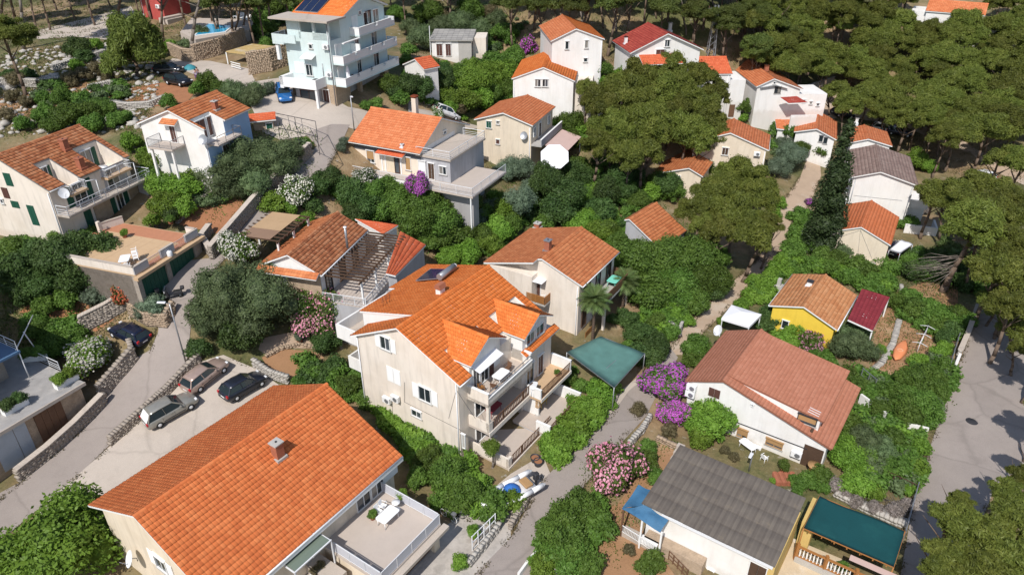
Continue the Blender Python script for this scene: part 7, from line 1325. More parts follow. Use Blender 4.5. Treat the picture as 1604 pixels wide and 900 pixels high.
def crown_mesh(name, R, kind, seed, mat, nleaf, size, asp, flowers=None):
    rg = np.random.default_rng(seed); V = []; F = []; base = 0; FV = []
    if kind == 'pine': nc, fr, flat_, lo = 48, .25, .72, -.45
    elif kind == 'cypress': nc, fr, flat_, lo = 60, .55, 1, -1
    else: nc, fr, flat_, lo = 28, .38, .9, -.6
    cs = []
    while len(cs) < nc:
        d = rg.normal(0, 1, 3); d /= np.linalg.norm(d)
        if d[2] < lo: continue
        if kind == 'cypress':
            z = rg.uniform(0, 1); w = (1-z)**.55*min(1, .45+z*6)*R; g = rg.uniform(0, 6.28); cs.append((np.array([math.cos(g)*w*.5, math.sin(g)*w*.5, z*R*8.2]), R*fr*(.35+.75*(1-z)))); continue
        k = R*rg.uniform(.30, .84) if kind != 'pine' else R*rg.uniform(.30, .98)
        c = d*k*np.array([1, 1, .8 if kind != 'pine' else .62]); rc = R*fr*rg.uniform(.55, 1.35); cs.append((c, rc))
    C = np.array([c for c, r in cs]); Rr = np.array([r for c, r in cs]); w = Rr**2; w /= w.sum(); sq = np.array([1, 1, flat_ if kind == 'pine' else (1.5 if kind == 'cypress' else .92)])
    idx = rg.choice(nc, nleaf*2, p=w); d = rg.normal(0, 1, (nleaf*2, 3)); d /= np.linalg.norm(d, axis=1)[:, None]
    if kind == 'pine': d[:, 2] = np.where(d[:, 2] < -.45, -d[:, 2], d[:, 2])
    P = C[idx]+d*sq*(Rr[idx]*rg.uniform(.72, 1.06, nleaf*2))[:, None]
    keep = np.ones(len(P), bool)
    for c, r in cs: keep &= (((P-c)/sq/r)**2).sum(1) > .50
    P = P[keep][:nleaf]; d = d[keep][:nleaf]; ik = idx[keep][:nleaf]; up = np.array([0, 0, .45]); out = rg.random(len(P)) < .09; P[out] += d[out]*rg.uniform(.02, .22, (out.sum(), 1))*R*.6
    lv, lf = leaves(P, d+up, size, asp, rg, False, .85 if kind != 'pine' else .9); V.append(lv); F.append(lf); base = len(lv)
    iv, if_ = ICO; TV = []; TF = []; tb = base
    for c, r in cs:
        jit = 1+rg.normal(0, .1, (len(iv), 1)); TV.append(c+iv*sq*r*.60*jit); TF.append(np.concatenate([if_, if_[:, 2:3]], 1)+tb); tb += len(iv)
    # cores are triangles; store them as their own mesh joined below
    me = bpy.data.meshes.new(name); LV = np.concatenate(V+TV); LF = np.concatenate(F); CF = np.concatenate(TF)[:, :3]
    nl = len(LF); nc_ = len(CF); me.vertices.add(len(LV)); me.vertices.foreach_set('co', LV.astype(np.float32).ravel()); me.loops.add(nl*4+nc_*3); me.loops.foreach_set('vertex_index', np.concatenate([LF.ravel(), CF.ravel()]).astype(np.int32)); me.polygons.add(nl+nc_)
    me.polygons.foreach_set('loop_start', np.concatenate([np.arange(nl)*4, nl*4+np.arange(nc_)*3]).astype(np.int32)); me.polygons.foreach_set('loop_total', np.concatenate([np.full(nl, 4), np.full(nc_, 3)]).astype(np.int32)); me.materials.append(mat); me.update(); me.validate()
    fm = None
    if flowers:
        m = len(P); dens = rg.uniform(.08, 1.0, nc)**1.3; dens /= dens.mean(); k = np.nonzero(rg.random(m) < (.55 if flowers.name.startswith('magenta') else (.34 if flowers.name.startswith('pink') else .30))*dens[ik])[0]; fv, ff = leaves(P[k]*1.05+np.array([0, 0, .02]), d[k]+up, size*.85, .9, rg, False, .5); fm = raw_mesh(name+'_flowers', fv, ff, flowers)
    return me, fm
CL = {'s': (1.0, 1900, .17, .55), 'm': (1.9, 5000, .21, .55), 'l': (3.3, 11000, .27, .55)}
PCL = {'m': (2.0, 8500, .34, .24), 'l': (3.4, 21000, .42, .22)}
_mesh = {}
def get_crown(kind, r, leaf, v, fl=None):
    table = PCL if kind == 'pine' else CL; key = min(table, key=lambda k: abs(math.log(r/table[k][0]))); R, n, sz, asp = table[key]
    if leaf in ('olive', 'silver', 'scrub'): asp = .3
    k = (kind, key, leaf, v, fl)
    if k not in _mesh:
        g = (kind, key, v, asp, bool(fl), leaf if fl else None)
        m, fm = crown_mesh(leaf+'_crown', R, kind, hash((kind, key, v)) % 1 + v*17+{'s': 1, 'm': 2, 'l': 3}[key]*101+(7 if kind == 'pine' else 0), LEAF[leaf], n if not fl else int(n*1.25), sz, asp, FLOWER[fl] if fl else None)
        _mesh[k] = (m, fm, R)
    return _mesh[k]
def trunk_mesh(name, hgt, r, mat, seed, limbs=4):
    rg = random.Random(seed); m = MB(); p = Vector((0, 0, -.4)); pts = [p]; lean = Vector((rg.uniform(-.12, .12), rg.uniform(-.12, .12), 1)); n = 5
    for i in range(n): p = p+Vector((lean.x+rg.uniform(-.1, .1), lean.y+rg.uniform(-.1, .1), 1))*(hgt+.4)/n; pts.append(p)
    for i in range(n): m.tube(pts[i], pts[i+1], r*(1-.12*i), r*(1-.12*(i+1)), 7)
    for k in range(limbs):
        a = 2*math.pi*k/limbs+rg.uniform(-.5, .5); s = pts[3]+(pts[4]-pts[3])*rg.random(); e = s+Vector((math.cos(a)*hgt*.17, math.sin(a)*hgt*.17, hgt*.22)); m.tube(s, e, r*.4, r*.15, 5); e2 = e+Vector((math.cos(a+.6)*hgt*.09, math.sin(a+.6)*hgt*.09, hgt*.14)); m.tube(e, e2, r*.18, r*.07, 4)
    return m.mesh(name, mat)
PTR = [trunk_mesh('pine_trunk', 7, .2, bark, 40+i) for i in range(4)]; BTR = [trunk_mesh('tree_trunk', 2.2, .14, bark_g, 50+i) for i in range(3)]
PLANTS = []
FILLS = [([(500,300),(640,320),(780,330),(900,280),(960,300),(960,360),(900,352),(830,352),(760,408),(680,410),(665,372),(620,340),(560,340)], 260, ['green', 'green', 'dark', 'bright']),
 ([(930,250),(1020,290),(1020,310),(980,345),(1000,400),(1060,400),(1130,400),(1140,440),(1050,480),(980,470),(975,400),(910,352)], 170, ['green', 'green', 'dark']),
 ([(1180,440),(1230,400),(1300,420),(1390,430),(1400,470),(1390,462),(1344,455),(1294,426),(1236,434),(1210,470),(1165,485)], 90, ['green', 'bright']),
 ([(1330,590),(1400,605),(1480,560),(1490,600),(1455,670),(1400,665),(1345,625)], 110, ['green', 'green', 'olive']), ([(1340,640),(1450,690),(1440,740),(1420,770),(1350,760),(1310,720)], 90, ['olive', 'bright', 'green']),
 ([(640,685),(720,720),(790,790),(770,815),(720,800),(640,720)], 90, ['green', 'bright']), ([(960,600),(965,630),(870,730),(850,712),(900,640)], 60, ['bright']),
 ([(840,860),(900,790),(950,780),(940,840),(880,895),(840,895)], 60, ['green']), ([(575,635),(600,630),(660,690),(650,712)], 30, ['bright', 'green']),
 ([(0,380),(160,370),(180,430),(120,445),(60,470),(0,450)], 110, ['dark', 'green']), ([(40,500),(130,520),(120,560),(60,550)], 40, ['green']), ([(260,225),(480,230),(470,260),(330,330),(250,300)], 120, ['olive', 'green']),
 ([(640,100),(780,100),(830,140),(800,180),(720,190),(640,150)], 130, ['green', 'bright', 'dark']), ([(640,10),(840,20),(800,100),(700,90),(640,60)], 110, ['olive', 'green', 'dark']), ([(60,130),(200,140),(200,190),(100,205),(60,190)], 40, ['olive', 'green', 'dark']),
 ([(830,150),(900,160),(920,240),(880,230),(870,190)], 50, ['green', 'bright']), ([(1210,190),(1280,200),(1270,240),(1210,270)], 50, ['green', 'olive']), ([(1400,400),(1540,400),(1540,470),(1420,440)], 60, ['dark', 'green']), ([(1405,460),(1520,510),(1480,540),(1410,500)], 60, ['green']),
 ([(1240,340),(1275,330),(1275,400),(1235,405)], 30, ['green']), ([(1040,480),(1080,500),(1055,530),(985,500)], 40, ['bright', 'green']), ([(480,560),(600,640),(570,640),(470,600)], 30, ['green', 'dark']), ([(400,0),(470,20),(430,90),(400,60)], 40, ['green', 'dark'])]
def plant(kind, px, py, r, hc=None, leaf=None, fl=None, label=None, sz=1.0, trunk=None):
    """one tree or shrub: crown centre and crown radius as surveyed on the picture"""
    g0 = G(px, py); D0 = depth(g0); rm = r*D0/FOC; 
    if hc is None: hc = rm*.72 if kind == 'leafy' else 5.5
    g = G(px, py, hc); D = depth(g); rm = r*D/FOC; z = tzf(g[0], g[1]); v = len(PLANTS) % 3
    tree = kind == 'pine' or hc > rm*1.25
    me, fm, R = get_crown(kind, rm, leaf, v, fl); s = rm/R; rz = RNG.uniform(0, 6.28)
    if tree:
        t = thing('pine_tree' if kind == 'pine' else ('olive_tree' if leaf in ('olive', 'silver') else 'leafy_tree'), 'x', 'tree', (g[0], g[1], z)); o = put('crown', me, t, (0, 0, hc), rz, (s, s, s*sz))
        tm, th_ = (PTR[len(PLANTS) % 4], 7) if kind == 'pine' else (BTR[len(PLANTS) % 3], 2.2); put('trunk', tm, t, (0, 0, 0), RNG.uniform(0, 6.28), (max(.8, s*1.1), max(.8, s*1.1), hc/th_*.98))
        if fm: put('flowers', fm, o)['kind'] = 'stuff'
    else:
        t = put('flowering_shrub' if fl else 'shrub', me, None, (g[0], g[1], z+hc), rz, (s*RNG.uniform(.85, 1.18), s*RNG.uniform(.85, 1.18), s*sz*RNG.uniform(.88, 1.15))); tag(t, 'x', 'shrub')
        if fm: put('flowers', fm, t)['kind'] = 'stuff'
    PLANTS.append((t, kind, leaf, fl, px, py, rm, label)); return t
def rows(txt):
    for line in txt.strip().splitlines():
        f = line.split('|'); a = f[0].split(); 
        for spec in f[1].split(';'):
            q = [float(v) for v in spec.split(',')]
            plant(a[0], q[0], q[1], q[2], q[3] if len(q) > 3 else None, a[1], a[2] if len(a) > 2 and a[2] != '-' else None, f[2].strip() if len(f) > 2 else None, float(a[3]) if len(a) > 3 else 1.0)
rows('''
leafy bright - 1.05|92,850,78|huge bright green leafy tree at the bottom left corner
leafy bright|20,872,45
leafy olive|350,466,58,2.9;408,468,56,3.0;372,508,42,2.0;325,505,30,1.6
leafy dark|385,520,34;312,545,18
leafy dark|30,425,40;105,405,45;150,395,34;60,395,30;130,430,34;75,440,26;38,460,22
leafy green|20,392,22;95,375,20
leafy dark red|200,455,26
leafy silver|150,465,20;240,478,22;225,484,18
leafy green|85,540,26;60,520,24;115,528,20;105,470,22;70,480,20
leafy bright white|142,556,36|round white flowering oleander beside the navy blue car
leafy green white|378,388,32|white flowering oleander at the bend of the upper lane
leafy green white|462,297,26|white flowering oleander beside the yellow green shrub on the lane
leafy dark white|572,280,22|white flowering oleander in front of the long balcony
leafy green pink 1.0|491,482,44|large pink flowering oleander in front of the pergola terrace
leafy green pink 1.1|968,742,42|tall pink flowering oleander beside the lower lane
leafy green pink|1266,537,19|small pink flowering oleander by the yellow cottage
leafy green magenta 1.05|1040,600,37|big magenta bougainvillea at the head of the lane
leafy green magenta .8|1062,645,26|lower lobe of magenta bougainvillea beside the white wall
leafy green magenta 1.4|829,72,13|purple bougainvillea beside the upper white house
leafy green magenta|1269,317,7|small purple flowers beside the path and the cypress
leafy dark|512,540,24;528,572,20;500,528,15
leafy green|548,605,22;575,622,20;560,585,14;520,590,13;490,585,15;470,598,14
leafy bright|600,648,15;618,664,16;636,682,16;650,700,15
leafy green|700,742,36;670,722,28;735,770,32;770,790,28;655,750,22;715,790,24;690,780,18
leafy bright|800,785,20;722,880,15
leafy bright|940,615,24;920,640,26;900,665,24;885,690,22;870,710,18;955,600,14
leafy green|890,592,16;912,604,15;932,600,12;898,580,9,.6
leafy green|890,815,38;870,845,38;915,795,32;935,820,28;880,870,32
leafy bright|850,890,20;840,880,14
leafy green|925,890,28;1018,882,22;1015,720,17;1028,745,14;1015,700,13
leafy scrub|905,885,14;985,860,10;1000,640,12;1048,672,14
leafy bright|1118,655,38;1100,685,22;1085,665,18
leafy green|1086,540,24;1085,560,16
leafy dark|985,500,16;1005,520,22;1030,540,24;1000,555,20;1020,560,18;975,490,12;960,500,12
leafy green|1030,505,16;1050,520,14;985,545,14
leafy bright|1052,500,12;1010,480,10;1078,504,12
leafy green|1000,415,42,3.0;1045,410,40,3.3;1090,405,42,3.3;1015,450,36;1060,450,38;1105,440,36;1120,405,26;975,390,28;1085,470,26
leafy bright|950,365,28;985,375,26;955,395,22
leafy dark|1120,450,22;1070,385,26
leafy bright|905,350,22;920,340,16;1020,300,14
leafy dark|855,285,32,3.2;885,300,30,3;870,330,30;950,300,26,2.6;935,330,24;900,270,26;965,275,24;980,300,20;995,270,18
leafy silver|815,262,26;820,320,30,2.8;790,265,20;835,295,22;775,325,18
leafy green|905,260,22;1035,285,22;1055,300,20;1075,295,16;1000,315,18;930,350,16
leafy green|655,335,36,3.2;695,345,34,3.0;625,320,28,2.6;600,330,26;665,372,26;700,375,30;730,370,24
leafy dark|545,300,28;520,280,24;575,318,30;560,335,24;500,290,22;490,320,16;610,300,16
leafy silver|725,330,24;745,340,18;535,232,10;540,222,9
leafy bright|430,316,19;455,325,14;480,345,14;790,330,26;785,360,26;765,385,24;735,395,24;775,310,18;700,400,20;445,240,10
leafy green|755,370,22;720,350,18;800,350,22;850,350,16;760,335,18
leafy olive|385,250,42;425,248,36;455,240,26;350,275,36;405,285,30;325,262,22;370,300,20
leafy bright|285,292,32;250,248,28;230,240,16;205,224,18;270,310,20;310,280,16
leafy green|240,275,20;300,300,14;250,300,14;175,395,20
leafy green|330,128,20;345,140,18;310,140,14;265,160,14
leafy olive|365,145,24;390,150,22;400,142,14;350,150,16
leafy green|95,150,20;110,178,26;140,175,22;165,168,18;150,195,20;65,152,12;85,195,18;180,190,14
leafy green|130,155,16;60,182,14;35,195,14;195,182,12;70,172,12
leafy scrub|25,125,14;110,125,14;128,118,13;150,110,14;20,150,12;40,160,12;10,180,14;170,120,12;60,130,9
leafy dark|120,75,20;130,88,14;45,118,11;15,118,11
leafy bright|30,120,10;118,102,10;150,70,11
leafy olive|315,55,20;300,62,12;290,70,11
leafy bright|265,72,12;250,80,12;320,75,10
leafy silver|422,138,12
leafy green|420,45,18;405,30,18;430,15,20;415,70,16
leafy green|652,122,13;668,126,13;638,116,11;590,162,12;575,165,10;625,155,14
leafy green|610,130,20
leafy dark|680,120,22;660,125,22;640,135,20;695,112,16;620,145,16
leafy bright|735,130,28;765,120,26;790,112,24;720,160,26;750,150,24;700,150,20;740,105,18;705,170,16
leafy green|780,95,22;800,90,18;795,140,20;770,145,20;815,155,16;720,115,22;640,80,14;635,95,12
leafy green white|687,175,11|white flowering shrub in front of the white car above the balcony house
leafy scrub|718,172,14
leafy green|835,150,20;865,160,18;890,190,22;880,175,16;895,215,18
leafy bright|855,155,12;870,200,14;960,120,14;980,112,18;940,128,12;985,125,12
leafy olive|660,60,24;690,45,24;720,40,26;755,48,22;640,45,18;780,30,18;700,65,16
leafy green|670,20,26;735,15,24;790,50,20;810,85,14;620,20,16;760,70,12
leafy scrub|700,25,16;770,15,14;680,75,9
leafy dark|640,235,10
leafy green|1192,160,11;1175,170,9;1200,168,8;1160,168,9
leafy green|1232,190,14;1265,195,12;1240,180,10;1215,200,12;1275,215,16;1255,220,14;1270,205,10
leafy silver|1235,245,26;1215,262,20;1225,225,16;1250,235,14
leafy bright|1230,215,10;1165,185,9
leafy bright|1222,318,11;1214,335,12;1205,350,12;1212,306,9
leafy green|1248,365,14;1240,385,15;1260,350,11;1270,385,14;1285,400,16;1250,395,14
leafy bright|1225,410,14;1205,430,14;1190,447,14;1175,462,14;1160,478,13;1180,440,11
leafy green|1310,405,18;1340,415,18;1300,420,16;1330,432,16;1360,425,18;1370,440,15;1345,440,13
leafy olive|1322,395,16;1310,385,12
leafy green|1395,420,16;1390,440,15;1380,405,12;1440,395,12;1425,405,11;1425,350,14;1405,350,10
leafy bright|1440,250,20;1455,262,14;1430,345,9
leafy dark|1430,425,18;1455,420,16;1470,405,18;1500,415,20;1510,440,18;1480,430,14
leafy palm|1495,395,16;1480,380,12
leafy green|1405,470,18;1430,485,20;1455,500,20;1475,510,18;1425,465,16;1500,490,16;1520,500,10
leafy dark|1490,520,18;1475,530,14
leafy dark|1205,495,22;1195,510,16;1222,480,12
leafy bright|1248,512,22;1225,530,18;1240,540,14;1215,545,14
leafy olive|1330,538,30;1350,550,24;1315,520,20;1345,525,20
leafy bright|1380,547,9;1393,560,4;1396,552,4
leafy green|1275,560,14;1300,570,16;1325,590,18;1345,605,18;1365,610,16;1290,556,11
leafy green|1425,600,30;1450,590,28;1410,625,28;1440,635,30;1465,610,24;1390,615,22;1420,655,24;1455,650,22;1480,575,18
leafy bright|1470,555,16;1480,545,12;1440,565,14
leafy green|1380,640,18;1360,620,14
leafy olive|1350,690,28;1385,705,28;1372,728,20
leafy green|1335,668,22;1402,735,22;1355,715,20;1400,690,20;1330,690,18
leafy bright|1330,720,28;1345,760,24;1440,700,18;1435,735,20;1425,765,14;1325,700,20;1370,770,18
leafy green|1265,755,18;1285,745,18;1240,750,10;1250,765,12;1290,765,12
leafy scrub|1150,715,9;1135,705,10
leafy dry|1310,760,14;1340,785,12;1370,795,12;1400,800,13;1420,790,10;1325,775,10;1445,330,10
leafy green|1320,885,9
leafy bright|1210,752,5
''')
# the young potted plants along the balconies and the leggy tree by the main house
rows('''
leafy bright|770,700,15,2.2|leggy white flowering tree growing up beside the ground balcony
leafy green|1155,635,16
''')
rows('''
leafy green|972,374,20,2.4;996,394,22,2.4;1022,410,22,2.3;952,360,18,2.0
leafy green|590,300,22,2.6;630,306,26,2.8;672,312,26,2.8;708,318,22,2.8;742,318,20,2.4;610,290,18,2.2
leafy green|818,142,18,2.4;842,152,20,2.4;876,156,22,2.6;906,142,18,2.4;925,112,14,2.2;945,108,16,2.2
leafy green|1165,168,12,2.2;1178,160,10,2;1110,262,18,1.6
leafy dark|640,130,20,2.4;664,136,22,2.4;690,124,20,2.4;676,112,13,2
leafy green|1255,232,15,2.4;1282,236,13,2;1266,213,12,2.2;1240,206,15,2.4;1225,172,10,2
leafy bright|255,318,24,1.8;288,322,20,1.6;240,345,14,1.2
leafy dark|268,338,16,1.2;985,352,14,2
leafy bright|262,292,26,1.2;300,285,24,1.4
leafy dark|300,262,14;1132,262,20,2;1050,292,22,2
''')
q = H2.wor(DECK); me, fm, R = get_crown('leafy', 1.9, 'green', 1, 'magenta'); t = thing('bougainvillea', 'purple bougainvillea climbing the right end of the long front balcony', 'shrub', (q[0], q[1], tzf(q[0], q[1])))
o = put('crown', me, t, (0, 0, q[2]-tzf(q[0], q[1])+.4), .4, (.75, .75, 1.1)); put('flowers', fm, o)['kind'] = 'stuff'; MB().tube((0, 0, -.3), (0, 0, q[2]-tzf(q[0], q[1])), .1, .06).build('trunk', bark_g, t)
# ------------------------------------------------------------------ pines
PP = '''1000,118,28;1045,112,32;1085,122,32;1020,130,30;1062,138,30;965,135,24;1118,150,26;1000,105,16
935,165,34;985,150,38;1040,150,38;1085,165,36;962,205,36;1015,200,42;1070,210,40;1108,185,28;935,228,28;985,245,32;1100,225,26;1010,240,28;1050,175,30;1000,178,30;1125,210,20;918,140,18
1165,280,38;1190,310,34;1120,302,34;1150,335,42;1088,330,26;1175,368,34;1120,365,28;1140,275,24;1205,350,20;1100,355,22'''
for line in PP.splitlines():
    for s in line.split(';'): x, y, r = map(float, s.split(',')); plant('pine', x, y, r, 6.0, 'pine', None, None, 1.3)
plant('pine', 208, 82, 50, 3.4, 'conifer', None, 'big fluffy light green conifer standing alone above the red dirt lot', 1.55); plant('pine', 182, 92, 22, 1.6, 'conifer', None, 'low skirt of young pine at the foot of the big conifer')
for s in '1495,312,42;1545,335,40;1585,320,38;1530,290,30;1465,300,26;1560,295,30;1590,385,42;1560,420,38;1595,440,38;1540,375,28;1590,345,30;1500,205,36;1548,205,40;1590,195,40;1598,255,34;1570,250,28;1480,215,28;1470,185,26;1520,170,30;1585,480,34'.split(';'): x, y, r = map(float, s.split(',')); plant('pine', x, y, r, 6.5, 'pine')
for s in '1604,512,34;1575,490,28;1560,470,24;1585,455,26;1603,545,22'.split(';'): x, y, r = map(float, s.split(',')); plant('pine', x, y, r, 3.2, 'pine')
for s in '1634,552,36;1642,640,32;1634,706,24;1690,460,36;1700,600,36;1500,820,42;1545,845,46;1590,815,40;1480,870,34;1530,890,44;1585,880,44;1470,895,28;1580,770,26;1600,745,22;1505,785,20'.split(';'): x, y, r = map(float, s.split(',')); plant('pine', x, y, r, 5.5, 'pine')
for s in '1330,166,26;1358,150,28;1388,172,26;1418,188,24;1312,142,20;1400,152,26;1440,175,28'.split(';'): x, y, r = map(float, s.split(',')); plant('pine', x, y, r, 6.5, 'pine', None, None, 1.15)
# forest at the upper right and along the top edge
def inside(x, y, poly):
    c = False
    for (x0, y0), (x1, y1) in zip(poly, poly[1:]+poly[:1]):
        if (y0 > y) != (y1 > y) and x < (x1-x0)*(y-y0)/(y1-y0)+x0: c = not c
    return c
def scatter(poly, step, rr, holes=(), leaf='pine', hc=6.5, seed=5, keep=1.0):
    rg = random.Random(seed); done = []; x0, x1 = min(p[0] for p in poly), max(p[0] for p in poly); y0, y1 = min(p[1] for p in poly), max(p[1] for p in poly); tries = 0
    while tries < 4000:
        tries += 1; x, y = rg.uniform(x0, x1), rg.uniform(y0, y1)
        if not inside(x, y, poly) or any(a < x < c and b < y < d for a, b, c, d in holes): continue
        g = G(x, y, hc)
        if any((g[0]-q[0])**2+(g[1]-q[1])**2 < step*step for q in done): continue
        done.append(g); D = depth(g); plant('pine', x, y, rg.uniform(*rr)*FOC/D, hc*rg.uniform(.85, 1.15), leaf)
FOREST = [(1160,25),(1200,5),(1420,35),(1430,42),(1545,35),(1604,30),(1640,60),(1640,190),(1480,195),(1420,180),(1380,150),(1330,120),(1300,105),(1262,125),(1235,108),(1190,95),(1175,70)]
scatter(FOREST, 3.3, (2.6, 3.6), [(1280,45,1330,78), (1370,150,1460,215)], 'pine', 5.5, 5)
scatter([(1195,-35),(1425,-30),(1425,18),(1400,30),(1195,12)], 4.4, (2.8, 3.8), [(1400,-5,1470,40)], 'pine', 7, 6); scatter([(1570,-20),(1640,-20),(1640,40),(1560,12)], 4.5, (2.8, 3.8), [], 'pine', 7, 7)
scatter([(800,-40),(1215,-40),(1215,14),(1190,28),(1100,18),(960,8),(800,14)], 4.2, (2.3, 3.2), [], 'pined', 7.5, 8); scatter([(1090,20),(1200,20),(1190,75),(1140,62)], 4.4, (2.2, 3.0), [(1095,55,1135,95)], 'pined', 7, 9)
scatter([(330,-50),(760,-50),(720,-12),(600,-14),(440,2),(330,8)], 4.8, (2.2, 3.2), [(460,-20,620,60)], 'pined', 7, 10); scatter([(-40,-60),(330,-60),(330,-22),(200,-25),(-40,-30)], 6, (2.4, 3.4), [], 'pined', 8, 11)
# trees just outside the frame whose shade falls into it
for k, (x, y, r) in enumerate(((-45.5, 44.5, 3.6), (-49, 49, 3.8), (-51, 55, 3.4), (-47.5, 40, 3.4), (20.5, 20, 3.4), (-66, 98, 3.4), (-74, 92, 3.2), (-82, 101, 3.6), (-52, 104, 0), (-90, 96, 3.2))):
    if not r: continue
    z = tzf(x, y); me, fm, R = get_crown('pine', r, 'pine', k % 3); t = thing('pine_tree', 'tall pine standing just past the edge of the picture', 'tree', (x, y, z), 0, 'pines past the edge of the picture'); put('crown', me, t, (0, 0, 8), k, r/R); put('trunk', PTR[k % 4], t, (0, 0, 0), k, (1.3, 1.3, 1.12))
# bare tall trunks at the top left and near the pool
def leaning(label, foot, topx, topy, hgt, r, mat=bark, crown=True, seed=0, leaf='pine'):
    g = G(*foot); d = depth(g); lo = flat(topx, topy, g[2]+hgt); off = np.array([lo[0]-g[0], 0, 0]); off[0] = max(-4, min(4, off[0])); t = thing('pine_tree', label, 'tree', tuple(g)); m = MB(); n = 7; rg = random.Random(seed); pts = [Vector((off[0]*(i/n)**1.2+rg.uniform(-.08, .08), rg.uniform(-.15, .15), hgt*i/n-.2)) for i in range(n+1)]
    for i in range(n): m.tube(pts[i], pts[i+1], r*(1-.1*i), r*(1-.1*(i+1)), 8)
    for k in range(6):
        s = pts[4+k % 3]; a = rg.uniform(0, 6.28); e = s+Vector((math.cos(a)*1.6, math.sin(a)*1.6, rg.uniform(-.2, 1.0))); m.tube(s, e, r*.3, r*.12, 5); m.tube(e, e+Vector((math.cos(a+.5), math.sin(a+.5), .3)), r*.12, r*.04, 4)
    m.build('trunk', mat, t)
    if crown: me, fm, R = get_crown('pine', crown, leaf, seed % 3); put('crown', me, t, tuple(pts[-1]+Vector((0, 0, .3))), seed, crown/R)
    return t
leaning('tall pine with forked pale trunk at the top left', (37, 77), 8, -20, 13, .32, bark_g, 2.6, 1); leaning('tall bare trunk left of the red house', (186, 30), 175, -30, 11, .28, bark, 2.4, 2); leaning('pale bent trunk in front of the swimming pool', (299, 95), 316, -5, 11, .34, bark_g, 2.6, 3)
leaning('dark slim trunk right of the pool', (366, 72), 358, 5, 10, .2, bark, 2.2, 4); leaning('dark slim trunk near the sun loungers', (378, 55), 367, 0, 9, .2, bark, 2.2, 5); leaning('pale trunk beside the carport roof', (402, 32), 398, -10, 9, .22, bark_g, 2.3, 6); leaning('pale trunk between pool and red house', (342, 34), 336, -15, 10, .22, bark_g, 2.4, 7); leaning('thin trunk at the far left top edge', (4, 40), -3, -10, 10, .25, bark, 2.5, 8)
for k, (x, y, hx) in enumerate(((828,30,8), (838,34,12), (870,28,5), (912,40,-4), (945,45,4), (965,52,6), (1028,28,5), (1075,55,8), (1165,60,6), (1185,90,10), (1190,70,-6), (1150,30,5), (985,28,0), (1120,20,0), (905,10,3), (1230,105,2), (1255,132,-2), (1232,118,0))):
    leaning('slender pine with a bare pale trunk along the upper forest edge', (x, y), x+hx, y-70, 8.5, .15, bark_g if k % 2 else bark, 1.9, 20+k, 'pined')['label'] = 'slender pine with bare pale trunk, '+['behind','left of','in front of','right of','just above'][k % 5]+' the '+['upper twin white houses','upper twin white house gable','twin houses and scrub','upper white house wall','clearing behind the red roof','red metal roof ridge','red metal roof chimney','power pylon foot','forest track','track by the low white wing','pylon and the track','pylon cross arm','red metal roof far corner','pylon top','twin houses roof','forest road wall','forest road clearing','shaded forest road'][k]
t = leaning('large leaning pine with thick bent trunk and bare dead side branches', (1475, 457), 1510, 340, 8, .42, bark, 3.6, 12); g = np.array(t.location)
m = MB(); rg = random.Random(4)
for k in range(26): a = math.pi+rg.uniform(-.6, .6); s = Vector((rg.uniform(.3, .9), 0, rg.uniform(2.6, 4.8))); e = s+Vector((math.cos(a)*rg.uniform(2, 4.5), math.sin(a)*2.0, rg.uniform(-1.2, .2))); m.tube(s, e, .06, .02, 4); m.tube(e, e+Vector((-.8, rg.uniform(-.6, .6), -.3)), .02, .01, 3)
m.build('dead_branches', bark_g, t)
# cypress
g = G(1284, 392); cy, _ = crown_mesh('cypress_crown', 1.5, 'cypress', 3, LEAF['cypress'], 9000, .22, .45); t = thing('cypress_tree', 'tall dark narrow cypress between the path and the white house', 'tree', tuple(g)); hz = 17.0; put('crown', cy, t, (0, 0, .3), 0, (1.75, 1.75, hz/(1.5*8.6))); MB().tube((0, 0, -.4), (0, 0, 3), .16, .1).build('trunk', bark, t)
g = G(1300, 405); plant('leafy', 1282, 378, 13, 1.2, 'cypress', None, 'small round cypress shrub at the foot of the tall cypress')
# palms: every frond a part
def frond_mesh(L, seed):
    rg = random.Random(seed); V = []; F = []; n = 11
    for i in range(n+1): u = i/n; V += [(L*u*.92, .022*(1-u)+.004, L*(.42*u-.62*u*u)), (L*u*.92, -.022*(1-u)-.004, L*(.42*u-.62*u*u))]
    for i in range(1, n+1):
        F.append((2*i-2, 2*i, 2*i+1, 2*i-1))
        if i > 1:
            for s_ in (0, 1): b = V[2*i+s_]; l = L*.36*math.sin(math.pi*(.15+.8*i/n))*rg.uniform(.85, 1.1); V.append((b[0]+l*.5, (1-2*s_)*l, b[2]-l*.35)); F.append((2*i-2+s_, 2*i+s_, len(V)-1) if s_ else (2*i, 2*i-2, len(V)-1))
    me = bpy.data.meshes.new('frond'); me.from_pydata(V, [], F); me.materials.append(LEAF['palm']); return me
FR = [frond_mesh(1.7, i) for i in range(3)]
def palm(label, px, py, hgt, s=1.0, n=46):
    g = G(px, py); t = thing('palm_tree', label, 'palm', tuple(g)); m = MB(); rg = random.Random(int(px))
    for k in range(int(hgt/.22)): m.tube((0, 0, k*.22-.2), (0, 0, k*.22+.06), .17, .13, 8)
    m.build('trunk', bark, t)
    for i in range(n):
        o = put('frond', FR[i % 3], t, (0, 0, hgt)); e = 1.15-1.75*(i/n); o.rotation_euler = (rg.uniform(-.2, .2), -e, i*2.4); o.scale = (s*rg.uniform(.8, 1.1),)*3
    return t
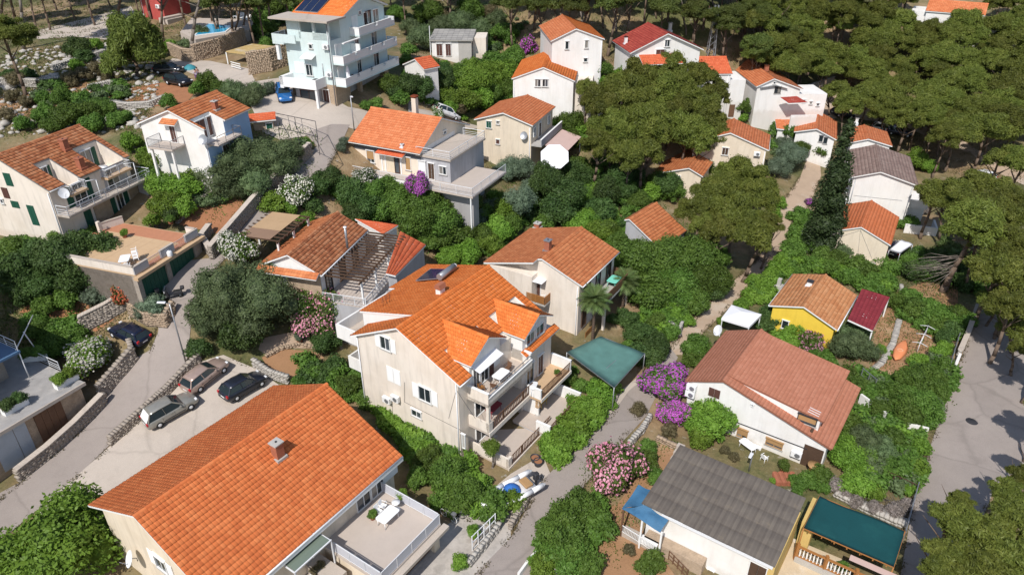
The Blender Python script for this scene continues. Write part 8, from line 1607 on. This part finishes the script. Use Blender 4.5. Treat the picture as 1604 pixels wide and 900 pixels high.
palm('palm tree with shaggy crown standing through the green net canopy', 928, 532, 4.6, 1.05, 54); palm('palm tree behind the balcony of the pale house', 975, 482, 3.2, 1.0); palm('small bright palm in the garden left of the dusty path', 1052, 492, .8, .6, 26); palm('low palm in the shade right of the leaning pine', 1498, 420, 1.0, 1.1, 30); palm('palm like plant on the slope below the weathered house', 995, 440, 1.0, .8, 26)
# agave by the lower garden
g = G(152, 478); t = thing('agave_plant', 'spiky blue grey agave in the red soil bed', 'plant', tuple(g))
for i in range(16): a = i*2.4; e = .5+.6*(i/16); MB().prism([(0, 0, .05), (.3*math.cos(a)-.08*math.sin(a), .3*math.sin(a)+.08*math.cos(a), .3*e), (.75*math.cos(a), .75*math.sin(a), .75*e), (.3*math.cos(a)+.08*math.sin(a), .3*math.sin(a)-.08*math.cos(a), .3*e)], (0, 0, .03)).build('leaf', LEAF['silver'], t)
# planter fillings
for t, l, hh_, lf, b in LEAFJOBS:
    me, fm, R = get_crown('leafy', .6, lf, 1); 
    for k in range(2): put('foliage', me, t, (-l*.22+l*.44*k, 0, hh_+b*.35), k*2, b/R*1.15)
# brush of dead twigs behind the pergola
m = MB(); rg = random.Random(9); g0 = G(1360, 790); t = thing('brush_pile', 'grey pile of dead branches behind the teal pergola', 'brush pile', tuple(g0))
for k in range(150): u = rg.uniform(-1, 1); p = np.array(G(1365+60*u, 783+22*u+rg.uniform(-8, 8)))-g0; a = rg.uniform(0, 6.28); s = Vector(p)+Vector((0, 0, rg.uniform(0, .3))); e = s+Vector((math.cos(a)*rg.uniform(.5, 1.3), math.sin(a)*rg.uniform(.5, 1.3), rg.uniform(.1, .9))); m.tube(s, e, .022, .008, 3)
m.build('twigs', bark_g, t, kind='stuff')
m = MB(); g0 = G(1195, 398); t = thing('brush_pile', 'brown heap of cut branches beside the dusty path under the pines', 'brush pile', tuple(g0))
for k in range(120): p = np.array(G(1195+rg.uniform(-22, 22), 402+rg.uniform(-12, 12)))-g0; a = rg.uniform(0, 6.28); s = Vector(p)+Vector((0, 0, rg.uniform(0, .3))); e = s+Vector((math.cos(a)*1.0, math.sin(a)*1.0, rg.uniform(.1, .6))); m.tube(s, e, .025, .01, 3)
m.build('twigs', bark, t, kind='stuff')
for t, lf, s_ in POTS: me, fm, R = get_crown('leafy', .6, lf, 2); put('foliage', me, t, (0, 0, .48*s_), s_*7, .34*s_/R)
# ground cover: low weeds and dry grass tufts, loose rocks on the scrub slope
def cover(name, polys, n, size, mat, seed, hz=.12, asp=.4):
    rg = np.random.default_rng(seed); C = []
    for poly, k in polys:
        x0, x1 = min(p[0] for p in poly), max(p[0] for p in poly); y0, y1 = min(p[1] for p in poly), max(p[1] for p in poly); d = 0
        A_ = [G(x0, y1), G(x1, y1), G(x1, y0), G(x0, y0)]; wx = [min(a[0] for a in A_), max(a[0] for a in A_)]; wy = [min(a[1] for a in A_), max(a[1] for a in A_)]; wp = [tuple(G(*p)[:2]) for p in poly]
        nn = 0
        while nn < k:
            cx, cy = rg.uniform(*wx), rg.uniform(*wy)
            if inside(cx, cy, wp):
                q = rg.normal(0, .35, (14, 2))+[cx, cy]; C.append(np.column_stack([q, tz(q[:, 0], q[:, 1])+rg.uniform(.03, hz, 14)])); nn += 1
            d += 1
            if d > 40*k: break
    C = np.concatenate(C); V, F = leaves(C, np.tile([0, 0, 1.0], (len(C), 1)), size, asp, rg, True, .5); return tag(put(name, raw_mesh(name, V, F, mat)), {'weeds': 'green weeds and low ground cover between the shrubs', 'dry_grass': 'dry yellow grass tufts on the bare ground'}[name], name.replace('_', ' '), None, 'stuff')
SC_ = [(0,85),(230,60),(250,130),(230,200),(0,215)]; MID = [(500,300),(800,240),(1000,250),(1100,330),(1000,470),(700,420),(520,330)]; RT = [(1180,440),(1330,380),(1500,430),(1480,640),(1320,760),(1330,560)]; LF = [(0,380),(200,390),(260,470),(130,540),(0,560)]; TP = [(0,0),(440,0),(440,60),(230,70),(0,80)]; TR = [(640,0),(1200,0),(1270,120),(1000,120),(800,170),(640,120)]; SM = [(930,700),(1070,690),(1010,800),(960,900),(850,900)]; UP_ = [(200,200),(500,210),(480,330),(330,350),(200,260)]
cover('weeds', [(SC_, 900), (MID, 1200), (RT, 800), (LF, 500), (TR, 900), (SM, 160), (UP_, 500), (TP, 500)], 0, .22, LEAF['green'], 1)
cover('dry_grass', [(SC_, 900), (TP, 700), (TR, 700), (LF, 250), (MID, 300), (RT, 250), ([(1330,180),(1604,190),(1604,300),(1450,260)], 250), ([(1420,430),(1520,430),(1510,490),(1480,500)], 60)], 0, .25, LEAF['scrub'], 2)
rg = np.random.default_rng(8); C = []
for line in ([(985,640),(1000,655),(935,735),(882,806),(845,880)], [(965,642),(912,692),(850,752),(800,842),(745,905)], [(1405,920),(1428,800),(1460,690),(1482,630),(1506,560),(1524,498)], [(1590,770),(1560,760),(1500,905)], [(-20,800),(32,757),(120,683),(165,628)], [(70,792),(172,700),(262,616),(292,572)], [(300,500),(312,455),(340,420),(372,385),(440,330),(500,292),(535,225)], [(1042,556),(1098,490),(1132,456),(1184,410),(1224,322),(1254,276)], [(1076,556),(1102,520),(1182,442),(1216,412),(1264,330),(1286,276)], [(598,930),(690,832),(735,815)], [(402,578),(350,556),(300,572)], [(1262,614),(1290,640)], [(212,566),(236,548),(250,492)]):
    pts = [np.array(G(*p)) for p in line]
    for a_, b_ in zip(pts[:-1], pts[1:]):
        n_ = max(2, int(np.linalg.norm(b_-a_)*9)); u_ = rg.random(n_)[:, None]; q_ = a_[:2]*(1-u_)+b_[:2]*u_; kp = np.sin(q_[:, 0]*1.7)+np.sin(q_[:, 1]*2.3) > -.5; q_ = q_[kp]; q_ = np.repeat(q_, 5, 0)+rg.normal(0, .16, (len(q_)*5, 2)); C.append(np.column_stack([q_, tz(q_[:, 0], q_[:, 1])+.05+rg.uniform(.0, .12, len(q_))]))
C = np.concatenate(C); V, F = leaves(C, np.tile([0, 0, 1.0], (len(C), 1)), .17, .4, rg, True, .6); tag(put('verge_weeds', raw_mesh('verge_weeds', V, F, LEAF['scrub'])), 'half dry weeds and grit growing along the road edges', 'weeds', None, 'stuff')
rg = np.random.default_rng(5); V = []; F = []; iv, if_ = ico(1); wp = [tuple(G(*p)[:2]) for p in SC_]; nn = 0
while nn < 900:
    x, y = rg.uniform(-85, -40), rg.uniform(80, 125)
    if not inside(x, y, wp): continue
    r = rg.uniform(.12, .5)*(1 if rg.random() < .9 else 2); v = iv*r*np.array([1, 1, .55])*rg.uniform(.6, 1.25, (len(iv), 1)); F.append(if_+sum(len(q) for q in V)); V.append(v+[x, y, tzf(x, y)+r*.1]); nn += 1
tag(put('loose_rocks', raw_mesh('loose_rocks', np.concatenate(V), np.concatenate(F), stone_p)), 'pale loose rocks strewn over the scrub slope', 'rocks', None, 'stuff')

# the smallest shrubs beyond what can be told apart, and low filler scrub, joined into one mass
SH = sorted([p for p in PLANTS if p[0].type == 'MESH' and not p[3]], key=lambda p: -p[6]*FOC/depth(p[0].location))
small = SH[250:]; acc = {}
def absorb(me, M, leaf):
    n = len(me.vertices); v = np.empty(n*3, np.float32); me.vertices.foreach_get('co', v); v = v.reshape(-1, 3)@M[:3, :3].T+M[:3, 3]; q = [list(p.vertices) for p in me.polygons]
    f = np.array([r if len(r) == 4 else r+[r[2]] for r in q], np.int32); a = acc.setdefault(leaf, [[], [], 0]); a[0].append(v); a[1].append(f+a[2]); a[2] += n
def mat_of(x, y, z, s, sz, rz): c, n = math.cos(rz)*s, math.sin(rz)*s; return np.array([[c, -n, 0, x], [n, c, 0, y], [0, 0, s*sz, z], [0, 0, 0, 1]])
for p in small:
    o = p[0]; absorb(o.data, mat_of(*o.location, o.scale[0], o.scale[2]/o.scale[0], o.rotation_euler[2]), p[2]); PLANTS.remove(p); bpy.data.objects.remove(o)
FILL = {}
for lf in ('green', 'dark', 'bright', 'olive'): FILL[lf] = [crown_mesh('fill', .9, 'leafy', 60+i, LEAF[lf], 420, .24, .6)[0] for i in range(2)]
rgf = random.Random(11)
for poly, n, mixd in FILLS:
    x0, x1 = min(p[0] for p in poly), max(p[0] for p in poly); y0, y1 = min(p[1] for p in poly), max(p[1] for p in poly); k = 0
    while k < n:
        x, y = rgf.uniform(x0, x1), rgf.uniform(y0, y1)
        if not inside(x, y, poly): continue
        lf = rgf.choice(mixd); g = G(x, y); s = rgf.uniform(.5, 1.25); absorb(FILL[lf][k % 2], mat_of(g[0], g[1], g[2]+.45*s, s, rgf.uniform(.7, 1.1), rgf.uniform(0, 6.28)), lf); k += 1
for lf, (v, f, n) in acc.items():
    F_ = np.concatenate(f); V_ = np.concatenate(v); tri = F_[:, 3] == F_[:, 2]
    me = bpy.data.meshes.new('undergrowth'); me.vertices.add(len(V_)); me.vertices.foreach_set('co', V_.ravel()); Q, T_ = F_[~tri], F_[tri][:, :3]; me.loops.add(len(Q)*4+len(T_)*3); me.loops.foreach_set('vertex_index', np.concatenate([Q.ravel(), T_.ravel()])); me.polygons.add(len(Q)+len(T_)); me.polygons.foreach_set('loop_start', np.concatenate([np.arange(len(Q))*4, len(Q)*4+np.arange(len(T_))*3]).astype(np.int32)); me.polygons.foreach_set('loop_total', np.concatenate([np.full(len(Q), 4), np.full(len(T_), 3)]).astype(np.int32)); me.materials.append(LEAF[lf]); me.update(); me.validate()
    tag(put('undergrowth', me), {'green': 'mid green low undergrowth filling the gaps between gardens', 'dark': 'dark green low undergrowth filling the gaps between gardens', 'bright': 'bright green low growth in hedges and gardens', 'olive': 'grey green low scrub between the shrubs'}.get(lf, 'dry and silvery low scrub, '+lf+' toned, between the shrubs'), 'undergrowth', None, 'stuff')

# ------------------------------------------------------------------ labels that single plants out
MARKS = [('the big orange roof at the bottom left',400,740),('the stacked balconies of the tall central house',800,640),('the tall central house gable',600,600),('the boat',800,750),('the pergola terrace',570,420),('the long balcony house',660,230),('the beige house with the rose awning',800,200),('the pale blue apartment block',530,90),('the small white and blue house',310,190),('the green shuttered house',90,250),('the garage terrace',250,380),('the navy blue car',210,520),('the three parked cars',310,610),('the street lamp by the road',280,530),('the bottom left corner',40,880),('the swimming pool',330,45),('the red dirt lot',230,150),('the dry stone walls',90,120),('the red house',240,10),('the green net canopy',950,560),('the pale house with the palm',900,430),('the old sunken orange roof',1030,345),('the small cream house among pines',1080,250),('the dark red metal roof',1040,70),('the upper white twin houses',880,90),('the old grey sheet roof',715,60),('the white house near the forest edge',1220,140),('the beige house with air conditioner',1170,215),('the tall cypress',1300,290),('the grey brown roof',1380,250),('the small beige gable house',1355,360),('the leaning pine',1490,400),('the yellow cottage',1280,480),('the maroon lean-to roof',1365,485),('the orange kayak',1410,545),('the salmon roof',1220,600),('the grey felt roof',1130,790),('the teal pergola',1340,830),('the magenta bougainvillea',1040,610),('the dusty path',1160,460),('the lower lane',880,770),('the right hand street',1500,650),('the bottom right corner',1560,880),('the right edge of the picture',1600,420),('the upper right forest road',1320,150),('the top right white house',1500,20),('the power pylon',1115,60),('the curved gravel bed',450,560),('the white gazebo',1160,490),('the upper lane wall',430,290),('the blue paved terrace',50,580),('the courtyard',450,190),('the top edge above the apartment block',560,0),('the pink oleander by the lane',965,745)]
LW = {'bright': 'bright green', 'green': 'mid green', 'dark': 'dark green', 'olive': 'grey green', 'silver': 'silvery green', 'scrub': 'dry straw coloured', 'dry': 'leafless grey', 'palm': 'yellow green spiky', 'cypress': 'very dark', 'pine': 'olive green', 'conifer': 'light green', 'pined': 'dark olive'}
def where(dx, dy): return ('left of' if dx < 0 else 'right of') if abs(dx) > abs(dy)*1.2 else ('above' if dy < 0 else 'below')
cand = []
for t, kind, leaf, fl, px, py, rm, lab in PLANTS:
    noun = ('pine' if kind == 'pine' else ('tree' if t.children and t.type == 'EMPTY' else 'shrub')); c = LW[leaf]+(' '+fl+' flowering' if fl else ''); near = sorted(MARKS, key=lambda m: (m[1]-px)**2+(m[2]-py)**2)[:4]; opts = []
    szw = ['small', 'mid sized', 'large'][(rm > (2.6 if kind == 'pine' else 1.2))+(rm > (3.2 if kind == 'pine' else 2.2))]
    for m in near[:3]: opts.append(f"{szw} {c} {noun} just {where(px-m[1], py-m[2])} {m[0]}")
    for i in range(3):
        for j in range(i+1, 4): opts.append(f"{szw} {c} {noun} {where(px-near[i][1], py-near[i][2])} {near[i][0]}, towards {near[j][0]}".replace(' the ', ' '))
    opts = [' '.join(o.split()[:16]) if len(o.split()) > 16 else o for o in opts]; opts = [o for o in opts if len(o.split()) < 16] or opts
    if lab: opts = [lab]
    cand.append((t, opts))
used = {}
for t, opts in cand:
    pick = next((o for o in opts if o not in used), None)
    if pick is None: pick = opts[0]
    used.setdefault(pick, []).append(t); t['label'] = pick
for lab, ts in used.items():
    if len(ts) > 1:
        for t in ts: t['group'] = 'lookalike plants: '+lab
print('plants', len(PLANTS), 'shared labels', sum(len(v) for v in used.values() if len(v) > 1), 'objects', len(bpy.data.objects), 'tris', sum(len(m.polygons) for m in bpy.data.meshes)*2)
